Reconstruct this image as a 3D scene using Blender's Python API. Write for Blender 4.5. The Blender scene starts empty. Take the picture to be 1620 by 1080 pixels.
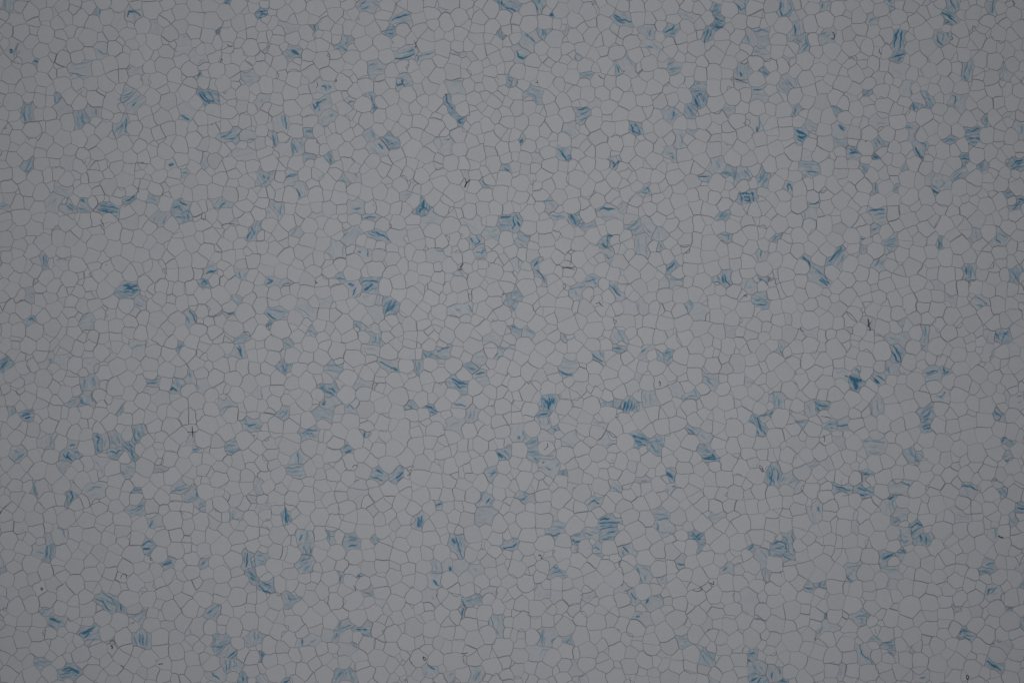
import bpy, math, random
import numpy as np
from mathutils import kdtree, Vector
from mathutils.geometry import delaunay_2d_cdt

random.seed(7); rng = np.random.default_rng(7)
sc = bpy.context.scene
PX = 1.0 / 6000.0                       # one photograph pixel in metres: the frame spans 0.27 x 0.18 m

# ---------------------------------------------------------------- camera, world, lamps, exposure
cam = bpy.data.cameras.new('Camera'); cam_o = bpy.data.objects.new('Camera', cam)
sc.collection.objects.link(cam_o); sc.camera = cam_o
cam.sensor_width = 36.0; cam.lens = 35.0; cam.clip_start = 0.01; cam.clip_end = 20.0
cam_o.location = (0.0, 0.0, 0.27 * 35.0 / 36.0)
cam_o.rotation_euler = (0, 0, 0)

world = bpy.data.worlds.new('World'); sc.world = world; world.use_nodes = True
bg = world.node_tree.nodes['Background']
bg.inputs['Color'].default_value = (0.88, 0.90, 1.0, 1); bg.inputs['Strength'].default_value = 0.08

lamp = bpy.data.lights.new('vignette_key_lamp', 'AREA'); lamp.shape = 'DISK'; lamp.size = 0.12
lamp.energy = 0.388; lamp.color = (0.99, 0.99, 1.0)
lamp_o = bpy.data.objects.new('vignette_key_lamp', lamp); sc.collection.objects.link(lamp_o)
lamp_o.location = (-0.003, 0.007, 0.315)  # unseen key lamp, added close and central so its falloff imitates lens vignetting

vs = sc.view_settings
vs.view_transform = 'Standard'; vs.look = 'None'; vs.exposure = 0.0; vs.gamma = 1.0; vs.use_curve_mapping = False

# ---------------------------------------------------------------- materials
def nd(nt, typ, **kw):
    n = nt.nodes.new(typ)
    for k, v in kw.items():
        setattr(n, k, v)
    return n

def attr(nt, name):
    return nd(nt, 'ShaderNodeAttribute', attribute_name=name)

def math_node(nt, op, a, b=None, clamp=False):
    n = nd(nt, 'ShaderNodeMath', operation=op, use_clamp=clamp)
    for i, v in enumerate((a, b)):
        if v is None: continue
        if isinstance(v, (int, float)): n.inputs[i].default_value = v
        else: nt.links.new(v, n.inputs[i])
    return n.outputs[0]

def chip_material():
    m = bpy.data.materials.new('marbled_vinyl'); m.use_nodes = True
    nt = m.node_tree; L = nt.links
    bsdf = nt.nodes['Principled BSDF']
    tint = attr(nt, 'tint').outputs['Fac']; vein = attr(nt, 'vein').outputs['Fac']; tone = attr(nt, 'tone').outputs['Fac']; hue = attr(nt, 'hue').outputs['Fac']
    flow = attr(nt, 'flow').outputs['Vector']
    # marbling: fine streaks that run along each chip's flow direction
    n1 = nd(nt, 'ShaderNodeTexNoise'); n1.inputs['Scale'].default_value = 1.0; n1.inputs['Detail'].default_value = 3.0
    n1.inputs['Distortion'].default_value = 0.6
    L.new(flow, n1.inputs['Vector'])
    st = nd(nt, 'ShaderNodeMapRange'); st.inputs['From Min'].default_value = 0.32; st.inputs['From Max'].default_value = 0.68
    st.inputs['To Min'].default_value = 0.1; st.inputs['To Max'].default_value = 1.9
    L.new(n1.outputs['Fac'], st.inputs['Value'])
    amt = math_node(nt, 'MULTIPLY', tint, st.outputs['Result'])
    # hair-thin darker threads where the streak noise crosses its middle
    n4 = nd(nt, 'ShaderNodeTexNoise'); n4.inputs['Scale'].default_value = 0.75; n4.inputs['Detail'].default_value = 2.0
    n4.inputs['Distortion'].default_value = 1.1
    off = nd(nt, 'ShaderNodeVectorMath', operation='ADD'); off.inputs[1].default_value = (7.3, 2.1, 4.7)
    L.new(flow, off.inputs[0]); L.new(off.outputs[0], n4.inputs['Vector'])
    th = nd(nt, 'ShaderNodeMapRange'); th.interpolation_type = 'SMOOTHSTEP'
    th.inputs['From Min'].default_value = 0.0; th.inputs['From Max'].default_value = 0.035
    th.inputs['To Min'].default_value = 1.0; th.inputs['To Max'].default_value = 0.0
    L.new(math_node(nt, 'ABSOLUTE', math_node(nt, 'SUBTRACT', n4.outputs['Fac'], 0.5)), th.inputs['Value'])
    amt = math_node(nt, 'ADD', amt, math_node(nt, 'MULTIPLY', th.outputs['Result'], math_node(nt, 'MULTIPLY', tint, 1.2)))
    vs_ = nd(nt, 'ShaderNodeMapRange'); vs_.inputs['From Min'].default_value = 0.35; vs_.inputs['From Max'].default_value = 0.65
    vs_.inputs['To Min'].default_value = 0.58; vs_.inputs['To Max'].default_value = 1.06
    L.new(n1.outputs['Fac'], vs_.inputs['Value'])
    amt = math_node(nt, 'ADD', amt, math_node(nt, 'MULTIPLY', vein, vs_.outputs['Result']), True)
    ramp = nd(nt, 'ShaderNodeValToRGB'); cr = ramp.color_ramp
    cr.elements[0].position = 0.0; cr.elements[0].color = (.586, .594, .612, 1)
    cr.elements[1].position = 1.0; cr.elements[1].color = (.044, .185, .312, 1)
    for p, c in ((.14, (.530, .557, .588, 1)), (.34, (.380, .465, .530, 1)), (.64, (.188, .345, .450, 1))):
        e = cr.elements.new(p); e.color = c
    L.new(amt, ramp.inputs['Fac'])
    # per-chip tone, then a faint mottling of the pressed vinyl
    tc = nd(nt, 'ShaderNodeTexCoord')
    n2 = nd(nt, 'ShaderNodeTexNoise'); n2.inputs['Scale'].default_value = 900.0; n2.inputs['Detail'].default_value = 4.0
    n3 = nd(nt, 'ShaderNodeTexNoise'); n3.inputs['Scale'].default_value = 45.0; n3.inputs['Detail'].default_value = 2.0
    geo = nd(nt, 'ShaderNodeNewGeometry')
    L.new(geo.outputs['Position'], n2.inputs['Vector']); L.new(geo.outputs['Position'], n3.inputs['Vector'])
    a = math_node(nt, 'MULTIPLY', math_node(nt, 'SUBTRACT', n2.outputs['Fac'], 0.5), 0.10)
    b = math_node(nt, 'MULTIPLY', math_node(nt, 'SUBTRACT', n3.outputs['Fac'], 0.5), 0.06)
    v = math_node(nt, 'ADD', math_node(nt, 'ADD', math_node(nt, 'ADD', a, b), tone), 1.0)
    hsv = nd(nt, 'ShaderNodeHueSaturation'); L.new(ramp.outputs['Color'], hsv.inputs['Color']); L.new(v, hsv.inputs['Value'])
    mix = nd(nt, 'ShaderNodeMix', data_type='RGBA', blend_type='MULTIPLY'); L.new(hue, mix.inputs['Factor'])
    L.new(hsv.outputs['Color'], mix.inputs['A']); mix.inputs['B'].default_value = (.90, .95, .98, 1)
    L.new(mix.outputs['Result'], bsdf.inputs['Base Color'])
    bsdf.inputs['Roughness'].default_value = 0.62; bsdf.inputs['Specular IOR Level'].default_value = 0.25
    bump = nd(nt, 'ShaderNodeBump'); bump.inputs['Strength'].default_value = 0.08; bump.inputs['Distance'].default_value = 0.0001
    L.new(n2.outputs['Fac'], bump.inputs['Height']); L.new(bump.outputs['Normal'], bsdf.inputs['Normal'])
    return m

def plain_material(name, c1, c2, scale, rough=0.8):
    m = bpy.data.materials.new(name); m.use_nodes = True
    nt = m.node_tree; L = nt.links; bsdf = nt.nodes['Principled BSDF']
    geo = nd(nt, 'ShaderNodeNewGeometry')
    n = nd(nt, 'ShaderNodeTexNoise'); n.inputs['Scale'].default_value = scale; n.inputs['Detail'].default_value = 3.0
    L.new(geo.outputs['Position'], n.inputs['Vector'])
    r = nd(nt, 'ShaderNodeValToRGB'); r.color_ramp.elements[0].position = .38; r.color_ramp.elements[1].position = .62
    r.color_ramp.elements[0].color = (*c1, 1); r.color_ramp.elements[1].color = (*c2, 1)
    L.new(n.outputs['Fac'], r.inputs['Fac']); L.new(r.outputs['Color'], bsdf.inputs['Base Color'])
    bsdf.inputs['Roughness'].default_value = rough; bsdf.inputs['Specular IOR Level'].default_value = 0.15
    return m

M_CHIP = chip_material()
M_BIND = plain_material('dark_binder', (.215, .219, .236), (.345, .350, .368), 170.0)
M_FLECK = plain_material('carbon_black', (.06, .058, .070), (.13, .125, .14), 400.0)
M_OCHRE = plain_material('ochre_speck', (.42, .33, .16), (.50, .40, .22), 900.0)

# ---------------------------------------------------------------- what the photograph shows, chip by chip
# Sixteen fields of the sheet (405 x 270 photograph pixels each, read in quarter pixels).
# WHITE: x,y,radius of each plain chip.  BLUE: outline; wash; veins as strength,width,path.
WHITE = [
"""25,100,45 125,45,45 190,80,50 250,15,45 290,90,45 345,80,20 395,35,50 465,55,35 420,115,45 505,115,50 565,45,50 480,15,35 650,20,45 675,105,50 755,30,50 745,72,18 865,30,50
960,60,60 1065,20,45 1065,100,45 1150,75,50 1140,15,30 1235,40,50 1320,35,50 1420,80,55 1510,35,50 1555,65,25 1600,50,40 1245,125,50 1345,135,60 1440,150,25 1510,145,50 1580,130,45
40,195,45 130,210,55 215,145,30 210,190,25 285,220,55 300,160,25 370,155,45 450,195,40 490,205,25 385,235,40 200,265,50 360,280,55 470,290,50 560,245,55 600,160,55 640,250,35
705,205,50 805,225,50 825,155,30 770,260,20 885,255,30 905,165,50 830,285,35 800,320,25 725,310,50 975,265,50 1035,130,40 1080,215,50 1055,260,25 1140,175,45 1230,210,50
1235,265,30 1320,230,50 1440,230,55 1375,265,40 1435,280,35 1535,230,25 1600,215,40 1520,275,25 1590,310,55 1445,320,25 20,280,45 20,390,45 65,380,20 105,415,25 115,385,25
180,445,45 255,330,50 285,415,50 335,360,25 315,350,20 395,375,50 490,365,40 425,305,20 565,340,50 615,435,55 695,410,50 775,385,50 860,375,45 925,330,45 1050,330,50 950,430,45
1035,410,55 1155,390,50 1275,315,45 1360,360,40 1440,370,35 1395,375,12 1505,365,50 1590,380,30 1560,425,35 1200,440,55 1290,425,35 1370,450,50 1465,450,45 1490,490,30 65,485,60
180,530,50 280,510,50 355,465,25 400,465,40 390,540,50 495,530,40 575,530,45 475,480,15 720,480,35 670,535,50 775,480,35 860,515,50 900,495,25 1000,510,55 1105,490,45 1170,480,20
1210,525,40 1290,520,50 1420,535,50 1350,535,25 1535,520,25 30,560,45 125,560,40 60,560,40 765,570,45 640,575,30 910,575,35 1095,545,35 1030,565,40 1185,590,50 1540,590,50
1450,600,50 80,645,60 180,620,25 250,635,40 320,635,35 445,615,50 265,570,30 340,575,20 605,630,50 515,590,20 500,650,45 965,615,50 1065,645,50 1130,625,30 1240,650,55 1425,635,35
1475,635,18 1530,675,40 1600,610,45 1590,690,30 1350,700,50 1445,700,50 720,620,8 20,720,45 90,730,45 130,710,12 245,725,45 320,725,45 430,770,50 205,820,50 110,790,40 335,805,50
270,800,18 45,820,12 680,715,50 765,675,35 915,710,50 990,690,25 835,738,20 750,755,45 600,770,35 655,820,50 560,825,45 850,815,50 945,770,40 1030,740,55 1105,715,35 1095,700,20
1270,760,50 1225,800,35 1065,815,45 1155,810,45 1340,750,40 1430,800,40 1380,800,15 1550,770,45 1600,770,30 1350,820,40 1600,820,20 20,900,45 110,865,45 90,925,25 160,960,45
205,895,30 280,905,50 390,870,50 495,870,50 350,955,50 580,895,40 660,790,10 685,920,55 700,860,25 785,910,50 845,885,25 885,920,40 930,860,45 1000,850,45 1010,870,30 1080,890,25
1140,915,45 1225,880,50 1285,910,45 1350,925,40 1415,950,40 1445,920,25 1540,920,45 1605,915,30 1440,975,20 30,1000,18 20,1050,35 85,1010,45 250,975,30 255,1035,50 440,950,35
430,985,25 350,1030,25 360,1065,30 530,985,40 605,975,45 720,985,50 825,995,45 910,1000,45 960,960,35 1045,965,45 1000,1035,45 1145,1010,45 1235,990,45 1160,1055,18 1225,1055,40
1350,1015,45 1455,1030,50 1520,1055,25 1590,1050,40 640,1050,35 740,1050,45 510,1045,50 590,1075,30 880,1060,25 1330,1075,20""",
"""55,25,45 130,15,20 185,80,52 265,30,50 380,55,58 490,20,42 500,95,50 575,100,20 590,20,35 530,130,25 620,85,35 830,30,45 905,55,22 935,20,35 1005,35,50 1110,20,40 1115,85,50
1335,25,45 1360,80,30 1290,110,55 1205,145,50 1420,20,40 1485,60,48 1415,110,48 1575,110,45 1540,150,20 105,80,25 100,145,35 35,165,42 290,110,45 230,125,30 360,115,40 420,100,25
445,160,50 400,215,35 590,175,40 690,120,45 750,85,25 810,105,40 800,150,35 740,185,48 650,200,45 925,190,48 1025,115,45 1120,155,28 1040,190,40 1085,230,42 1160,210,35 1290,210,45
1220,220,35 1400,180,40 1330,160,30 1490,180,42 1475,120,15 1600,190,30 35,240,40 85,230,25 140,200,40 240,245,50 320,215,50 300,280,28 415,285,42 510,245,50 605,305,28 680,270,50
800,275,50 905,265,38 720,345,45 975,250,25 1070,290,48 1185,310,50 1285,300,42 1395,240,45 1360,270,20 1475,245,30 1520,265,35 1410,325,50 1585,255,28 1610,290,20 120,325,45
40,300,25 175,300,25 355,300,28 420,380,48 500,340,40 330,345,40 600,365,45 510,410,45 820,355,45 730,310,15 890,320,25 1040,355,25 1160,385,40 1265,385,50 1365,360,35 1285,345,12
1515,375,48 1590,350,35 1440,375,20 35,430,50 140,395,48 255,385,35 320,410,30 350,465,50 235,425,35 95,460,28 160,480,25 245,505,45 65,540,50 140,545,40 295,510,22 215,580,48
300,570,32 460,470,48 425,510,20 575,420,25 580,465,22 665,440,50 555,525,50 600,490,18 690,495,18 855,450,45 930,420,40 990,425,40 790,500,25 695,545,45 795,555,48 1010,475,45
1085,425,45 1145,475,45 1250,460,50 1315,460,30 1390,430,45 1470,450,25 1460,405,25 1545,435,35 1600,430,35 480,310,15 625,580,42 570,600,15 850,615,50 965,600,52 1020,530,25
1040,570,25 1100,545,45 1180,575,35 1275,625,45 1350,545,45 1400,530,25 1470,525,48 1555,505,25 1565,580,25 1390,625,48 1445,605,25 1545,610,30 130,620,42 60,680,30 125,700,40
230,685,52 300,635,45 400,605,45 330,715,45 505,625,35 555,690,48 680,665,50 790,650,45 945,670,20 1045,640,28 1010,685,42 1130,650,50 1180,690,30 1300,690,42 1370,690,20
1420,670,25 1510,650,35 1600,650,40 1540,610,20 35,740,45 75,750,15 250,760,38 340,770,45 150,770,30 35,830,40 95,800,15 545,790,52 490,690,14 600,735,28 645,750,25 700,770,48
790,735,40 870,715,50 785,820,48 905,825,45 950,765,42 1030,770,45 1080,720,25 1145,745,30 1130,805,50 1230,770,45 1380,745,45 1340,790,20 1450,790,42 1520,740,38 1590,770,35
1480,710,25 1555,785,15 250,830,45 170,870,35 85,900,30 30,910,40 395,830,35 330,860,20 500,890,45 460,830,25 580,845,35 655,905,48 645,820,25 420,890,25 355,930,45 430,945,30
940,880,42 1005,845,40 1080,880,38 1190,835,18 1235,855,12 1280,855,45 1360,890,45 1410,870,25 1490,880,48 1555,880,12 1540,830,35 1595,860,30 1145,910,25 990,940,52 1110,930,35
60,965,45 135,970,20 260,1030,45 80,1030,50 180,1015,35 150,1060,15 345,1035,25 420,1045,42 375,1000,20 500,985,35 565,950,40 660,985,42 580,1040,38 750,1025,40 820,1015,30
885,980,45 790,960,20 980,1040,42 1070,990,50 1040,1045,15 1160,1010,30 1210,945,35 1290,945,40 1395,970,52 1490,960,30 1560,940,35 1230,1030,45 1320,1045,30 1150,1055,35
1390,1060,40 1500,1040,48 1590,1005,35 1430,1030,20 610,1065,30 510,1060,30 700,1070,30 870,1070,40""",
"""100,70,55 30,120,40 20,180,25 225,75,45 250,20,25 315,80,48 400,40,45 390,60,8 480,70,52 400,130,52 525,55,25 600,60,45 575,15,40 700,30,38 790,40,50 800,120,45 895,30,50 930,85,42
870,120,32 1005,40,50 1060,15,25 1110,35,45 1185,50,40 1220,20,40 1240,120,45 1380,65,55 1460,15,20 1530,50,50 1600,30,40 1570,95,22 1435,145,50 1540,135,42 1365,130,22 110,150,55
25,240,45 210,140,45 290,150,35 320,165,30 400,230,48 500,225,48 580,155,45 495,135,20 500,150,30 655,190,30 615,245,48 550,260,35 715,205,42 645,285,20 680,260,15 775,215,18
820,225,35 950,170,42 1030,125,45 1075,235,48 930,225,30 1000,265,42 900,290,30 1110,170,42 1190,155,35 1190,225,38 1240,285,30 1330,225,42 1430,220,48 1590,150,30 270,250,55
190,310,45 350,310,45 440,310,42 270,340,45 340,265,20 200,355,25 130,385,48 240,390,28 515,345,38 570,320,28 665,335,55 760,270,50 845,330,50 785,350,50 1165,305,55 1060,360,50
960,360,42 870,400,45 1285,350,52 1355,305,25 1400,325,35 1485,310,45 1450,360,30 1200,395,35 35,455,48 110,465,48 215,430,25 210,500,52 310,440,48 380,480,48 400,370,30 460,420,45
525,430,25 590,410,48 635,440,30 545,515,40 625,525,38 705,525,45 465,520,30 720,440,48 800,430,25 850,480,35 950,490,48 1045,505,40 1120,440,48 1010,450,30 1120,520,28 1190,475,45
1275,460,48 1380,400,45 1360,460,35 1545,395,50 1550,510,48 1355,550,38 1280,560,50 1450,535,35 1465,400,15 75,545,45 20,600,45 150,525,18 300,540,30 260,570,35 225,615,42
110,625,25 395,600,45 480,600,48 350,555,22 320,640,45 570,595,45 660,595,35 755,550,15 800,540,48 895,560,45 1000,570,35 905,600,30 735,640,55 840,640,48 610,680,50 940,640,42
1090,610,48 1020,625,25 1060,680,48 1290,655,52 1395,615,50 1475,600,40 1550,690,50 1450,690,45 1325,560,12 30,680,42 110,690,48 175,690,22 200,700,18 250,690,48 350,730,48
415,660,25 530,715,40 270,780,55 150,770,50 70,775,45 600,750,28 685,730,45 790,730,50 905,740,40 610,810,42 700,810,45 520,780,50 950,810,50 855,810,38 1065,780,52 1170,720,30
1210,770,48 1140,790,30 1210,710,35 1310,740,42 1425,765,48 1350,700,15 1500,770,40 1595,760,45 1375,810,35 15,860,35 65,830,18 135,840,48 190,900,42 260,880,28 330,885,48
420,895,42 415,810,25 455,820,25 545,870,50 480,905,8 660,910,45 640,860,18 740,890,40 815,880,18 930,920,45 840,940,55 1000,880,50 1120,880,42 1170,930,50 1205,860,40 1280,820,40
1290,870,30 1375,870,45 1470,850,50 1510,910,30 1570,880,45 1400,945,10 1275,945,48 20,920,35 110,930,48 80,1000,45 25,990,22 230,965,48 415,980,45 490,955,32 580,960,48 730,975,48
650,970,22 900,1010,55 795,1030,45 850,1050,35 570,1040,45 470,1040,50 330,1045,45 245,1045,45 140,1070,35 20,1060,35 1085,985,45 990,1020,40 1350,935,35 1205,1010,48 1100,1050,45
1180,1045,20 1400,1000,50 1450,930,40 1500,1010,45 1590,975,45 1555,950,25 1440,1050,25 1250,1040,30 1010,1060,30 700,1060,35""",
"""25,30,48 20,120,40 100,160,52 175,25,30 205,95,48 285,55,42 230,10,30 440,55,48 360,125,50 270,155,55 490,95,30 530,25,50 575,90,50 630,35,45 715,65,50 750,100,22 830,35,35
830,105,50 910,40,48 905,85,25 935,125,45 990,75,35 1050,60,48 1010,15,25 1080,20,35 1065,130,45 1240,40,38 1230,90,30 1305,80,50 1290,15,35 1340,20,30 1475,50,48 1390,135,48
1480,120,25 1550,90,50 1600,90,30 1580,30,40 1525,30,25 1500,160,35 40,215,35 65,255,48 185,195,40 325,190,22 285,255,48 470,150,50 585,185,45 515,220,45 450,235,30 665,200,42
740,145,45 750,225,52 815,165,18 860,170,25 895,235,35 910,215,12 990,205,55 1130,180,30 1215,190,55 1300,185,12 1290,150,30 1365,180,35 1460,210,48 1390,215,25 1545,220,35
1600,180,45 1335,250,48 1180,250,30 1170,240,20 1240,270,35 65,320,48 165,300,40 130,330,30 10,310,20 240,380,55 310,335,35 405,330,55 520,310,50 635,300,48 685,260,15 590,260,25
700,320,30 750,330,38 910,300,45 870,375,35 950,380,50 1010,295,55 1065,355,48 1140,330,45 1020,375,22 1115,435,48 1240,345,50 1285,290,35 1345,385,52 1430,395,50 1405,290,45
1470,300,30 1520,315,45 1570,290,38 1600,350,30 1545,415,52 1190,365,30 1390,435,15 20,420,42 90,420,45 150,395,35 175,455,35 320,440,50 415,430,48 515,410,40 525,375,12 605,360,25
600,410,30 665,410,40 735,415,35 560,470,52 690,490,38 760,500,38 240,500,50 390,500,38 325,490,18 470,530,50 640,525,55 910,470,40 955,460,15 1020,450,48 985,515,35 1075,480,20
1120,535,50 1195,435,42 1205,500,25 1330,455,35 1340,480,35 1410,490,48 1390,440,15 1600,480,35 1575,510,30 825,520,30 30,500,40 20,570,35 85,600,45 175,605,48 265,575,42
245,640,48 345,640,48 350,550,45 430,620,42 545,565,45 475,655,40 590,605,20 525,625,25 720,575,48 650,610,45 790,590,42 735,670,50 870,645,50 810,700,42 1000,550,30 930,560,40
1045,565,42 1085,615,28 1140,620,35 950,620,30 1220,560,50 1325,550,35 1330,610,50 1430,570,48 1285,655,40 1215,650,25 1370,665,50 1455,650,38 1510,560,35 1490,540,25 1595,570,45
1540,660,42 1620,660,25 100,695,52 15,690,40 215,720,50 300,735,40 380,735,45 205,690,25 110,775,45 20,790,40 490,745,45 440,735,12 555,690,48 645,700,35 720,730,18 695,770,35
565,770,35 990,740,52 1085,700,38 1075,745,25 1165,735,50 820,770,50 905,735,30 1270,760,52 1320,720,40 1480,700,25 1430,750,45 1520,770,48 1600,740,25 1545,740,30 880,760,18
110,840,50 30,830,35 280,830,35 355,820,48 540,840,42 640,850,52 600,780,30 720,800,38 760,845,45 850,860,50 1035,810,48 980,860,42 930,800,25 1120,830,48 1200,830,40 1040,890,35
1385,855,48 1465,860,42 1540,870,48 1600,930,40 1350,790,25 55,945,50 20,880,30 165,960,52 130,890,30 260,910,45 365,900,50 535,905,40 460,960,45 620,935,45 720,960,55 810,940,38
870,940,42 930,1030,45 330,985,48 400,1000,25 620,1010,40 690,1050,40 100,1025,50 30,1010,25 160,1060,30 370,1050,50 465,1040,42 820,1020,45 760,1000,35 1010,1000,35 1100,950,48
1040,960,30 1185,950,35 1230,920,40 1320,985,50 1410,970,48 1480,990,40 1520,960,42 1180,1030,50 1115,1035,15 1070,1050,40 1280,1050,40 1450,1050,45 1000,1060,40 540,1035,28
1345,920,30 1265,915,15 1465,905,18 1600,990,35""",
"""30,20,45 120,30,50 225,40,52 300,25,45 50,105,50 170,115,50 15,80,15 260,140,55 320,100,38 420,55,48 365,20,40 490,75,25 530,55,30 600,30,50 530,125,50 600,90,30 620,130,35
670,15,30 695,100,50 790,55,55 750,135,30 830,130,40 890,20,35 865,80,20 910,85,35 985,115,45 900,155,35 1010,35,48 1095,75,40 1110,30,40 1115,130,45 1210,65,55 1280,50,45
1180,155,35 1260,145,45 1340,50,18 1395,45,40 1485,20,40 1475,80,35 1560,75,48 1360,130,48 1460,145,48 1600,40,30 1545,220,48 1525,130,25 1600,160,35 50,170,48 110,205,42
180,205,30 245,235,45 130,290,52 70,280,18 250,295,30 325,320,48 400,200,30 390,260,40 420,335,50 215,370,55 30,340,35 25,300,35 15,275,30 115,395,40 75,365,20 590,200,45
470,190,25 455,280,35 495,295,20 540,310,45 605,310,38 665,190,25 735,190,35 690,305,40 635,360,20 690,345,35 800,265,50 870,220,48 955,250,50 1045,210,52 820,325,55 910,330,35
945,360,42 1240,250,35 1280,225,28 1320,220,20 1435,280,52 1340,285,38 1230,285,12 1510,260,35 1555,310,50 1260,300,25 40,430,55 165,440,25 130,470,48 270,445,55 265,385,15
300,395,15 365,425,48 445,430,45 485,390,30 540,405,30 605,385,40 505,495,50 615,455,55 720,380,55 795,410,42 720,490,48 880,425,48 950,455,35 815,515,42 895,535,48 1000,510,52
1075,340,45 1030,410,52 1115,490,55 1120,400,15 1190,370,45 1280,350,48 1210,465,50 1335,415,55 1280,300,15 1310,510,55 1385,350,25 1430,350,15 1465,400,45 1430,465,45 1530,385,45
1525,470,42 1600,480,35 1415,395,15 1370,495,25 1490,345,12 1390,540,25 205,510,45 320,510,38 400,515,45 100,530,40 45,545,40 10,550,15 40,630,48 120,595,48 185,610,25 225,635,40
240,575,30 290,675,48 360,640,38 320,590,20 390,595,30 490,600,52 580,535,50 600,605,35 650,560,30 700,585,25 760,580,48 540,650,30 630,665,40 725,680,52 820,650,48 870,620,40
930,600,40 1030,590,42 1085,595,28 1160,560,48 1265,570,48 1410,600,40 1450,545,45 1525,535,38 1530,590,30 1595,570,45 1450,650,35 1600,660,40 170,695,45 105,685,20 20,720,40
70,750,50 250,735,42 340,730,45 440,680,52 520,695,25 570,720,45 495,765,42 460,755,18 390,770,35 600,775,20 570,790,30 665,755,48 920,715,55 985,640,45 945,780,30 1090,650,45
1170,655,42 1250,650,30 1020,735,45 1080,740,35 1135,750,40 1165,750,20 1215,745,45 1355,690,45 1405,690,20 1480,720,48 1400,640,30 1550,750,50 1280,790,50 1390,790,50 1150,830,48
1225,870,35 1090,820,30 1010,810,42 130,790,40 15,850,25 60,870,40 155,880,55 255,820,42 340,870,48 455,835,45 450,900,48 560,860,48 600,850,45 700,835,45 800,850,50 700,905,40
760,900,30 270,925,50 95,945,35 20,930,30 40,1010,40 115,1020,50 225,1010,50 335,985,52 400,945,30 390,1030,25 465,950,35 470,1020,48 645,980,48 735,985,40 850,890,30 825,955,42
905,930,35 970,855,48 1000,940,48 1070,875,40 1120,945,48 1060,1000,45 1340,870,55 1390,945,48 1460,870,42 1470,930,25 1550,900,52 1590,820,40 1270,960,45 1590,980,48 895,1030,40
820,1020,40 960,1020,40 1010,1050,48 1155,1030,45 1260,1010,50 1355,1020,48 1475,1000,55 1300,1060,40 1390,1060,40 1450,1050,30 590,1050,40 655,1060,40 730,1060,40 300,1060,30
200,1065,40 100,1060,30 545,1010,18 790,1060,25 530,1060,30 30,1070,30""",
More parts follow.
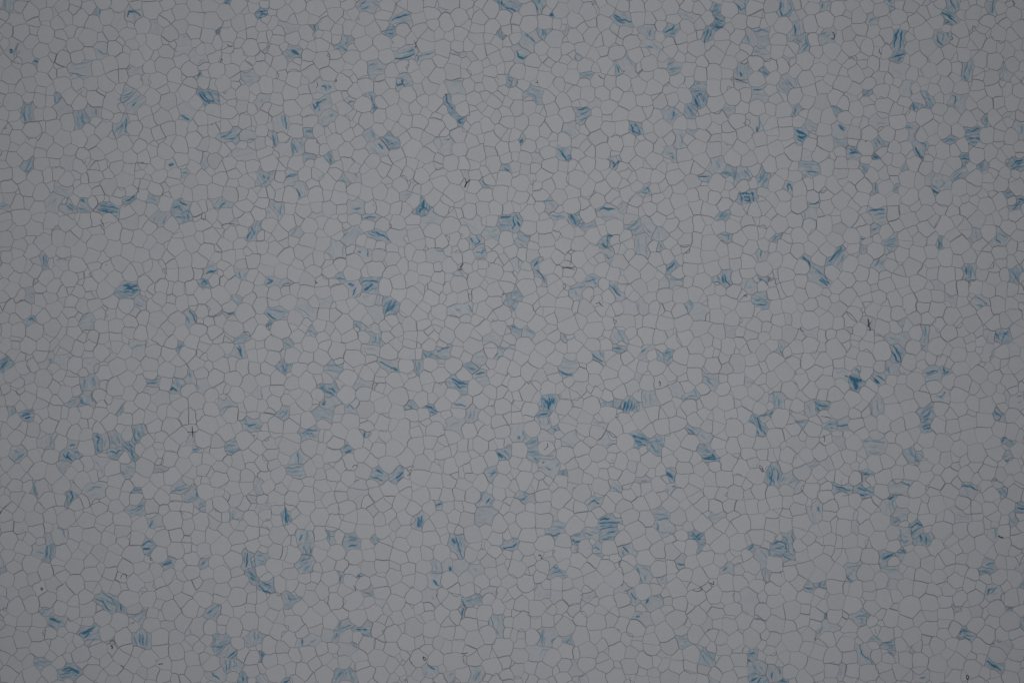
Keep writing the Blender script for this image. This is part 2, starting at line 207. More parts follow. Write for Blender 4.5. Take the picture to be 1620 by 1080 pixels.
"""20,130,45 85,140,40 135,95,35 155,150,40 40,195,45 155,40,35 310,25,50 360,80,42 450,75,52 500,20,35 505,130,12 540,105,35 525,180,55 375,155,48 445,150,25 305,190,28 215,155,50
620,120,48 610,170,20 700,140,48 785,130,45 735,45,60 830,60,35 880,15,45 835,85,20 920,85,45 1040,30,60 970,80,30 1020,110,45 1085,120,40 1155,25,45 1160,80,50 1265,45,50
1260,145,60 1120,170,50 1390,25,55 1385,105,48 1470,60,42 1360,175,40 1450,150,42 1550,150,50 1570,50,50 1620,150,25 1520,40,15 20,270,40 300,255,50 215,240,35 380,235,35
380,275,30 465,245,48 540,245,40 500,295,20 720,235,45 800,240,50 740,220,8 885,240,40 940,250,35 1000,190,45 620,305,55 570,350,25 895,325,48 1000,320,40 1180,240,50 1215,200,35
1215,250,30 1290,205,30 1290,265,35 1345,255,45 1435,240,48 1520,245,42 1590,240,40 1240,280,35 1440,325,50 1450,295,10 85,345,50 150,390,52 205,330,48 335,355,52 420,330,40
490,355,55 415,400,35 520,410,42 235,445,42 330,440,48 425,460,52 30,410,40 100,430,20 70,410,20 30,480,40 120,495,50 195,540,45 235,515,18 300,520,55 710,350,45 800,350,42
790,440,50 670,440,48 565,500,25 565,355,18 850,305,15 1010,410,50 1000,350,35 1030,465,40 1120,385,55 1230,350,55 1240,430,48 1310,385,40 1270,500,28 1310,475,35 1210,510,25
980,510,40 920,515,25 945,430,20 860,490,38 785,485,40 775,530,45 860,560,48 1040,540,38 1100,460,30 1170,450,42 1585,430,50 1490,465,35 1520,500,35 1400,350,40 85,560,50 20,570,40
70,620,50 160,635,45 250,655,48 270,590,30 340,565,45 390,560,45 370,640,45 455,600,40 470,625,48 455,550,25 530,590,38 625,570,52 600,500,30 610,650,48 695,640,30 755,620,55
855,640,48 930,610,42 985,690,48 1075,620,48 995,610,25 1000,640,18 1155,600,25 1230,600,52 1160,645,25 1200,660,28 1160,690,42 1340,610,40 1430,590,45 1345,550,45 1510,640,50
1495,540,40 1570,560,35 1600,610,40 1385,690,55 1430,640,20 1595,680,40 1490,695,30 1540,580,30 1290,600,10 25,690,45 120,770,48 30,760,45 190,760,35 65,780,18 245,760,42
320,770,45 420,765,45 330,690,45 410,700,42 500,705,40 530,780,55 590,740,12 820,740,48 900,710,45 905,780,45 1000,790,50 1060,695,30 1040,745,35 1140,740,50 1110,800,48
1180,800,30 1280,720,55 1230,810,45 1310,800,40 1360,790,15 1410,790,50 1510,760,55 1580,730,40 1510,820,48 1440,890,52 1560,800,30 1370,780,20 1220,680,25 25,850,50 105,840,40
205,840,48 370,830,45 430,910,42 490,860,20 545,860,42 605,840,35 655,800,30 655,900,52 500,905,40 760,890,48 705,940,40 855,945,42 925,905,35 960,860,48 1040,910,50 1070,870,35
1160,895,48 1105,910,20 1240,955,50 1320,945,40 1330,850,30 1400,880,25 1410,940,40 1380,930,20 1560,900,50 1500,920,30 1600,960,40 1280,890,20 1470,830,15 40,945,40 250,930,52
160,1000,55 320,960,35 310,985,25 235,985,25 405,980,42 350,1020,25 465,1000,35 555,975,60 590,1040,48 510,1035,35 680,1050,40 640,1000,25 730,1000,40 825,980,40 890,1010,45
970,985,50 840,1045,40 1060,970,48 1150,965,30 1140,1000,30 1060,1050,45 980,1050,45 1115,1040,40 1200,1045,45 1320,1010,55 1390,1040,35 1440,995,50 1540,995,45 1600,1060,40
1420,1060,25 1590,1010,30 30,1020,52 260,1050,40 330,1055,40 420,1055,45 110,1060,30 520,1060,20 920,1060,15 1510,960,25""",
"""30,20,25 60,85,55 105,110,25 195,40,50 225,100,45 310,60,52 415,50,60 300,160,48 385,130,40 500,40,28 545,35,40 600,20,35 475,110,50 575,110,50 640,50,48 540,185,52 370,110,15
760,40,30 720,20,35 700,80,38 835,25,55 920,40,45 795,100,40 730,145,50 640,160,40 660,130,18 1025,40,50 955,90,35 1060,110,45 900,115,35 995,130,25 1145,70,48 1210,140,48
1140,155,42 1215,75,25 1280,170,42 1300,80,0.1 1340,145,28 1370,100,30 1460,100,45 1405,150,40 1385,65,25 1520,80,25 1600,140,35 1590,230,50 1585,200,30 55,170,48 25,230,30
75,230,25 185,150,45 175,230,28 110,200,20 375,225,50 455,210,38 295,260,48 105,275,52 210,295,30 780,190,40 690,220,42 660,195,30 860,150,40 870,180,18 765,260,40 880,240,45
820,265,20 970,230,55 1050,190,55 920,180,35 1160,230,40 1085,270,52 1005,290,15 1255,250,52 1340,215,42 1425,250,40 1540,245,48 1520,240,35 1475,210,28 100,360,52 215,345,52
310,345,40 350,390,48 420,390,32 290,330,25 520,410,52 645,350,55 560,325,40 655,315,20 755,300,42 715,410,50 925,300,45 1010,345,45 1110,340,48 1180,340,45 1240,310,35 1070,330,20
1310,360,42 1400,355,48 1240,385,35 1495,325,40 1420,300,30 1540,310,25 1600,320,40 1510,400,50 1580,395,30 1445,400,15 130,470,50 215,440,48 285,410,25 15,420,30 330,470,52
425,470,50 500,510,48 225,515,48 290,545,45 130,535,45 140,440,30 425,560,48 365,565,30 700,500,30 660,490,25 680,580,52 545,560,35 520,580,30 900,480,48 780,430,20 1000,460,48
980,540,48 1100,430,45 1170,440,45 1095,495,28 1045,400,35 1255,460,52 1140,540,52 1255,540,50 1405,500,50 1330,500,45 1510,480,48 1590,470,42 1060,555,28 920,560,45 795,580,55
1490,580,45 1410,580,35 1350,580,35 1330,480,12 1540,540,35 1600,620,45 1270,610,50 85,615,30 30,640,35 85,660,45 225,610,55 175,690,52 90,740,55 250,690,38 360,640,45 360,690,40
300,640,25 355,600,40 435,660,40 480,620,52 640,650,50 560,600,20 750,650,50 865,650,48 700,680,25 580,715,40 955,620,40 1050,650,45 1130,620,45 1195,625,25 1205,700,52 1110,705,35
1040,730,40 890,720,45 815,740,50 690,740,42 285,740,50 330,780,40 1415,680,50 1490,640,45 1540,700,30 1310,700,25 1320,750,45 1410,760,52 1240,745,30 1580,730,30 120,800,48
35,800,25 195,780,30 220,820,48 80,890,60 155,840,25 335,840,55 485,780,45 540,760,35 610,790,55 470,870,52 410,860,25 325,910,55 225,890,35 200,890,22 245,940,35 755,770,30
770,790,35 875,800,40 970,790,48 750,870,45 670,870,42 570,880,42 620,890,30 515,930,48 1070,790,50 1155,780,48 1195,810,25 1220,840,30 1285,830,48 1370,830,45 1450,780,45
1480,810,25 1060,890,50 900,870,42 945,880,25 990,850,30 830,860,42 1480,880,55 1550,890,25 1590,850,35 15,900,30 160,970,52 230,1000,40 360,980,60 440,950,40 520,1005,55
290,1000,25 390,1023,8 720,950,52 800,950,35 610,960,25 880,950,50 970,970,55 985,910,30 1085,960,55 1300,920,45 1240,920,15 1390,935,45 1475,940,35 1540,980,50 1600,920,45
1190,1000,55 1300,1020,50 1215,960,15 1440,1030,40 1520,1040,45 1595,1050,40 1100,1050,50 1000,1020,25 940,1050,50 850,1040,55 760,1030,35 600,1040,40 665,1010,20 360,1045,40
260,1050,40 180,1060,40 80,1070,30 430,1060,30 580,1060,25 690,990,15""",
"""55,80,52 15,150,30 95,160,52 160,30,42 195,120,48 260,85,35 320,85,48 270,20,20 465,20,40 410,95,52 545,35,45 480,60,30 525,120,42 610,100,48 600,30,18 665,30,48 745,100,52
800,60,30 725,20,45 885,55,55 980,15,40 855,120,35 950,65,40 770,145,30 690,200,55 590,180,45 1215,110,52 1110,175,50 1000,160,52 900,170,48 800,185,45 1320,50,48 1300,110,45
1200,200,25 1255,185,28 1395,55,40 1400,100,40 1470,85,48 1430,20,35 1560,20,40 1580,105,50 1550,55,20 1460,195,50 1385,220,50 1550,195,42 1415,140,25 1310,185,35 105,240,52
20,270,38 200,215,52 285,170,48 370,155,40 370,225,45 465,185,55 545,225,38 625,305,48 510,290,55 320,265,35 165,320,52 70,340,50 355,340,55 430,305,25 420,255,25 265,350,48
450,370,38 130,380,25 795,265,42 870,255,38 930,220,40 890,305,52 1000,270,52 1090,230,42 1175,250,35 1200,308,25 1265,245,48 1325,310,52 1050,320,35 1110,350,55 1000,370,50
815,340,40 605,380,40 600,250,20 1455,300,40 1560,290,45 1600,340,40 1500,280,35 20,400,45 30,480,25 100,480,48 120,430,35 200,415,52 310,430,50 425,430,52 535,415,52 400,380,15
490,470,15 375,500,45 270,490,45 185,510,45 740,395,52 700,420,25 870,420,40 865,450,35 910,390,25 965,430,45 1170,405,42 1265,395,48 1215,470,55 1120,455,30 1400,390,52
1340,470,50 1480,430,0.1 1580,415,40 1550,480,42 1470,520,45 1600,490,30 1380,505,25 1040,520,48 1120,545,50 950,535,48 840,535,52 680,505,52 550,530,20 620,450,35 540,490,40
40,570,50 125,570,52 215,610,45 325,550,42 400,650,55 520,590,60 610,570,48 110,655,48 40,650,20 20,655,20 190,655,15 595,645,42 500,690,48 660,670,45 735,665,35 780,590,45
840,560,25 915,610,55 840,640,35 1035,590,40 1045,650,42 1130,660,55 1200,560,38 1275,540,48 1320,525,20 1375,560,52 1210,650,25 1360,660,48 1545,580,45 1440,620,30 1430,680,48
1495,660,40 1600,540,40 1600,680,45 1000,680,25 20,705,35 130,740,45 90,760,35 210,695,40 290,750,45 205,790,48 30,780,45 440,740,50 370,780,25 345,760,20 500,800,52 600,740,52
455,705,12 670,735,22 750,720,48 830,690,45 700,795,45 735,835,18 805,810,48 860,770,45 955,710,52 990,790,48 905,840,52 1160,745,45 1235,745,50 1310,740,48 1390,750,48 1075,790,42
1480,750,48 1545,750,40 1600,760,30 1270,810,15 1600,800,40 135,850,52 55,870,45 210,875,22 275,850,40 360,830,48 440,880,50 20,930,40 65,940,40 125,935,30 575,845,40 665,880,52
740,905,42 820,905,38 550,910,45 600,860,30 510,945,45 265,945,52 370,950,52 180,940,40 455,965,20 970,885,22 1065,880,50 1145,840,30 1235,830,40 1165,920,50 1260,890,48
1010,930,45 935,930,35 1375,910,50 1455,850,48 1540,850,42 1605,860,18 1560,910,45 1500,950,38 1430,960,50 1090,970,40 1290,970,55 1200,960,25 40,1020,45 135,1030,48 210,1000,15
205,1050,30 340,1040,40 280,1020,35 470,1045,55 400,1030,30 580,1010,45 715,995,52 805,1000,42 880,980,40 640,1050,40 560,1060,30 945,1030,48 1150,1020,48 1230,1010,45 1330,1020,35
1060,1010,25 1580,1010,45 1600,960,35 690,1060,25 1390,1010,35 1270,1060,40 860,1060,40""",
"""30,30,45 90,20,30 180,30,50 270,20,40 85,75,45 130,100,35 75,215,55 255,90,48 185,95,25 330,20,30 370,50,25 420,20,48 495,45,48 475,150,55 150,165,52 210,145,30 275,240,55
105,260,42 60,260,18 340,180,40 370,215,42 560,80,35 570,20,40 645,65,52 735,30,45 700,100,30 790,75,48 650,160,25 620,170,40 660,200,50 740,155,55 695,50,25 650,15,35 840,150,40
950,140,50 865,170,22 975,65,52 1015,115,30 1070,80,50 965,20,40 1090,15,40 1055,180,52 1150,185,50 1190,80,52 1240,140,45 1265,70,18 1290,100,18 1360,75,52 1270,200,40 1325,155,25
1400,150,48 1290,30,35 1460,170,25 1540,165,48 1600,170,35 1470,40,20 1600,80,40 1580,30,35 30,330,20 75,350,52 10,365,25 30,300,35 120,310,30 180,370,52 195,295,45 285,330,48
330,280,48 415,330,50 455,250,45 460,205,30 530,200,42 365,370,25 130,405,40 20,460,45 275,455,48 345,445,45 405,445,28 540,440,40 470,470,45 625,345,55 660,280,25 735,290,52
645,400,30 690,375,18 640,460,48 820,330,45 805,235,50 875,265,52 905,370,48 740,350,12 825,420,42 955,210,48 1050,270,50 970,410,30 1040,440,45 1090,450,42 1110,350,42 1140,400,45
1200,315,50 1210,240,10 1245,375,55 1330,345,42 1290,320,20 1400,290,30 1370,230,50 1330,430,55 1420,365,20 1475,245,48 1495,330,50 1440,300,30 1570,265,52 1590,400,52 1545,310,20
1240,460,25 1185,475,48 1150,455,15 1460,460,55 1540,420,20 95,505,45 45,570,45 10,580,15 110,610,48 190,640,48 210,555,48 310,530,50 250,480,25 400,545,42 475,570,48 540,590,40
525,520,30 510,450,20 380,640,48 265,590,25 25,670,50 695,510,55 760,550,30 790,490,48 870,480,45 950,480,42 980,540,48 810,585,48 730,560,25 660,620,30 550,670,55 580,520,25
980,590,25 1020,605,40 1085,540,50 1130,600,52 1080,655,48 1200,475,48 1205,550,25 1320,525,60 1285,615,50 1395,510,20 1430,580,50 1375,640,45 1500,540,30 1550,620,55 1380,700,50
1580,550,20 1600,460,40 1470,640,35 45,780,45 100,820,50 170,770,42 245,820,55 215,720,42 320,720,48 260,700,30 335,840,55 550,770,45 490,790,40 460,830,40 420,800,40 625,840,20
655,700,25 655,720,30 710,810,52 795,730,32 880,680,48 960,715,52 935,630,40 915,800,60 1005,740,30 1065,740,52 1085,850,52 1160,790,42 1175,690,50 1245,740,50 1210,830,42
1295,810,42 1335,830,40 1390,790,45 1445,750,25 1505,750,50 1580,730,45 1600,800,40 1490,840,40 1555,850,45 1380,865,55 1330,690,10 40,875,40 90,915,45 110,985,48 180,910,40
165,870,30 255,920,40 305,920,20 180,1020,52 30,1010,48 50,960,30 60,1050,40 390,910,55 460,895,25 520,870,55 590,845,40 300,1010,52 380,1000,40 540,1005,45 480,1040,48 520,950,20
650,880,35 735,885,55 720,965,48 665,1010,42 605,1010,30 630,1060,45 775,980,20 805,915,38 880,870,60 950,940,45 855,990,55 735,1040,48 1020,990,48 1000,870,48 1060,930,35
1110,990,35 1110,1025,30 960,1040,48 1040,1060,25 1195,880,40 1165,895,18 1300,950,52 1255,875,15 1310,885,30 1390,950,25 1400,900,30 1470,930,45 1560,920,40 1395,1030,50
1325,1040,35 1190,1050,40 1490,1000,40 1540,1030,45 1600,1040,35 1440,970,30 320,1060,40 400,1040,20 1600,960,40 1130,910,30""",
"""30,80,35 30,20,30 115,25,55 110,100,48 75,170,35 165,80,20 230,90,50 340,20,50 320,100,42 415,100,52 430,20,35 380,165,42 270,180,55 515,55,55 620,30,42 520,125,28 620,110,55
730,110,42 690,60,30 840,70,60 640,165,30 590,160,35 580,230,55 705,210,50 790,205,35 880,245,50 950,165,50 960,70,50 970,20,40 880,20,40 1025,75,25 1090,20,45 1100,150,52
1170,210,48 1245,150,50 1270,65,42 1180,15,40 1275,15,25 1370,30,55 1330,90,35 1490,20,40 1490,70,35 1420,110,35 1600,80,50 1580,20,35 1310,210,55 980,210,30 905,80,12 1180,150,30
1000,270,50 1450,160,40 1540,140,25 1570,160,15 1600,170,35 50,245,38 140,235,50 60,320,20 140,310,45 320,260,55 225,270,45 395,235,35 450,230,40 250,320,35 390,340,50 210,210,25
200,370,35 310,380,52 115,390,52 40,400,40 80,440,30 70,475,35 250,430,48 185,320,15 370,410,20 570,340,55 690,330,55 790,290,35 770,280,25 835,290,35 545,260,35 910,345,55
620,280,20 800,405,50 690,430,52 620,390,25 1080,230,45 1050,360,55 1160,310,42 1095,295,40 1180,400,50 1240,340,45 1345,320,18 1305,370,45 1385,290,48 1480,320,45 1550,320,40
1525,240,45 1590,250,30 1560,380,0.1 1430,380,40 1560,420,55 1285,450,42 1480,390,15 1380,390,25 1600,350,40 1500,200,30 1570,285,20 525,430,38 580,425,20 515,480,25 325,500,55
425,520,42 130,530,50 55,545,30 45,600,35 220,540,48 120,590,30 230,610,45 90,650,45 410,590,30 455,600,12 530,565,55 600,505,52 690,500,15 800,510,45 700,535,40 890,440,52
985,460,30 1060,460,48 815,465,12 870,525,50 930,580,50 1010,570,45 1130,560,52 1200,460,35 1050,550,25 630,620,55 510,640,45 740,605,35 810,600,30 855,605,20 1240,510,35
1350,560,48 1210,525,15 1240,600,50 1450,480,35 1535,500,48 1560,570,40 1455,580,50 1600,480,35 1400,570,15 1110,635,48 1000,540,35 1550,640,48 35,720,0.1 40,770,48 210,660,55
100,720,45 170,740,35 340,670,55 415,680,25 480,720,55 590,750,48 560,690,0.1 670,710,50 770,680,45 875,680,52 955,740,55 840,770,55 730,750,40 680,820,52 1180,700,48 1020,660,48
1095,715,35 1050,770,55 1180,625,12 1250,680,28 1310,665,38 1360,660,30 1420,660,48 1500,660,30 1570,640,30 1310,740,50 1400,780,55 1490,740,50 1235,790,45 1310,830,35 1140,800,40
1570,800,48 1590,850,40 1440,700,20 145,840,48 60,845,35 70,920,50 200,880,42 250,910,45 345,800,48 320,890,30 385,770,35 410,840,35 490,840,45 470,800,25 585,865,45 425,910,45
480,890,30 545,920,35 535,800,20 400,960,35 460,1000,48 230,990,45 325,970,52 130,1000,48 155,930,30 40,1000,40 545,980,35 320,1050,50 400,1040,25 740,900,48 840,930,50 1040,850,55
1130,890,48 940,900,48 960,830,25 755,960,42 690,850,8 640,880,12 920,1020,52 840,990,25 1040,980,52 1010,920,25 1220,880,40 1310,915,45 1200,980,52 1130,960,42 1290,965,30
1370,970,48 1420,900,50 1360,850,40 1250,850,30 1560,880,55 1540,960,45 1600,960,30 1280,1050,30 1350,1050,40 1110,1050,50 1000,1050,40 700,1010,52 800,1040,45 570,1050,50
490,1050,30 1600,1000,25 1530,1030,35 1570,1060,30 210,1045,40 140,1055,40 970,790,15 1480,940,25 1580,720,15""",
"""80,30,55 215,40,60 60,95,45 160,105,50 275,105,50 375,100,22 20,170,40 100,190,50 390,30,48 460,90,48 510,20,45 590,20,40 690,15,30 775,60,55 250,180,45 220,145,25 265,220,40
170,220,35 210,200,18 20,270,50 100,320,55 225,300,50 300,300,35 155,280,25 30,340,40 150,350,35 620,90,45 650,130,52 730,110,40 440,150,38 435,215,50 530,165,45 365,250,35
525,245,40 620,205,48 720,200,52 640,265,45 560,305,25 830,160,42 770,150,40 915,170,55 880,90,38 850,60,30 950,40,50 1070,95,48 1160,120,55 1250,60,40 1170,30,55 1050,170,50
1280,150,55 1290,70,25 1340,110,40 1370,30,55 1420,65,20 1480,60,40 1420,140,52 1510,110,40 1530,195,50 1590,70,50 1600,160,30 1000,210,45 1085,235,25 860,260,55 760,290,45
690,320,45 600,340,48 1160,220,48 1240,190,30 1330,235,35 1420,245,50 1110,280,42 1330,305,45 1435,315,48 1580,245,45 1550,320,55 1210,300,45 1275,320,20 1590,290,40 1010,250,15
390,330,55 295,300,20 40,400,35 25,420,30 110,430,50 330,420,55 490,300,30 480,330,25 415,395,25 500,405,55 605,460,52 460,480,48 545,320,35 555,490,40 960,340,52 800,340,35
885,450,50 820,490,55 1000,420,48 950,460,25 1035,390,40 1120,410,52 1045,520,50 950,540,52 1250,370,55 1190,400,25 1215,450,40 1355,380,48 1320,470,48 1270,470,20 1380,460,40
1430,380,25 1470,460,48 1500,390,50 1590,360,40 1590,470,25 700,430,45 760,450,35 660,540,50 735,545,35 870,570,40 1110,490,20 1160,500,45 1240,540,50 1400,550,55 1510,560,40
1460,470,20 1540,430,20 30,480,45 100,480,30 130,550,50 270,490,42 350,510,48 300,450,20 45,690,50 210,675,50 345,530,48 430,590,40 535,570,55 460,550,40 630,600,25 300,590,35
290,640,18 370,630,0.1 440,680,45 550,710,55 500,630,35 640,680,45 715,640,52 830,680,40 760,720,40 880,750,60 690,760,52 1010,640,52 980,690,30 1130,640,55 1085,715,50 1000,760,40
1155,750,42 1090,800,52 1310,650,45 1400,660,55 1330,600,35 1500,710,45 1580,640,45 1590,720,40 1370,760,55 1450,800,50 1535,770,35 1280,790,45 1400,720,25 1350,690,18 340,720,52
320,790,35 580,780,35 455,760,45 550,670,15 25,760,40 80,790,48 130,800,35 80,880,60 20,830,40 215,890,35 180,860,30 315,890,45 400,850,50 260,920,25 200,970,55 310,990,60
400,930,42 485,860,30 515,820,50 440,960,55 560,910,55 650,830,45 720,860,55 810,810,40 880,830,30 940,820,35 980,870,30 780,930,40 845,930,42 740,960,45 650,990,48 700,1040,48
925,910,50 890,1000,50 820,1030,45 1080,870,48 1170,880,50 1200,810,48 1140,930,45 1260,950,45 1330,970,38 1345,870,55 1410,960,52 1240,880,20 1490,910,35 1550,850,52 1570,940,52
1500,960,25 1430,880,30 1050,970,50 1000,1030,55 1160,980,40 1200,1030,45 1100,1040,25 1290,1040,42 1380,1030,45 1520,1040,50 1600,1040,40 500,940,30 610,1030,50 550,960,20
430,1050,40 300,1060,50 200,1050,42 110,1050,30 30,1040,50 970,970,20 80,1000,20""",
"""25,25,40 120,70,42 190,40,50 45,125,55 110,190,60 265,25,55 250,120,55 290,75,40 160,140,50 340,50,25 340,70,20 430,50,60 355,120,50 495,30,35 540,70,45 520,20,20 620,30,45
620,110,52 460,130,38 520,135,45 720,60,60 380,190,30 300,200,50 720,170,30 620,200,55 550,15,30 900,130,60 960,90,35 1070,30,60 940,195,35 870,180,32 1025,110,35 1095,115,38
1140,105,28 1200,80,50 1200,15,40 1295,115,50 1285,20,30 1220,170,55 1350,150,20 1390,50,45 1340,50,30 1480,70,48 1450,30,35 1560,60,45 1570,150,55 1500,140,30 1520,170,40
1400,160,30 1340,215,55 1440,230,45 1530,260,48 1600,200,40 1610,290,30 1240,275,48 1310,290,35 1400,290,50 20,240,50 60,290,28 135,300,52 210,250,48 205,195,20 170,260,18
365,265,55 460,280,42 420,340,52 270,310,52 230,350,35 280,265,25 540,365,48 625,330,48 660,280,45 745,310,40 790,240,52 930,250,60 860,325,60 980,360,50 1050,290,48 1150,250,55
1000,310,30 780,370,35 785,395,25 790,440,55 895,410,52 700,415,0.1 1215,335,50 1300,390,50 1390,400,52 1170,340,20 1470,360,45 1560,310,0.1 1210,420,50 1270,445,28 1090,420,45
1365,440,25 1480,420,30 1550,470,45 1600,500,40 1260,510,55 1140,400,18 1370,500,52 20,320,35 15,400,40 120,390,25 190,410,42 80,480,60 450,430,60 360,470,42 550,460,38 590,410,38
620,440,35 675,420,0.1 560,525,48 645,520,48 735,520,52 820,530,42 905,500,55 1080,530,48 1170,540,50 840,568,25 930,580,40 595,580,45 680,595,45 780,600,30 865,630,55 1010,615,52
1110,640,52 1190,590,28 1270,600,50 1370,580,55 1470,560,45 1545,570,50 1600,590,35 300,510,35 285,555,52 160,550,55 50,605,55 220,600,35 115,590,30 280,640,40 355,580,30
440,585,28 370,620,40 510,590,30 545,640,55 155,630,0.1 400,680,40 1105,480,22 20,510,15 100,650,12 210,450,30 1150,570,15 240,715,45 330,700,52 50,710,25 130,720,60 20,720,35
440,750,48 515,720,48 570,740,22 600,695,28 460,650,30 680,770,55 790,690,52 750,750,45 850,680,18 850,740,25 1030,720,52 1000,775,48 945,680,35 1130,750,45 1180,740,30 1240,760,35
1215,670,50 1320,710,60 1430,640,45 1500,650,25 1440,700,48 1580,690,40 1410,760,35 1330,775,20 1555,800,48 1480,840,50 1390,830,55 1600,860,40 1490,760,25 370,780,35 215,830,52
330,830,55 110,790,42 490,810,40 460,860,45 560,860,48 650,880,35 730,860,50 820,830,42 910,830,52 1010,860,42 1070,890,45 1080,810,35 1150,840,50 1260,840,50 1000,770,40
600,790,30 820,882,30 410,840,18 120,940,55 20,950,40 200,920,30 275,940,50 355,890,28 370,920,40 370,980,45 195,985,28 290,1010,20 40,1020,50 130,1020,35 260,1020,35 390,1050,40
470,1000,50 550,1000,42 640,1030,45 690,1000,25 725,950,48 940,940,55 1050,960,35 1150,950,52 1190,900,30 1060,1030,60 1140,1010,40 1230,1020,55 1340,990,25 1320,930,0.1
1410,970,52 1370,910,45 1560,960,60 1580,900,30 1510,1040,48 1310,1055,40 1400,1050,45 930,1030,45 850,1010,38 500,1060,35 190,1060,50 1000,1000,30 1450,1030,20 50,1065,30
620,900,20""",
"""40,20,45 115,20,48 215,40,55 320,25,50 310,95,42 420,40,55 230,110,48 50,85,42 60,180,55 135,150,38 140,225,55 45,280,50 90,350,42 545,50,55 500,15,35 480,75,20 475,135,50
580,150,55 560,10,30 665,40,48 650,90,30 770,50,52 865,45,35 770,110,48 685,170,48 885,80,55 870,165,48 775,190,42 960,25,45 1000,110,25 1095,50,60 1185,85,50 1270,60,55 1180,20,35
1250,20,15 1110,135,45 1020,165,55 1255,155,48 1345,60,40 1340,150,48 1370,20,35 1440,30,30 1440,110,45 1530,95,40 1510,150,45 1590,120,48 1600,50,50 1190,170,15 200,255,0.1
255,185,40 400,250,55 500,270,42 540,215,48 475,335,52 365,310,35 195,330,60 285,375,55 135,440,55 45,430,52 630,260,50 730,235,40 570,310,45 640,350,25 710,295,55 850,270,60
795,355,38 700,385,50 880,345,48 575,395,52 390,400,50 365,360,35 465,400,20 480,460,55 930,290,12 1010,270,52 935,350,20 990,370,42 900,420,0.1 860,450,55 1105,240,50 1190,220,28
1150,335,40 1210,300,52 1145,400,35 1110,410,30 1075,400,38 1215,380,52 1290,245,48 1230,220,12 1310,390,42 1400,220,60 1375,320,48 1400,390,50 1480,300,55 1440,340,15 1500,380,40
1510,240,22 1600,220,50 1515,440,55 1600,300,40 1590,400,0.1 20,500,40 70,510,40 170,510,55 250,475,48 330,430,48 350,480,25 400,460,20 105,600,60 25,600,45 200,580,50 300,555,52
415,510,55 390,610,50 540,540,52 555,610,60 460,630,45 240,410,20 575,465,42 600,480,30 680,460,48 720,470,45 775,465,28 820,545,60 940,555,52 900,490,28 950,465,35 1040,520,52
1010,450,40 1120,470,48 1190,475,42 1245,460,18 1080,620,60 1155,560,50 1215,535,18 1285,550,50 1205,610,55 1400,490,52 1390,540,40 1510,530,60 1260,620,30 1440,620,45 1570,600,35
1520,620,45 1580,690,55 1590,540,40 850,600,50 960,640,40 560,690,35 20,640,30 65,680,42 160,670,50 150,740,35 40,760,45 240,660,0.1 235,770,52 320,770,38 140,800,55 55,840,60
450,720,40 400,750,45 480,680,20 650,665,50 755,690,55 675,760,48 490,810,52 610,830,30 370,840,55 250,860,55 145,900,45 430,835,18 510,900,55 630,880,60 440,910,25 780,800,55
850,720,45 960,710,55 1015,650,30 840,690,30 1010,790,60 1110,790,50 1220,810,55 1330,730,45 1310,810,45 1020,870,50 1120,880,48 1220,920,52 800,860,40 770,910,50 870,880,35
945,920,52 1320,870,48 1400,730,25 1410,680,40 1480,730,52 1500,830,45 1560,770,20 1600,850,40 720,860,0.1 1340,960,55 1540,900,42 20,910,45 95,960,50 170,940,40 45,950,20
215,935,20 55,1030,55 200,1030,55 310,1020,50 370,950,50 590,1010,55 520,950,25 660,930,45 715,990,50 640,1050,45 845,960,50 800,1050,45 900,1020,30 1040,960,40 1130,970,52
1030,1040,45 970,1020,40 1110,1065,35 1230,1020,55 1470,1040,48 1590,920,45 1590,1000,45 1300,1060,40 130,1060,35 430,1065,20 1170,1060,30 860,1050,15 1400,950,0.1 600,950,30
750,950,20 1600,1065,30""",
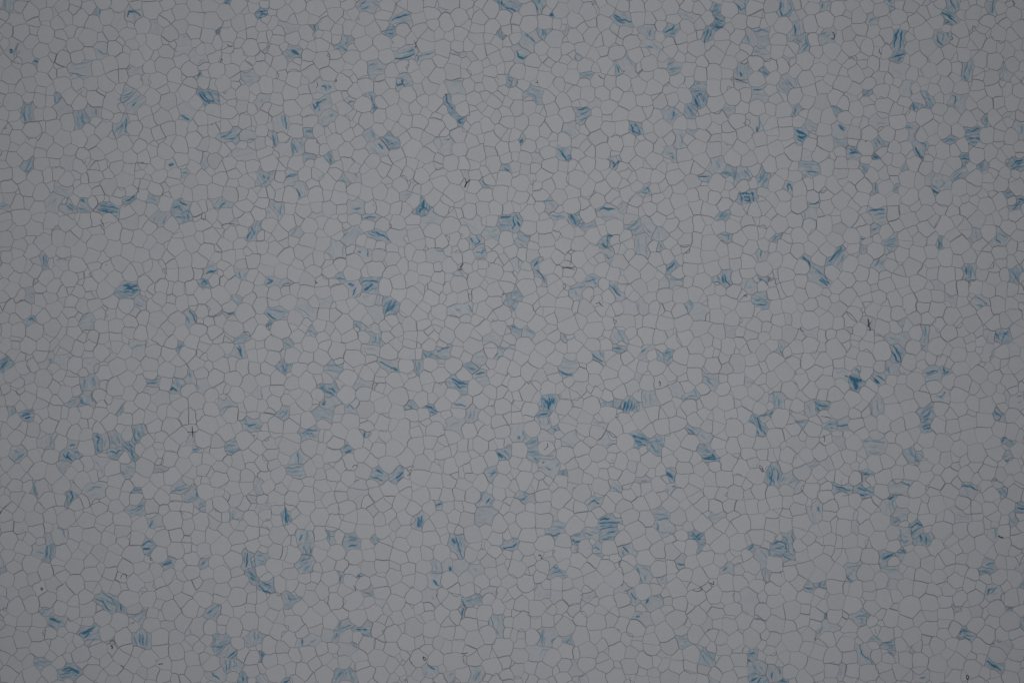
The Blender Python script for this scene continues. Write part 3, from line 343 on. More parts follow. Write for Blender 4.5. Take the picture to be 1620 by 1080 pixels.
"""60,25,42 130,50,45 75,85,35 50,130,30 145,140,60 60,180,45 285,55,50 250,15,30 405,30,55 335,90,25 490,60,45 470,40,18 580,90,45 600,30,45 560,20,20 690,35,55 690,115,55 405,140,50
525,155,50 480,100,25 790,45,42 840,25,45 800,115,50 890,75,30 940,40,42 905,145,15 1000,55,35 1010,155,55 1110,165,55 1160,50,55 1240,90,35 1255,30,45 1330,40,55 1200,165,40
1275,110,20 1370,140,55 1450,115,35 1540,65,55 1455,60,30 1470,150,20 1520,175,45 1600,35,40 1590,140,30 1390,215,35 830,180,35 860,160,25 30,50,30 200,180,35 240,180,30 125,250,50
40,240,35 230,270,52 180,260,12 420,200,45 405,260,48 505,260,52 120,340,55 30,370,38 205,340,35 395,350,22 455,330,50 540,330,40 610,360,50 625,280,48 665,330,15 700,205,35
800,245,55 715,265,40 710,355,50 795,335,42 905,275,55 925,200,45 1000,270,42 1080,260,45 1170,260,50 1260,280,15 1360,270,42 1440,220,20 1475,220,30 1425,260,30 1510,245,45
1475,310,48 1590,260,45 1390,315,35 1565,370,50 1570,305,25 1115,220,15 880,330,28 960,365,40 1065,345,45 1595,340,35 1470,380,15 1505,380,20 1330,410,52 1220,425,55 150,460,50
60,410,30 215,390,48 235,430,0.1 310,420,55 375,415,35 475,420,60 410,495,48 280,490,40 340,540,50 245,520,30 20,480,0.1 120,560,55 30,540,40 50,600,50 75,530,20 560,490,55
500,470,28 575,450,0.1 600,440,45 680,450,40 780,440,48 790,395,28 875,410,48 965,435,42 795,510,48 915,490,50 500,560,45 455,560,18 610,560,60 410,610,50 280,600,60 720,570,38
780,560,32 885,565,55 1000,535,48 1040,440,48 1170,520,25 1185,520,40 1240,560,55 1250,490,35 1350,490,42 1430,440,45 1510,430,35 1400,480,30 1470,550,42 1535,600,52 1560,510,55
1600,440,45 990,590,18 835,610,30 960,620,40 1090,600,30 1180,640,48 35,650,0.1 100,640,45 145,660,40 215,640,25 240,700,55 55,720,48 140,750,45 360,660,55 470,690,50 540,640,50
640,610,30 645,660,55 745,635,55 895,660,45 800,680,28 840,700,30 1000,730,60 1080,655,40 1040,680,25 1005,650,22 1110,740,55 1215,760,45 1265,660,50 1390,590,40 1440,640,48
1355,710,50 1430,710,30 1520,690,0.1 1600,690,45 1290,765,35 1380,800,55 1470,770,55 1600,640,30 1320,750,20 380,740,35 290,750,40 450,775,40 640,790,35 770,740,48 860,770,55
700,830,50 780,830,35 960,820,55 925,740,15 1030,820,45 1095,810,35 1160,830,40 1200,850,45 1280,850,45 1320,600,30 1590,755,30 85,840,50 20,840,25 170,860,38 210,800,45 420,860,55
325,890,50 250,900,35 175,920,45 85,930,45 490,860,30 555,950,50 440,930,45 650,910,45 860,860,48 660,970,35 770,920,52 860,970,52 900,920,25 935,910,25 1030,920,48 1135,925,50
1240,950,48 1250,920,35 1300,920,25 1380,920,45 1320,930,20 1450,880,40 1500,890,22 1560,860,55 1490,970,52 1580,940,40 305,1010,55 215,990,40 130,1020,55 40,1000,28 20,930,0.1
430,1020,60 350,1050,35 260,1060,40 480,960,40 690,1030,55 800,1030,52 930,1060,25 900,1000,40 1030,1030,35 1310,1020,55 1180,990,18 1160,1020,15 1170,1060,40 1260,1060,30
1460,1050,40 1520,1020,28 1590,1030,40 1080,1065,35 960,960,20 620,980,20 20,990,15""",
"""90,50,60 30,110,48 100,140,55 200,65,60 340,25,60 210,200,60 330,180,55 395,85,60 505,50,52 440,20,30 180,125,25 315,255,60 90,225,55 20,30,40 660,30,30 750,35,55 850,45,48
780,110,55 885,150,55 705,165,45 680,90,20 955,165,22 1005,165,35 1070,145,40 1055,90,25 1055,30,55 1115,85,40 1200,70,55 1130,220,60 1235,20,30 1330,90,45 1385,110,40 1270,150,55
1320,200,60 1450,70,55 1550,60,55 1430,190,60 1550,150,55 1230,235,30 1410,20,35 1600,210,40 620,225,60 500,190,40 820,195,60 930,240,50 1015,250,45 1060,225,15 100,300,40
30,350,55 195,350,60 130,370,25 95,370,15 220,260,30 170,260,25 310,330,25 410,305,55 520,300,50 395,380,45 480,360,40 600,290,15 650,290,35 740,300,50 670,330,20 600,350,55
520,430,60 645,420,60 720,340,40 680,365,15 760,420,50 850,285,55 930,360,55 1010,350,40 925,300,18 1080,360,25 1100,400,50 1140,320,45 1225,290,50 1315,305,35 1260,370,50
1190,410,60 1395,270,25 1425,290,30 1510,335,52 1360,440,60 1440,440,50 1435,370,35 1550,460,60 1560,410,30 1230,470,30 1040,480,60 910,440,48 880,400,15 1190,480,18 1100,440,30
1270,430,25 20,450,30 90,450,55 210,460,50 285,450,40 350,450,35 420,450,40 380,540,60 485,480,25 580,490,55 830,500,50 700,460,40 140,540,0.1 60,580,55 110,520,40 160,610,52
215,570,40 310,600,60 270,540,0.1 500,530,35 515,565,28 600,570,48 700,560,50 440,580,28 485,625,50 590,650,0.1 975,520,25 985,560,30 1060,580,52 1130,600,35 1165,540,55
1280,530,55 1365,540,40 1430,540,32 1290,600,30 1175,650,60 1285,630,45 1400,620,50 1385,660,35 1500,570,0.1 1560,540,20 1590,530,30 1450,590,15 1590,630,50 725,620,48 820,610,40
655,625,25 990,620,20 55,690,55 20,640,30 155,690,42 230,680,45 290,680,30 355,660,28 335,720,60 435,670,48 530,690,55 620,685,42 700,710,45 780,735,52 840,680,48 930,660,60
1040,675,60 960,760,60 1070,740,45 1160,770,55 1230,710,0.1 1295,700,38 1380,710,48 1465,690,55 1560,720,55 1265,775,40 1330,800,35 1415,820,60 1520,800,60 1600,780,40 1450,750,15
880,750,30 890,800,50 725,800,35 785,790,25 630,790,60 520,785,45 435,790,60 50,780,25 130,790,60 60,830,30 20,770,30 1245,740,35 1100,705,30 50,910,55 285,830,35 340,880,55
260,920,55 405,890,28 480,880,55 570,840,45 660,880,60 580,920,45 760,890,45 790,850,40 880,860,48 840,940,55 1000,850,55 970,960,60 1140,890,60 1040,910,30 1260,860,55 1340,870,28
1370,910,15 1310,930,45 1430,850,50 1440,930,55 1350,960,55 1470,865,30 1580,900,50 120,990,50 200,1010,60 40,1000,50 335,965,45 475,960,55 430,1050,35 320,1050,50 280,1010,25
600,970,55 530,1050,60 665,960,18 750,970,60 660,1040,60 820,1010,30 900,1020,25 820,1060,45 1000,1050,60 1120,980,45 1110,1040,55 1220,990,55 1290,1020,40 1380,1050,55
1440,1010,40 1210,1060,40 250,1060,30 900,1060,30 130,1060,40 720,920,18 60,970,20 35,1065,30""",
"""35,80,55 25,20,35 105,70,55 120,15,30 215,65,60 200,125,45 300,115,40 380,20,45 365,90,45 490,15,55 430,80,50 475,90,60 600,30,55 630,100,50 705,60,60 560,30,30 785,130,50
700,180,55 600,180,35 645,200,22 515,180,50 440,185,35 400,180,40 790,210,48 860,75,35 910,40,28 1010,45,60 1100,30,30 1140,30,30 1095,110,60 1005,105,25 1225,110,60 1060,220,60
1160,180,40 1140,160,35 1320,100,52 1390,75,35 1315,20,30 1395,20,45 1490,50,50 1495,105,40 1260,200,48 1360,200,60 1490,220,55 1585,180,50 1600,80,40 1570,110,25 1600,30,35
70,160,20 200,210,45 300,240,55 390,235,35 320,200,30 430,260,30 220,270,48 470,280,35 545,270,50 350,320,60 235,360,55 310,390,50 145,380,48 145,330,25 40,320,55 60,410,40
190,440,50 435,385,60 620,380,55 650,285,55 660,345,35 790,310,42 560,270,20 710,430,50 850,365,28 895,390,40 910,300,60 890,225,25 965,255,45 1015,330,42 1090,320,35 1140,290,50
975,400,48 1090,400,45 1120,430,15 1230,290,42 1310,300,55 1225,360,40 1290,390,55 1390,280,25 1475,310,48 1545,310,45 1460,410,50 1560,420,55 1380,420,40 1190,430,50 1275,455,45
1600,290,25 1600,390,0.1 870,470,55 960,480,50 1045,500,45 770,450,40 1340,450,20 1605,530,50 40,490,45 125,500,60 240,540,50 330,510,45 430,470,55 500,480,25 560,490,50 50,560,50
155,620,60 430,560,60 535,590,60 640,520,45 660,600,50 735,540,60 805,530,50 640,470,35 300,560,28 230,610,35 310,650,48 425,650,60 380,530,15 50,640,25 45,710,60 215,690,48
130,730,40 300,710,35 490,650,25 515,725,50 890,600,70 810,600,20 1020,570,60 1120,560,45 1025,650,50 960,680,48 1125,640,60 875,690,55 780,670,60 720,650,35 1205,540,45
1310,540,55 1235,660,50 1315,620,45 1415,510,0.1 1450,610,55 1550,540,60 1500,540,30 1360,570,30 1320,710,50 1260,570,20 1420,690,50 1540,680,60 1380,640,28 1590,620,40 1180,680,15
590,560,15 30,800,50 150,820,70 250,770,45 380,750,0.1 380,800,52 225,730,30 235,850,50 330,880,52 500,830,55 510,780,40 620,760,55 745,770,55 820,750,35 665,690,35 670,830,55
575,830,12 605,830,14 410,910,52 345,840,30 520,910,45 460,920,22 910,780,55 1020,730,60 1120,710,45 1120,770,45 840,840,60 950,845,55 1075,840,60 1165,830,40 1240,850,50
1390,770,55 1480,770,50 1180,740,45 1340,850,55 1590,830,50 1470,800,15 1450,900,60 1580,900,50 1530,760,0.1 1195,940,55 960,930,55 1075,960,60 870,930,50 760,930,48 690,910,40
815,920,20 1300,910,30 1340,930,40 1560,940,25 20,920,30 90,860,35 110,910,40 185,940,48 60,960,25 290,970,55 360,970,20 400,1000,50 530,1000,55 640,1020,60 740,980,45 835,1000,55
960,1000,45 760,1040,45 880,1040,30 320,1030,25 230,1050,55 140,1010,50 150,1040,15 1070,1040,50 1180,1040,50 1150,1010,30 1300,990,55 1430,1020,60 1555,980,48 1540,1040,55
1610,960,30 1330,1060,35 400,1070,30 520,1060,35 660,1065,30 1270,1060,15 1250,1040,30 60,1065,0.1""",
]
BLUE = [
"""20,0 85,0 78,45 45,75 20,40;.3;.4,16,30,5,28,45
55,80 95,70 135,95 140,140 95,165 55,140;.04;.5,12,60,90,95,75,130,95;.5,8,50,145,70,155
605,45 640,60 632,115 600,100;.35;.7,10,632,55,628,110;.4,10,608,50,605,95
800,80 815,50 870,60 900,95 875,115 850,150 810,125;.15;.9,12,805,105,815,78,850,72,885,98;.4,10,840,80,855,110,850,140
722,90 790,80 800,125 780,185 735,185 722,140;.1;.3,8,740,150,765,120
960,125 985,130 990,170 1020,185 1000,205 960,195;.25;
1430,0 1465,0 1455,22 1435,20;.8;
1392,180 1388,215 1372,212;.7;
70,245 130,270 110,330 85,370 45,350 50,290;.15;.7,10,115,275,95,320,85,360;.6,8,130,280,105,340;.8,8,70,310,78,325,72,335
130,280 190,310 210,340 205,395 150,405 135,355 100,350;.15;.4,8,100,350,130,320
205,380 250,385 232,430 215,405;.4;.8,8,210,388,245,390
600,290 640,275 672,300 682,340 660,360 605,335;.2;.6,10,630,320,655,345,675,340;.4,8,610,310,640,330
445,410 575,390 572,470 540,485 450,460;.2;.7,8,450,460,500,475,540,485;.4,8,450,415,520,405,572,392;.3,8,470,440,540,430
810,465 840,430 905,425 905,470 830,475;.25;.3,8,830,450,890,435
1115,265 1145,225 1190,220 1205,270 1200,345 1125,345;.2;.3,10,1150,235,1180,235
1200,345 1230,320 1310,370 1280,400 1250,410 1205,385;.15;.6,8,1255,405,1275,385,1300,380
1225,490 1275,455 1265,495 1240,510;.4;.8,8,1270,460,1250,490
1530,470 1570,455 1620,455 1615,510 1575,525 1535,500;.3;.3,10,1560,480,1610,490
1250,580 1300,570 1345,590 1385,640 1320,660 1285,625;.5;.8,10,1255,585,1290,630,1325,655;.8,8,1280,580,1320,640,1350,640;.7,8,1310,580,1345,610,1352,640
805,555 850,590 815,625 770,640 775,610;.3;.7,8,780,605,810,600,835,580;.5,8,775,625,815,615
790,655 850,595 910,610 915,650 850,720 815,700;.25;.8,10,840,670,860,650;.4,8,810,660,890,605;.3,8,850,715,905,650
670,620 700,585 740,595 760,630 745,690 710,700 675,680;.12;.6,8,750,625,762,635
135,690 150,660 220,655 205,770 140,755;.35;.6,14,160,665,150,720,160,760;.4,12,195,665,185,760
345,690 400,630 435,685 420,720 370,750;.2;
540,710 565,670 630,690 630,735 580,745 545,740;.25;.5,12,605,690,610,730
480,730 540,705 562,765 510,815 480,820;.4;.5,10,525,720,515,760,545,785;.4,10,490,740,490,800
355,590 370,600 365,640 350,630;.5;
1140,670 1190,655 1225,690 1225,725 1190,760 1150,740 1135,705;.2;1,16,1150,732,1170,742,1190,755
730,810 790,745 810,750 805,850 745,855;.3;.8,10,800,755,795,840;.6,10,790,760,770,800,735,825;.5,10,780,790,760,850
1395,870 1430,850 1490,800 1525,840 1500,880 1450,895;.35;.8,8,1400,870,1440,855,1470,835;.7,8,1420,878,1470,880,1520,845
1525,850 1560,825 1600,830 1615,880 1560,890 1530,870;.15;.8,8,1560,888,1610,880
1480,980 1570,930 1620,975 1620,1005 1530,1015;.2;.2,8,1500,990,1600,970
1050,1040 1095,1020 1105,1045 1090,1065 1055,1060;.02;1,22,1072,1042,1092,1042
1285,980 1305,975 1305,1050 1280,1030;.25;
155,1080 165,1030 185,1000 215,1020 205,1080;.25;.6,8,195,1010,165,1075;.5,8,205,1040,190,1080
385,1030 420,990 480,1000 455,1050 430,1080;.18;""",
"""10,60 70,50 80,90 60,125 10,115;.5;.7,10,25,75,60,70;.7,10,30,100,40,80,65,100;.6,8,15,115,55,115
650,40 680,0 740,0 765,35 720,65 660,70;.3;.7,8,655,45,690,5;.6,8,665,60,715,45;.4,8,740,15,765,38
1145,50 1160,10 1210,5 1275,20 1240,60 1175,75;.12;.5,10,1160,45,1180,60,1220,65
1520,0 1620,0 1620,65 1570,50 1545,30;.35;.8,10,1555,0,1555,30,1600,55,1620,60;.6,8,1525,5,1545,25
855,120 975,85 975,150 880,160;.3;.9,10,860,125,920,105,972,92;.4,8,880,150,970,130
805,210 865,178 878,190 875,220 830,222;.5;.7,8,815,205,870,185;.6,8,835,218,870,210
1540,205 1580,215 1570,245 1545,225;.5;
355,155 385,155 385,195 365,190;.5;.7,8,370,160,375,190
150,150 200,145 255,180 215,205 175,200;.22;
50,330 95,280 70,335;.3;.6,8,60,325,85,290
500,305 560,240 600,250 590,285 560,320 515,320;.35;.6,10,510,310,545,300,570,318;.5,14,580,245,570,285
200,290 250,290 285,310 285,350 205,385 195,340;.35;1,16,228,322,270,345;1,10,225,318,240,322
875,320 985,290 1015,340 1000,360 890,385;.28;.9,10,885,375,940,370,1000,345;.8,10,960,330,995,320;.4,8,890,340,950,335;.4,6,980,300,1005,340
1015,365 1060,345 1130,330 1060,365 1025,400;.2;.8,8,1020,390,1030,358,1080,345,1120,335
1250,335 1310,335 1320,355 1270,350;.2;.5,6,1255,336,1315,338
710,410 760,400 830,405 810,450 765,490 720,480;.3;.6,8,720,412,770,405;.5,8,755,440,800,442
890,520 930,480 970,500 975,545 910,555;.3;.9,8,890,520,895,545,925,530,930,505;.4,8,900,500,935,500,925,520;.3,14,950,540,970,530
1210,530 1265,505 1300,510 1310,590 1265,590 1225,570;.22;.4,8,1240,520,1300,510;.4,6,1265,590,1305,585
350,550 400,505 480,540 480,570 420,585 370,575;.2;.8,12,415,545,440,545,445,575;.7,8,455,545,475,550,460,565
340,660 370,655 440,620 470,610 475,660 400,705 355,685;.25;1,10,360,660,375,690,390,670,385,655,440,630;.6,8,400,700,402,670
415,750 440,705 500,710 490,790 415,790;.25;.6,12,465,735,488,725;.6,6,425,795,485,795;.4,8,415,760,420,770
580,650 600,625 625,640 620,670 590,670;.15;.8,8,585,655,600,640,620,645;.5,6,590,668,625,665
700,605 740,600 745,645 760,680 745,685 725,640;.45;.7,8,725,610,745,660,755,680;.5,6,745,685,790,680
5,610 75,595 50,650 5,690;.2;.5,8,30,650,40,635
1195,650 1215,610 1250,690 1225,685;.45;.9,8,1205,650,1225,660,1240,690;.7,6,1210,620,1200,650
1240,715 1325,745 1315,775 1290,790 1270,755;.5;.8,8,1280,765,1300,755,1320,750;.7,8,1275,765,1300,785
1580,505 1610,480 1620,540 1595,530;.5;.6,8,1590,500,1610,520
915,650 965,650 970,720 935,725 915,685;.15;
1000,555 1055,550 1060,600 1020,600;.1;
110,745 170,725 190,720 205,800 195,830 120,820;.2;.9,9,178,725,188,775,195,815;.6,8,160,735,175,800
90,850 120,850 130,935 115,905;.4;.8,9,105,860,122,930
130,920 220,890 225,980 160,990 140,960;.18;
222,895 290,890 300,930 255,980 225,970;.3;.8,8,225,900,250,940,260,965;.6,8,280,895,295,925;.8,6,230,920,240,970
305,835 350,815 355,850 330,860;.4;.8,8,315,835,350,830
315,985 360,1000 320,1015;.4;
450,1000 480,985 485,1020 460,1030;.5;.7,8,465,1000,475,1020
680,850 735,815 770,880 690,880;.3;.5,14,730,830,745,870
800,880 830,850 890,890 880,930 845,940;.45;.5,10,815,875,840,915,885,905
700,920 730,895 795,890 840,940 835,985 780,980 715,950;.25;1,12,780,915,800,940;.4,8,720,930,780,980;.4,6,700,900,740,890
1185,880 1230,870 1250,890 1230,975 1180,975;.2;.6,8,1195,885,1230,880;.4,6,1245,890,1228,970
1560,1060 1590,1045 1610,1080 1570,1080;.5;.7,8,1570,1060,1600,1080""",
"""0,20 50,40 30,80 0,75;.45;.7,10,0,60,30,75;.5,8,0,35,40,50
135,0 195,0 185,45 160,70 145,40;.45;.8,10,140,10,150,40,165,60;.6,8,170,0,180,30
235,95 255,82 265,100 245,112;.6;1,14,245,100,260,92
635,95 670,80 760,130 750,160 690,160 650,130;.3;1,10,650,95,690,125,755,140;.9,9,640,105,670,130,710,150;.5,8,680,85,740,115
1050,75 1180,105 1140,140 1100,115;.22;.3,8,1070,85,1150,125
1265,70 1295,25 1310,60 1290,95;.45;.8,8,1270,80,1305,60;.5,8,1280,50,1295,30
1270,105 1345,110 1340,180 1270,190 1285,140;.55;.6,14,1290,115,1310,140,1335,130;.7,10,1275,180,1335,170;.5,10,1290,150,1300,180
1205,260 1225,185 1280,180 1270,215 1240,265;.4;.9,9,1215,265,1245,190;.7,8,1240,260,1265,190;.5,8,1210,220,1225,190
1410,20 1440,0 1485,0 1475,60 1450,70;.35;.7,9,1415,25,1450,65,1475,50;.5,9,1475,0,1475,50
180,185 230,185 205,235 180,220;.5;.5,8,195,190,200,230
330,210 345,150 380,180 350,215;.3;
50,250 80,215 150,210 165,260 135,280 125,330 70,300;.25;.8,9,95,220,135,255,145,270;.6,8,80,215,100,240;.3,8,65,260,110,300
20,320 50,290 110,320 100,360 60,385 25,370;.25;1,10,30,325,40,355,65,375,100,355;.7,8,50,360,75,365;.5,8,30,320,60,315
800,210 850,170 905,180 880,240 865,215;.3;.5,8,850,180,870,220;.4,8,880,180,870,230
970,190 1010,155 1065,175 1030,230 990,235 968,210;.35;1,12,972,205,1010,185,1025,165;.5,10,985,225,1030,210,1055,185
825,290 885,255 920,300 910,335 860,310;.2;.7,10,850,298,890,302;.4,8,885,255,920,310
375,345 400,330 430,370 400,385;.4;.4,8,385,350,410,375
665,390 720,350 775,420 770,475 735,465 690,420;.2;.6,8,720,355,770,420
655,440 660,400 690,455 680,465;.4;.8,8,662,410,680,460
975,410 1015,370 1065,410 1060,440 1010,465;.35;.5,10,985,415,1030,390;.6,10,995,445,1060,425;.4,8,1010,460,1060,435
1480,210 1540,210 1555,270 1490,280 1465,245;.25;.5,14,1480,220,1500,270
1525,200 1575,180 1620,190 1620,280 1570,295 1555,250;.3;.7,8,1535,205,1580,190,1620,200;.3,8,1560,240,1615,230
1535,310 1560,305 1620,320 1620,365 1540,350;.3;.5,10,1540,325,1570,330;.4,8,1570,350,1620,345
1415,440 1440,410 1490,410 1505,450 1490,490 1420,490;.3;.9,14,1445,460,1452,485;.5,8,1425,420,1425,480;.3,8,1485,415,1500,450
1405,510 1490,520 1490,555 1420,550;.15;.5,6,1410,515,1490,530
1520,570 1605,545 1605,630 1530,635;.25;.8,8,1525,565,1560,572,1600,552;.4,8,1525,600,1605,605
1585,440 1620,445 1620,490 1590,470;.5;.6,8,1590,450,1615,475
0,505 28,510 20,545 0,545;.45;
435,485 465,465 505,470 500,500 460,490;.35;.5,8,440,485,500,478
80,590 130,545 178,570 175,650 150,650 135,605 90,610;.35;.6,9,90,595,140,600,155,640;.3,12,130,560,170,580
1140,580 1165,520 1190,530 1220,560 1165,605;.4;.6,9,1150,590,1185,565;.6,8,1165,525,1195,535
1150,625 1200,590 1240,600 1195,685 1160,660;.5;.9,10,1155,630,1180,675;.8,8,1170,610,1200,595;.6,10,1200,600,1210,640
1100,690 1130,665 1175,710 1150,745 1120,720;.4;.6,8,1115,680,1150,730;.4,8,1135,670,1165,705
405,690 430,675 485,690 485,745 430,770 430,730;.4;.8,9,415,700,460,685,480,690;.6,9,430,725,480,710;.5,9,435,760,480,740
955,700 1000,690 1050,705 1045,745 1010,775 975,740;.3;.9,10,1025,705,1020,735;.5,10,1005,760,1040,725;.4,8,965,705,1005,690
745,815 760,780 815,780 820,855 760,845;.4;.9,10,755,790,765,830,800,850;.7,10,780,790,805,810,810,845;.5,8,750,820,790,790
330,830 365,775 400,800 410,840 375,865;.25;.5,10,335,835,370,860
490,655 530,630 560,660 555,685 490,685;.15;
1340,690 1420,660 1400,705 1370,725;.3;.5,6,1345,690,1365,690
1490,740 1550,735 1570,760 1560,835 1535,830;.12;.7,8,1560,740,1568,790,1555,830;1,14,1548,805,1552,830
1030,850 1080,845 1085,915 1045,910;.22;.6,8,1070,850,1078,910
1120,835 1170,830 1160,865 1145,860;.35;.5,8,1150,840,1160,860
45,895 60,875 80,885 65,910;.25;1,18,55,900,68,885
285,930 330,935 375,970 375,1025 330,1015 295,995;.35;.9,9,290,945,315,960,340,1010,370,1020;.8,8,350,990,370,980,370,1000,355,1005;.5,8,310,940,345,955
120,970 150,950 190,995 160,1040 140,1030;.2;.5,8,130,960,175,970,190,995;.4,8,135,1030,165,1035
960,970 1010,945 1030,985 1030,1015 995,1000;.3;.6,8,975,975,1015,970;.7,8,1010,985,1020,1005
620,995 690,1005 650,1060 640,1055;.3;1,12,632,1020,645,1035;1,10,645,1055,675,1020
1260,1025 1300,1010 1335,1035 1330,1075 1270,1070;.25;.6,14,1300,1025,1310,1065
1360,1055 1400,1065 1410,1080 1375,1080;.5;
940,400 1000,380 985,420;.15;""",
"""70,20 130,10 155,40 140,95 90,105 70,70;.3;.9,10,85,20,75,60,85,98,115,95;.6,8,140,20,148,60,125,90;.3,8,100,20,90,60
150,80 185,110 185,135 140,125;.25;
325,20 400,15 385,50 345,75;.3;.6,10,340,20,345,50;.4,8,385,20,370,55
745,0 800,0 795,55 775,60;.4;.6,8,760,5,790,50;.8,6,760,0,785,0
625,145 650,90 700,115 680,150;.3;.7,7,640,140,665,120,690,118
1145,0 1205,0 1210,40 1195,70 1165,55;.35;.7,10,1155,0,1165,30,1190,60;.5,8,1200,5,1205,50
1095,75 1125,75 1205,130 1190,150 1110,100;.4;.9,10,1100,80,1150,110,1190,145;.5,8,1120,75,1180,115
1110,140 1160,130 1130,160;.55;.7,8,1115,150,1150,138
1375,95 1385,35 1410,10 1440,0 1430,90;.25;.9,8,1425,0,1420,80;.5,6,1405,20,1410,85
150,215 165,140 220,145 215,225 150,245;.3;.9,10,168,160,175,215;.5,10,155,225,190,225;.3,8,200,160,190,200
170,250 240,220 260,300 215,325 190,290;.35;.8,8,235,235,250,290,230,315;.6,8,215,290,240,280;.4,8,180,255,215,270
330,240 350,200 405,195 415,240 400,270 345,260;.28;.6,8,340,220,370,205;.7,8,415,205,425,245,405,250;.4,10,360,230,390,225
790,320 815,190 870,200 860,290 830,330;.35;.9,10,825,190,795,300;1,9,845,205,838,270,830,320;.7,8,810,210,800,260;.4,8,865,210,855,290
775,370 800,330 860,340 845,385 810,390;.4;.9,9,785,365,855,345;.7,8,820,385,845,365;.5,8,805,335,830,345
1060,240 1075,205 1140,205 1155,240 1110,290 1080,280;.3;.9,9,1065,220,1080,270,1105,290;.7,9,1130,205,1145,235;.6,8,1110,215,1105,260;.4,8,1075,205,1105,215
1230,450 1245,390 1295,390 1295,450 1260,520 1240,490;.35;.6,10,1265,395,1245,460;.7,8,1240,480,1260,515;.4,8,1290,400,1270,480
1455,470 1490,415 1540,470 1510,515 1470,500;.2;.4,8,1465,480,1495,430;.3,8,1500,430,1520,480
775,430 790,395 850,400 870,430 865,490 800,475;.15;.3,8,790,440,850,480
60,545 100,510 155,555 125,595 85,580;.3;.6,8,70,545,130,590;.5,8,90,520,145,560
110,500 150,480 185,520 180,555 155,550;.28;.5,8,120,500,155,545;.4,8,170,495,180,545
840,580 850,525 905,530 905,605 880,610;.22;.6,8,910,530,905,600
100,370 150,365 130,410;.25;
660,485 720,460 735,520 690,530;.15;
970,600 1000,590 1045,635 1010,680 1000,640;.45;.6,9,980,610,1030,640;.5,8,1005,650,1010,675
915,620 970,600 1000,640 1000,670 930,650;.15;.3,8,930,620,985,640
915,650 950,670 1000,690 920,695;.4;.9,8,920,655,925,695;.7,8,935,675,945,695
600,600 660,570 645,600 610,610;.5;.8,8,605,600,655,575
1150,620 1180,600 1250,610 1245,680 1220,710 1190,690;.25;.8,8,1170,605,1190,615,1175,680;.4,8,1190,640,1230,620
1170,660 1190,660 1185,695 1172,690;.5;
165,665 190,660 215,700 165,735;.4;.7,8,170,670,168,725
425,695 460,700 440,725;.5;
1355,770 1380,725 1400,790 1375,800;.45;.6,8,1380,740,1390,790
1255,810 1335,805 1340,870 1300,880 1265,850;.45;.9,9,1260,825,1300,830,1330,815;.6,9,1285,850,1335,850
1270,880 1335,860 1350,885 1320,910 1280,900;.45;.9,9,1275,880,1310,870,1345,885;.5,7,1285,900,1330,900
1120,890 1155,855 1190,880 1150,910;.45;.8,8,1130,895,1155,880,1180,885
180,820 210,800 245,840 250,870 210,910 180,870;.45;1,12,185,825,235,850;1,10,190,860,215,875,240,860;.8,8,195,840,220,850;.7,8,190,880,215,900
245,800 260,785 305,800 300,825 265,825;.3;.3,10,260,800,300,810
410,850 425,800 480,785 505,820 490,850 440,880;.2;1,12,450,800,480,825;.7,8,445,790,495,815;.5,8,410,860,440,878
425,890 480,880 495,920 430,930;.3;.4,8,435,905,490,910
505,930 545,930 590,970 560,1000 515,985;.4;.9,10,520,950,570,968;.9,8,515,975,550,965;.5,8,540,935,555,955
665,880 700,870 735,905 705,930 665,940;.35;.7,9,690,885,720,920;.4,8,680,900,685,935
650,780 700,740 750,760 750,800 690,800;.15;.5,7,685,805,705,780,745,780
880,800 915,790 940,850 900,880;.28;.6,8,880,805,910,810
925,920 950,890 1005,910 1005,960 975,1005 935,965;.35;1,9,935,935,945,970,980,1000;.6,9,960,900,995,915,1000,950
1215,1000 1245,985 1275,995 1265,1030 1230,1035;.55;.6,8,1220,1005,1265,1010
1335,1070 1350,1025 1375,1040 1355,1075;.45;.6,8,1355,1030,1345,1065
1530,1060 1550,1015 1590,1005 1620,1005 1620,1060 1540,1075;.45;.9,9,1540,1050,1575,1020,1615,1015;.7,9,1545,1070,1600,1045;.5,8,1560,1040,1600,1030
215,965 265,960 275,1000 235,1020;.18;
200,1060 240,1025 295,1035 300,1080 220,1080;.25;.3,8,220,1050,290,1060
595,1055 620,1035 620,1075;.5;
670,985 700,995 690,1010;.6;1,8,672,992,695,1000
830,1060 860,1035 865,1065;.35;
1570,780 1620,770 1620,870 1590,880;.22;.5,9,1610,790,1600,850;.3,8,1580,800,1620,810
1495,725 1530,715 1530,740 1505,745;.15;
495,610 550,605 545,640 510,645;.12;""",
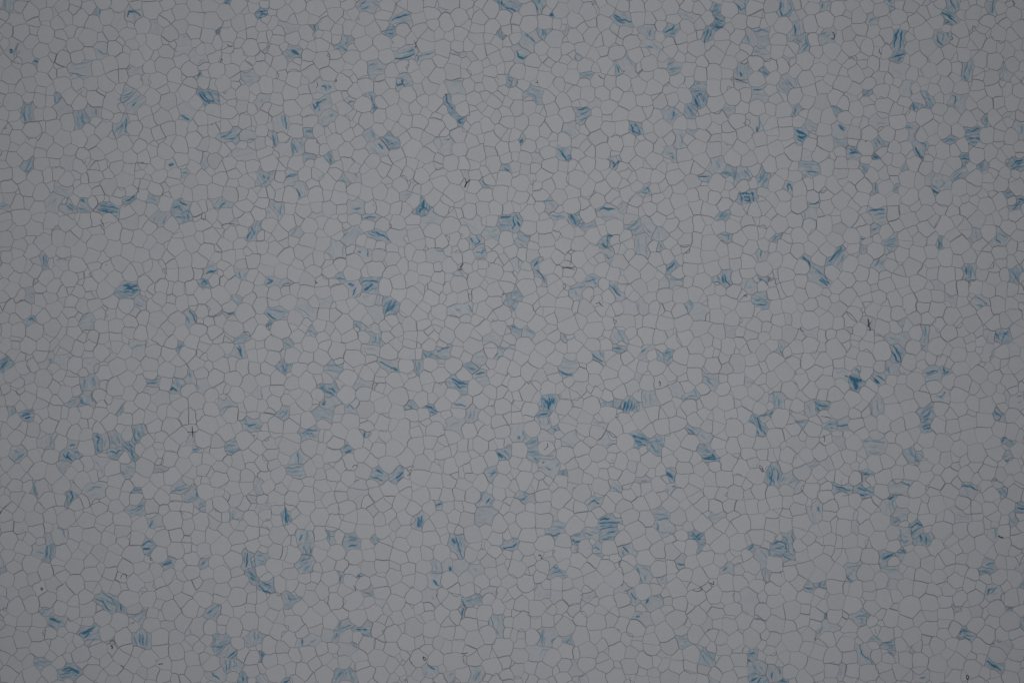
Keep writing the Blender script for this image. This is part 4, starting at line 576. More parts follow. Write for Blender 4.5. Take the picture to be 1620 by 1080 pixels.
"""145,0 185,0 185,12 150,12;.45;.6,8,150,2,180,5
355,90 435,105 430,150 350,130;.25;.3,8,360,110,425,125
285,220 320,145 345,140 395,165 375,235 340,255;.22;.4,9,330,205,360,175;.3,8,340,220,360,195
370,230 430,200 480,250 460,265 390,255;.25;.8,10,425,220,465,255;.6,9,440,210,480,245;.4,8,410,215,450,260
510,200 525,175 550,195 545,240 560,260 500,240;.3;1,12,515,185,535,200;.7,9,500,235,550,258
615,215 640,200 720,215 755,235 740,275 620,255;.4;1,9,620,250,690,262,740,262;.8,8,640,225,700,230,745,240;.6,8,640,240,700,248;.5,8,630,210,710,218
790,195 860,145 860,180 800,200;.45;.8,10,800,192,850,165
935,180 960,165 1000,170 995,205 955,205;.35;.6,8,945,175,990,190
960,305 990,265 1055,275 1040,330 1000,355;.3;.5,14,1050,290,1030,335;.4,8,985,290,975,315
1090,215 1140,195 1195,235 1195,325 1140,300 1105,265;.4;.8,9,1095,235,1130,225,1150,250;.8,10,1140,200,1180,220;.6,10,1150,265,1190,255,1190,310;.7,6,1110,295,1165,295,1165,330
1335,185 1400,175 1450,195 1440,230 1370,245;.3;.7,8,1345,240,1390,235,1430,200;.5,7,1400,185,1415,205,1390,230
1145,0 1190,0 1190,35 1150,60;.3;.6,8,1155,10,1185,15
1555,430 1575,380 1600,340 1620,330 1620,430 1580,445;.35;.9,9,1560,430,1585,395;.6,9,1590,350,1610,400;.5,8,1580,440,1615,380
270,540 290,530 300,615 265,610;.35;.7,9,275,540,272,605;.5,8,292,545,295,610
345,575 395,550 435,565 430,610 380,620;.12;.6,9,360,565,395,555,435,568
1300,640 1310,590 1360,585 1375,640 1330,665 1300,680;.25;1,11,1305,650,1340,638,1370,632;.4,14,1310,610,1350,600
1265,720 1295,690 1320,715;.5;.7,8,1275,715,1295,695,1305,715
1485,640 1535,630 1570,640 1530,690;.25;.7,8,1515,640,1520,680;.4,7,1535,680,1560,645
745,760 780,720 850,715 885,745 870,790 820,795 755,785;.45;.9,9,780,725,830,735,870,730;.9,9,785,750,830,745,850,760,870,755;.7,8,760,770,820,765,860,775;.5,8,800,720,850,715
860,845 880,775 925,805 930,835 905,865;.25;.6,8,865,850,905,858;.4,8,880,790,920,830
160,760 200,755 215,780 205,830 165,830;.25;.6,8,190,775,215,780
485,880 510,825 550,815 560,880 545,905;.15;.7,8,540,905,560,895
500,990 500,930 555,910 605,940 590,990 545,1005;.25;.4,8,510,945,540,915;.3,8,560,950,590,960
170,965 190,930 225,925 225,960;.4;.8,9,180,945,205,935,220,950
1195,960 1190,885 1220,885 1245,965;.3;.9,11,1198,885,1225,920,1240,960;.6,8,1185,925,1200,965
1335,940 1390,885 1380,915;.4;.6,8,1345,930,1385,892
1415,880 1445,905 1495,900 1480,912 1440,912;.3;.9,8,1418,882,1445,905,1490,902
1500,1080 1510,1060 1560,1055 1560,1080;.4;
1480,810 1510,795 1515,825 1485,820;.4;
1480,350 1505,290 1510,330;.25;
930,660 985,575 1010,600 1030,670 985,700;.08;
1025,625 1050,640 1040,660;.4;
380,805 415,800 415,840;.18;
215,700 235,690 225,720;.35;
0,215 40,210 30,245 0,240;.3;.4,8,0,225,35,225
330,365 370,360 360,375;.4;
20,490 50,480 50,500 20,505;.25;
1020,90 1050,75 1065,120 1035,140;.15;""",
"""0,50 25,0 110,5 90,60 50,110 15,100;.35;.8,9,45,30,60,50;.6,10,30,95,60,70,85,40;.4,10,80,10,100,30
180,50 210,10 260,5 270,50 225,75 195,90;.25;.8,9,180,55,220,25,255,25;.7,8,210,40,255,35
245,105 275,75 310,90 335,135 300,165 270,170;.25;.9,10,260,115,280,165;.3,8,300,90,325,130
90,205 165,210 150,290 125,270 95,240;.3;.6,8,160,215,150,280;.4,8,100,215,145,265
60,270 90,230 140,285 70,300;.15;.5,8,80,255,90,275
535,60 570,40 610,80 580,100;.35;.5,10,545,60,595,85
575,30 620,10 645,50 620,75 585,65;.18;.7,6,620,10,645,45
580,230 600,190 680,195 685,265 575,265;.25;.6,10,625,242,665,238;.4,8,590,235,640,250
1025,220 1055,180 1080,215 1095,250 1075,275 1020,270;.5;.9,10,1060,190,1055,230,1035,265;.8,10,1030,220,1070,235,1090,255;.6,10,1065,200,1050,255
1045,340 1095,250 1185,300 1160,325 1060,355;.2;.5,7,1110,255,1190,300;.3,8,1060,340,1120,310
980,70 1000,60 1030,75 1010,85 985,110;.2;.6,7,985,80,1005,68,1030,80
915,155 950,135 970,150 955,170;.2;.6,10,945,155,965,150
1425,40 1440,80 1480,110 1450,105 1420,70;.35;.5,9,1430,60,1470,105
1305,10 1325,0 1335,45 1315,40;.3;
1530,300 1560,285 1615,280 1620,375 1530,370;.28;.9,10,1540,297,1612,290;.5,8,1535,345,1610,345;.3,8,1540,325,1600,320
1310,320 1400,300 1440,345 1410,400 1370,385;.15;.3,8,1320,325,1390,370
1450,380 1530,355 1545,405 1530,430 1470,420 1445,400;.25;.5,8,1490,385,1520,375;.4,8,1465,375,1480,410,1530,430;.3,8,1500,405,1540,415
1345,420 1410,410 1425,450 1395,485 1360,480;.3;.9,10,1360,425,1370,450;.8,8,1395,415,1415,445,1380,480;.4,8,1360,460,1400,460
1390,500 1430,480 1470,510 1440,560 1395,560;.3;.8,8,1395,510,1430,525,1445,490;.7,8,1450,500,1465,515;.5,8,1400,550,1430,560,1445,535
685,290 760,285 760,300 700,305;.3;.8,8,690,298,755,292
700,400 740,375 800,400 855,445 840,460 740,425;.35;.9,10,735,385,800,410,850,440;.7,8,715,400,780,415
540,430 565,385 630,360 670,395 640,430 600,470 575,475;.28;.5,8,550,420,580,390;.4,8,630,440,665,400
830,395 870,370 935,385 930,470 885,470;.15;
440,520 490,450 560,470 545,540 495,555;.22;.5,8,450,520,490,550;.4,8,555,470,545,540
220,410 275,355 295,400 240,415;.22;.5,6,225,405,275,345
620,505 700,495 720,510 715,560 660,535;.22;1,10,645,515,660,515;.7,9,705,500,710,550
0,340 25,330 20,385 0,385;.4;
345,265 420,265 415,290 350,300;.18;
1075,510 1185,505 1195,570 1075,570;.18;.7,7,1135,505,1185,510
55,700 85,680 200,700 215,720 165,735 60,725;.25;.9,9,75,685,105,695,65,720;.8,9,165,730,185,712,210,715
480,680 560,665 570,690 540,690;.35;.7,8,500,682,560,685
660,715 665,695 775,690 770,710;.4;.9,9,665,712,700,695,770,700
575,720 620,700 655,720 650,765 605,800 580,755;.18;1,16,590,720,615,722;.9,10,632,742,612,785
675,765 665,740 720,710 775,700 775,765 720,770;.4;1,14,690,755,735,720;.5,9,720,755,770,740;.5,8,680,740,710,715
640,805 700,765 755,800 745,850 700,840;.2;.3,8,670,800,720,790
800,835 820,815 870,815 900,850 875,895 820,915 805,880;.45;.9,9,815,905,850,860,890,830;.8,8,835,890,880,850;.6,8,810,850,840,825;.6,8,830,870,860,820
710,870 760,850 800,860 805,940 770,960 735,920;.18;
65,880 90,865 195,885 190,945 130,950 75,915;.3;.9,9,70,905,125,942;.6,8,80,875,185,895;.4,8,110,905,180,915;.4,8,140,945,185,920
245,860 290,820 350,850 385,905 350,940 300,915;.22;.4,8,260,865,340,915;.3,8,290,840,370,890
60,975 85,955 110,965 95,995;.5;.8,8,65,985,105,965
390,805 450,800 470,860 430,870;.22;
1215,880 1250,860 1350,845 1365,890 1300,925 1220,905;.2;.7,8,1265,878,1295,885;.8,8,1345,850,1368,890
1265,640 1300,625 1335,675 1280,665;.28;.9,6,1285,628,1310,630;.5,8,1290,640,1310,665
1580,790 1610,770 1620,840 1595,850;.4;.6,8,1590,820,1610,850
625,980 640,960 690,1005 650,1005;.4;.6,8,630,970,660,1000
700,1020 760,975 775,1020 740,1035;.2;.6,7,705,1010,760,1033
330,1000 355,985 385,1040 350,1030;.35;.4,8,335,1005,375,1035
730,1045 800,1040 805,1080 735,1080;.35;.7,8,760,1050,755,1080;.6,8,780,1050,785,1080
1440,1060 1490,1015 1540,1045 1540,1080 1450,1080;.22;
760,815 790,810 790,850 755,850;.3;
1595,985 1620,975 1620,1000;.5;
890,900 940,930 920,960;.2;""",
"""0,285 15,265 45,310 55,340 30,375 0,375;.45;.9,10,5,295,15,340,5,370;1,10,35,325,45,350;.5,9,25,275,40,320
25,430 45,405 100,405 115,430 80,490 40,480;.3;.6,8,35,425,90,455;.5,8,50,410,110,420;.5,8,40,450,75,480
195,200 230,180 260,195 270,235 235,265 215,235;.25;.7,8,200,200,235,188,260,195;.4,8,245,210,265,235
245,275 340,275 335,300 270,305;.2;.6,8,250,285,335,290;.4,6,255,295,330,298
365,285 400,270 425,280 415,335 395,345;.45;1,10,370,285,390,310,400,335;.5,8,395,280,420,285
430,335 515,315 510,365 450,365;.4;.5,10,435,335,500,325;.4,10,450,360,500,345
535,260 570,230 640,235 690,290 610,305 560,300;.2;1,9,540,255,580,235,640,245;.8,8,575,240,620,250,650,240;.5,10,570,295,630,290
790,140 830,110 870,85 875,140 810,150;.3;.8,8,830,125,860,110,865,135;.7,8,800,140,860,138
690,225 700,200 715,205 705,265 690,260;.35;
720,365 805,315 825,395 780,395 740,385;.35;.7,9,735,365,795,325;.6,8,740,380,815,365;.4,8,780,390,800,350
815,320 850,300 905,350 880,405 840,380;.22;.4,9,830,340,870,390;.4,8,850,370,890,400
900,410 920,365 950,370 980,410 955,440;.25;.4,8,925,370,930,430
780,500 790,410 830,405 860,400 850,530 780,535;.25;.5,8,845,410,850,520;.4,8,800,430,810,530;.4,8,795,480,785,530
910,500 955,455 975,490 940,500;.35;.5,12,940,470,950,490
560,460 575,430 600,405 660,415 610,420 610,480 590,490;.4;1,9,605,410,660,418;.8,9,605,415,605,475;.9,12,570,465,590,480,605,480
610,420 660,420 660,450 610,465;.04;
555,490 600,485 635,500 630,570 605,545 580,520;.2;.8,9,590,530,615,560,630,545;.5,8,600,490,632,510
460,180 525,125 530,140 475,175;.25;.6,8,465,165,520,130
1180,40 1210,25 1240,30 1240,55 1200,65;.3;.9,9,1185,38,1215,40,1240,35
1330,0 1410,0 1395,45 1340,25;.35;.5,9,1340,10,1390,20
1410,0 1490,0 1500,35 1440,60 1400,85;.35;.6,10,1420,10,1405,60;.7,9,1470,0,1500,30
1555,60 1570,0 1620,0 1620,100 1575,80;.4;.8,9,1565,70,1590,40,1605,0;.6,9,1585,90,1610,50;.5,8,1570,15,1575,60
1435,140 1530,135 1535,185 1500,205 1440,205;.4;.9,9,1440,145,1525,145,1528,190;.8,9,1450,150,1455,200;.9,9,1470,170,1500,165,1505,190,1475,190
1300,285 1330,260 1360,265 1335,315 1300,305;.4;.7,8,1310,295,1340,270;.5,8,1325,310,1350,285
1320,410 1355,390 1385,405 1370,445 1345,435;.35;.7,8,1325,405,1370,410,1370,440
1550,530 1570,495 1610,530 1600,570 1560,560;.28;.6,8,1575,500,1575,540
135,600 155,560 175,555 165,620;.45;.9,9,140,600,160,575
150,630 185,635 215,710 205,715;.35;.9,8,155,632,185,650,210,705
970,620 1035,575 1035,595 985,640;.45;.9,9,985,625,1030,585;.6,7,975,610,985,632
460,700 490,660 555,680 535,735 480,735;.3;.8,8,470,700,520,690,530,720;.5,7,490,670,550,685
355,750 390,740 465,725 440,790 365,805;.25;.6,7,360,750,420,738,460,735;.5,9,355,780,370,800;.4,8,400,760,410,790
615,715 640,710 690,780 680,805 640,770;.3;.9,10,620,720,650,755,680,790;.5,8,640,720,670,760
995,690 1080,685 1085,705 1000,730;.25;.6,8,1000,690,1070,690,1085,705
935,690 985,700 995,740 935,750;.18;.6,6,935,748,990,742
1285,680 1340,650 1370,650 1390,720 1350,740 1320,710;.35;.9,10,1345,655,1355,700,1375,725;.9,10,1330,665,1340,705;.5,8,1300,670,1320,700
1465,735 1490,680 1550,715 1510,755 1475,770;.22;.6,8,1470,745,1490,700;.5,8,1490,740,1515,735
1565,675 1620,680 1605,710;.4;1,9,1570,685,1605,705
1515,830 1540,815 1590,780 1620,800 1620,870 1550,860;.35;.7,9,1525,840,1580,850,1615,840;.6,8,1540,820,1600,815;.4,8,1560,800,1610,830
0,560 40,560 45,640 25,640;.2;.6,10,40,565,42,620
0,760 35,755 40,790 0,800;.4;.6,8,0,780,35,765
1090,850 1125,845 1110,895;.45;.8,8,1100,850,1108,885
1145,880 1170,840 1240,860 1215,935 1150,940;.18;
700,850 780,840 800,905 710,905;.13;
790,830 820,825 870,885 850,900 810,900;.22;.4,9,795,840,805,890
0,985 40,990 60,1030 0,1040;.25;.8,8,0,988,35,995
70,1015 95,995 145,1030 130,1060 85,1050;.3;.4,10,90,1000,135,1035
630,1045 670,1010 720,1070 700,1080 640,1080;.28;.6,10,670,1015,710,1075;.3,8,640,1050,680,1080
315,1045 340,1050 335,1080 320,1080;.4;
0,845 20,855 15,885 0,885;.45;.5,8,0,860,15,875
1365,995 1410,985 1410,1050 1370,1050;.22;
1130,980 1180,960 1245,980 1220,1020 1140,1030;.08;
130,80 150,90 165,110;.5;
665,930 760,910 770,960 690,990;.1;""",
"""230,0 305,0 290,18 255,15;.5;.8,8,250,5,300,8
100,120 130,75 155,90 155,128;.25;.9,9,125,125,128,85,145,95,150,125
260,210 325,195 320,225 270,238;.25;.9,9,262,215,320,202
665,80 690,75 695,125 665,140;.45;.5,9,680,85,680,130
790,130 815,90 835,90 815,130;.4;.5,8,800,130,825,95
1000,60 1035,25 1040,90 1010,85;.25;
1035,60 1060,35 1130,45 1145,90 1110,130 1050,110;.25;.5,9,1040,95,1080,110,1120,80,1095,55;.3,8,1060,60,1080,80
1025,105 1050,105 1085,135 1065,150;.45;1,12,1032,112,1075,142
1165,50 1215,5 1245,0 1235,35 1175,65;.35;.6,9,1175,55,1230,15;.4,8,1190,60,1240,30
1500,150 1520,120 1545,145 1505,160;.45;.4,8,1510,140,1535,140
1530,240 1575,200 1595,175 1620,180 1585,215 1555,250;.45;.9,9,1590,180,1620,185;.7,10,1595,195,1570,225,1550,245
630,250 740,240 740,320 700,325 660,300;.28;.9,10,640,252,735,245;.6,9,675,280,735,270;.5,8,690,310,735,292
220,295 250,240 300,240 300,310 235,305;.2;.5,8,230,250,235,300
650,385 690,350 700,390 670,400;.35;.6,9,655,380,690,360
735,460 800,410 810,450 790,480 735,475;.4;.4,12,760,450,800,430;.4,10,750,470,800,465
20,450 65,395 75,410 45,460;.4;.6,8,30,448,70,405
1065,490 1085,430 1105,450 1095,490;.4;.9,10,1080,440,1085,490;.5,8,1095,450,1098,485
1290,440 1300,365 1340,400 1320,440;.28;.3,8,1305,380,1325,430
1425,460 1450,380 1520,430 1500,475 1460,470;.28;.8,9,1440,435,1470,455;.5,8,1460,395,1515,425;.5,8,1440,395,1450,440
380,580 385,550 430,520 470,480 480,500 440,555;.4;1,12,385,575,420,540,465,490;.5,10,440,530,470,500
430,590 480,510 495,540 465,580 450,615;.3;.6,9,440,600,485,530
220,540 250,560 285,605 270,615;.35;1,11,222,545,255,575,270,605
265,640 285,610 345,640 390,710 365,725 280,690;.3;.7,10,290,615,350,660,385,705;1,12,330,690,370,722;.8,8,340,685,385,715;.4,8,300,640,350,690
740,480 810,485 790,540 765,540;.3;.5,8,755,490,780,535;.6,6,770,540,785,525
665,600 710,555 745,550 735,635 690,640;.3;.9,8,675,605,705,565;.4,9,700,600,735,570
585,495 620,475 625,505 600,520;.4;
580,430 620,425 600,445;.4;.9,7,582,432,640,428
1240,620 1270,590 1310,605 1290,690 1260,680;.35;1,12,1252,610,1258,650;.6,10,1290,615,1278,680;.4,8,1270,600,1270,680
1535,620 1585,610 1590,670 1570,705 1545,705;.5;.4,10,1550,640,1575,690
1030,710 1055,690 1110,730 1105,755 1070,750;.22;
1115,775 1195,800 1180,850 1130,815;.2;.3,8,1125,780,1180,810
1285,830 1305,800 1350,800 1385,850 1350,865 1320,860;.22;.8,8,1320,800,1360,820,1385,850;.7,8,1325,850,1365,855;.5,7,1340,840,1365,865
600,970 615,930 670,955 665,1000 620,980;.25;
835,960 850,945 855,980;.35;
235,1020 260,1000 305,1000 310,1060 260,1040;.2;
750,1040 840,1030 890,1045 860,1080 770,1080;.22;.3,8,760,1050,830,1075
985,985 1015,990 1010,1080 985,1080;.4;.6,9,995,985,995,1075
1020,990 1055,990 1065,1050 1020,1080;.2;
1370,1050 1380,1000 1430,1010 1420,1080 1375,1080;.22;.4,8,1400,1010,1385,1075
1430,1060 1450,1020 1530,1010 1540,1040 1480,1080;.4;.8,9,1435,1025,1465,1065;.8,8,1480,1075,1500,1030,1530,1015;.6,8,1465,1025,1520,1040
0,675 25,680 20,700 0,700;.45;.5,7,0,685,20,690
0,820 15,835 0,845;.4;
480,1000 520,990 520,1015;.25;""",
"""0,130 40,105 65,130 30,170 0,200;.5;.6,12,10,165,45,125;.5,10,0,130,30,115
255,135 300,110 330,95 330,135 300,160;.15;.8,8,305,115,320,110,325,125,312,132
345,115 385,80 440,85 425,160 380,165;.15;.6,7,430,90,440,110
530,150 560,105 620,125 600,165 570,185;.15;.4,8,600,155,625,130;.3,6,540,135,570,140
830,45 870,15 910,20 905,100 840,100;.15;.7,8,835,45,870,25,905,22
1120,40 1135,0 1160,0 1150,35 1130,55;.4;.7,8,1130,40,1150,20
1430,90 1490,40 1500,20 1530,20 1540,100;.25;.9,11,1500,40,1520,60,1528,95;.7,9,1515,25,1525,60
135,210 200,205 215,245 160,270;.15;
520,225 590,220 615,265 580,310 525,300;.3;.4,10,535,235,530,290;.5,10,590,230,600,280
500,345 520,320 575,320 595,370 575,400 520,400;.3;.7,9,510,345,520,390,560,400;.6,9,575,330,585,380;.3,8,540,340,550,380
415,390 490,345 510,370 460,385;.35;.5,8,430,385,490,360
735,460 770,390 785,385 765,455;.5;.4,10,755,440,775,400
690,400 730,365 780,385 740,455 700,440;.12;
915,280 930,240 1000,240 990,275;.35;.7,9,930,265,990,260;.5,8,930,250,995,240
915,320 930,285 990,285 1005,310 960,330;.18;.4,8,920,310,940,300
960,340 1005,315 1060,340 1055,385 995,405;.18;
1075,300 1110,250 1175,260 1150,320 1110,325;.35;.9,10,1080,308,1095,290,1115,310;.6,8,1115,260,1130,290;.5,8,1150,275,1145,310
1180,260 1190,180 1220,190 1235,270;.28;.6,8,1195,195,1205,225
1240,250 1300,255 1315,290 1270,330;.18;.6,9,1240,270,1260,300
1385,395 1440,350 1475,395 1410,440;.22;.5,9,1400,430,1465,400
130,465 190,440 195,480 140,490;.45;1,12,140,470,185,455;.9,10,160,485,192,475
45,440 85,435 50,475;.4;
245,640 290,590 340,590 325,670 265,680;.2;.5,16,325,600,320,660
80,720 95,675 150,670 165,720 110,770 85,750;.3;.7,9,95,755,125,720;.6,8,120,740,150,710;.5,8,90,690,115,700
420,660 440,630 480,640 475,665 430,675;.2;.9,9,440,660,475,650
390,710 420,690 500,690 505,720 450,765 400,740;.4;.9,9,430,700,425,725,455,755;.8,8,470,700,495,700,495,720;.6,8,400,715,420,735,450,720
370,800 430,755 440,770 395,815;.3;
595,610 620,595 640,605 650,700 610,690;.45;.8,10,625,610,615,650,625,690;.7,8,600,600,630,605
640,600 680,590 690,670 650,685;.2;.4,8,675,600,660,670
680,590 730,560 770,620 760,665 695,665;.3;.5,8,700,600,715,640,740,660;.5,8,730,580,755,640;.3,8,690,600,690,650
690,680 760,670 755,715 695,710;.4;.9,9,700,695,740,705,755,690
780,665 825,635 850,650 855,740 835,730 820,690;.5;.8,9,815,645,840,670;.6,9,790,670,830,690,845,735
848,550 920,550 905,600 885,625 848,625;.4;.6,9,852,555,852,620;.5,9,875,575,885,610;.5,8,855,622,885,625
1540,540 1545,485 1620,490 1620,560 1590,570;.25;.9,9,1550,520,1575,530,1615,525;.5,8,1550,490,1560,510
1180,645 1215,615 1265,670 1240,700 1220,695;.2;.8,9,1215,690,1255,670;.5,8,1225,700,1265,680
1420,670 1440,640 1500,630 1495,680 1440,705;.4;.8,10,1430,670,1450,655,1490,660;.5,9,1430,690,1480,695
590,750 645,735 670,760 655,830 610,800;.15;.4,8,600,750,650,820
765,820 800,780 850,785 860,820 805,860;.3;.5,9,770,825,800,855;.4,8,800,790,850,805
970,820 1000,780 1050,800 1035,830;.25;.4,8,990,800,1040,820
440,930 455,870 485,935;.15;
205,930 215,885 240,970 225,975;.3;.7,9,208,895,230,970
220,900 285,870 300,940 245,980;.12;
415,960 440,940 460,960 465,1000 430,1035 420,1010;.4;.9,9,450,945,460,980,445,1020;.5,9,425,950,430,1020
545,950 560,930 650,885 670,920 650,985 570,1010;.2;.6,8,555,945,600,920,640,920;.3,8,560,990,640,940
835,940 855,920 890,940 850,955;.5;.7,9,845,940,885,945
805,1065 920,1020 895,1080 810,1080;.35;.6,9,830,1070,910,1030;.4,8,860,1080,905,1040
1080,940 1130,890 1180,900 1200,930 1150,960;.25;.7,9,1090,945,1150,935,1195,925;.5,8,1110,930,1180,905
1165,960 1240,930 1255,980 1200,1005 1165,990;.3;.7,9,1240,930,1250,980;.4,8,1170,965,1200,940;.5,7,1190,1000,1240,985
1220,1015 1270,985 1300,1040 1275,1070 1235,1050;.3;.8,9,1255,1055,1290,1040;.6,8,1260,1035,1280,1030
1580,1010 1600,960 1605,1030;.25;""",
"""175,10 230,0 230,40 180,40;.35;.4,8,190,10,220,35
140,170 165,125 235,145 210,195 175,205;.45;.7,10,165,150,185,190;.6,9,195,150,185,200;.4,8,150,160,220,150
440,160 480,125 545,160 540,195 490,235 445,190;.3;.6,10,450,150,490,150,545,165;.4,8,450,180,520,190
775,130 830,120 890,130 905,190 860,200;.28;.8,9,785,130,830,150,860,170;1,12,870,165,895,185;.6,8,850,175,870,165,900,180
730,0 800,0 770,25 720,20;.35;.6,8,740,5,780,10
670,40 770,40 780,75 720,85;.15;.4,8,680,45,760,50
1000,140 1040,130 1045,180 1025,210;.4;.5,10,1010,140,1020,190;.5,8,1035,135,1035,180
1050,70 1105,65 1120,105 1080,105;.4;.8,8,1060,75,1085,100;.7,8,1105,80,1100,105
1135,80 1145,50 1230,30 1225,105 1160,110;.28;.8,11,1145,65,1180,48,1225,35;.5,10,1140,90,1160,105
1155,110 1195,115 1180,155;.35;
1375,150 1395,80 1450,85 1455,145;.25;.4,7,1390,90,1440,100
1330,160 1395,140 1390,190;.4;.8,8,1335,160,1390,180
1385,210 1440,180 1450,200 1420,215;.3;1,9,1395,205,1445,195
1210,260 1245,225 1335,265 1325,310 1290,315;.4;.9,9,1240,235,1290,265,1335,270;.9,9,1245,250,1290,290,1330,285;.6,8,1280,250,1330,268
1410,240 1470,235 1460,280 1430,265;.28;
1505,110 1535,60 1535,95;.3;.6,6,1510,100,1530,70
1545,45 1610,35 1620,55;.3;.6,6,1550,48,1610,45
395,280 420,275 500,275 505,335 460,340 440,315;.4;.7,9,420,290,450,320,490,335;.7,9,460,300,490,300,495,325;.5,8,400,280,420,300
625,265 650,240 730,260 720,290;.28;
410,395 420,365 490,355 540,380 470,440 420,420;.25;.9,8,430,370,425,400,435,400,438,380;.6,7,530,370,550,395;.4,8,450,430,510,400
370,450 385,420 470,440 475,490 390,490;.35;.4,9,390,470,460,485
135,465 170,410 215,415 205,465 175,485;.35;.6,8,145,455,185,440;.5,8,170,480,200,430
570,420 600,400 635,455 590,455;.25;.8,8,575,415,600,402,620,430;.6,8,590,455,630,458
955,405 980,380 1000,415 970,430;.4;.6,8,965,405,990,420
1065,405 1105,395 1145,440 1110,470;.45;.8,9,1075,405,1110,420,1140,440;.8,8,1100,450,1125,450
1110,470 1170,450 1195,525 1120,490;.15;
1245,390 1310,350 1360,360 1330,410;.15;.9,8,1248,395,1290,400,1330,410
1340,430 1380,410 1400,440 1390,505 1335,500;.25;.8,8,1360,445,1350,485;.4,8,1385,420,1370,500
1215,500 1310,490 1300,580 1215,545;.18;.4,8,1230,530,1290,505
0,530 40,530 30,550 0,550;.4;.6,9,0,540,35,545
285,570 330,545 390,560 395,590 350,620 290,605;.35;.7,9,295,580,330,560,380,565;.5,9,305,595,330,580,345,610;.5,8,350,575,370,610
675,575 715,570 695,610;.3;.9,8,685,575,690,605
545,685 575,640 605,690 565,715;.4;1,11,565,700,600,692;.6,8,555,680,575,650
0,310 30,310 40,355 0,365;.2;.6,8,30,310,40,350
225,765 265,695 320,740 300,770;.28;.8,8,265,705,270,770;.4,8,285,720,290,770
190,800 300,780 300,850 240,850 195,830;.3;.7,8,195,800,250,800,295,785;.5,8,205,825,290,820;.4,8,240,850,295,845
885,540 920,515 980,520 965,600 940,640 890,610;.1;
715,850 760,810 810,820 810,880 770,885;.35;1,12,760,815,800,830;.7,9,720,855,770,865,800,880;.4,8,750,845,800,850
875,860 900,820 935,820 930,855 895,885;.45;1,12,890,865,925,830;.7,8,890,880,930,860
600,905 670,880 690,935 620,930;.15;
580,980 610,930 700,945 640,1030;.15;.3,8,620,1000,680,960
1150,760 1200,765 1175,805;.2;.4,7,1155,770,1170,800
1520,700 1555,675 1615,680 1600,740 1540,735;.35;1,12,1525,705,1560,735;.9,10,1540,705,1580,740;.5,8,1570,690,1600,720
1455,820 1500,800 1530,830 1490,880;.35;.6,8,1465,835,1520,830;.5,8,1480,860,1510,820
1400,1030 1455,945 1505,1010 1470,1055 1440,1045;.3;1,10,1460,1020,1475,995;.6,8,1440,955,1410,1020;.5,8,1480,1040,1500,1000
1135,1015 1180,1020 1150,1060;.3;.9,9,1140,1035,1175,1025
175,1080 180,1045 200,1060 195,1080;.5;.9,9,185,1050,188,1080
10,900 30,870 35,960 10,950;.25;
5,1060 50,1020 80,1020 20,1080;.25;.7,7,65,1020,75,1025
1270,880 1330,870 1355,900 1310,940;.1;
1400,1075 1480,1050 1520,1080 1420,1080;.35;
420,200 480,225 470,270 430,260;.12;""",
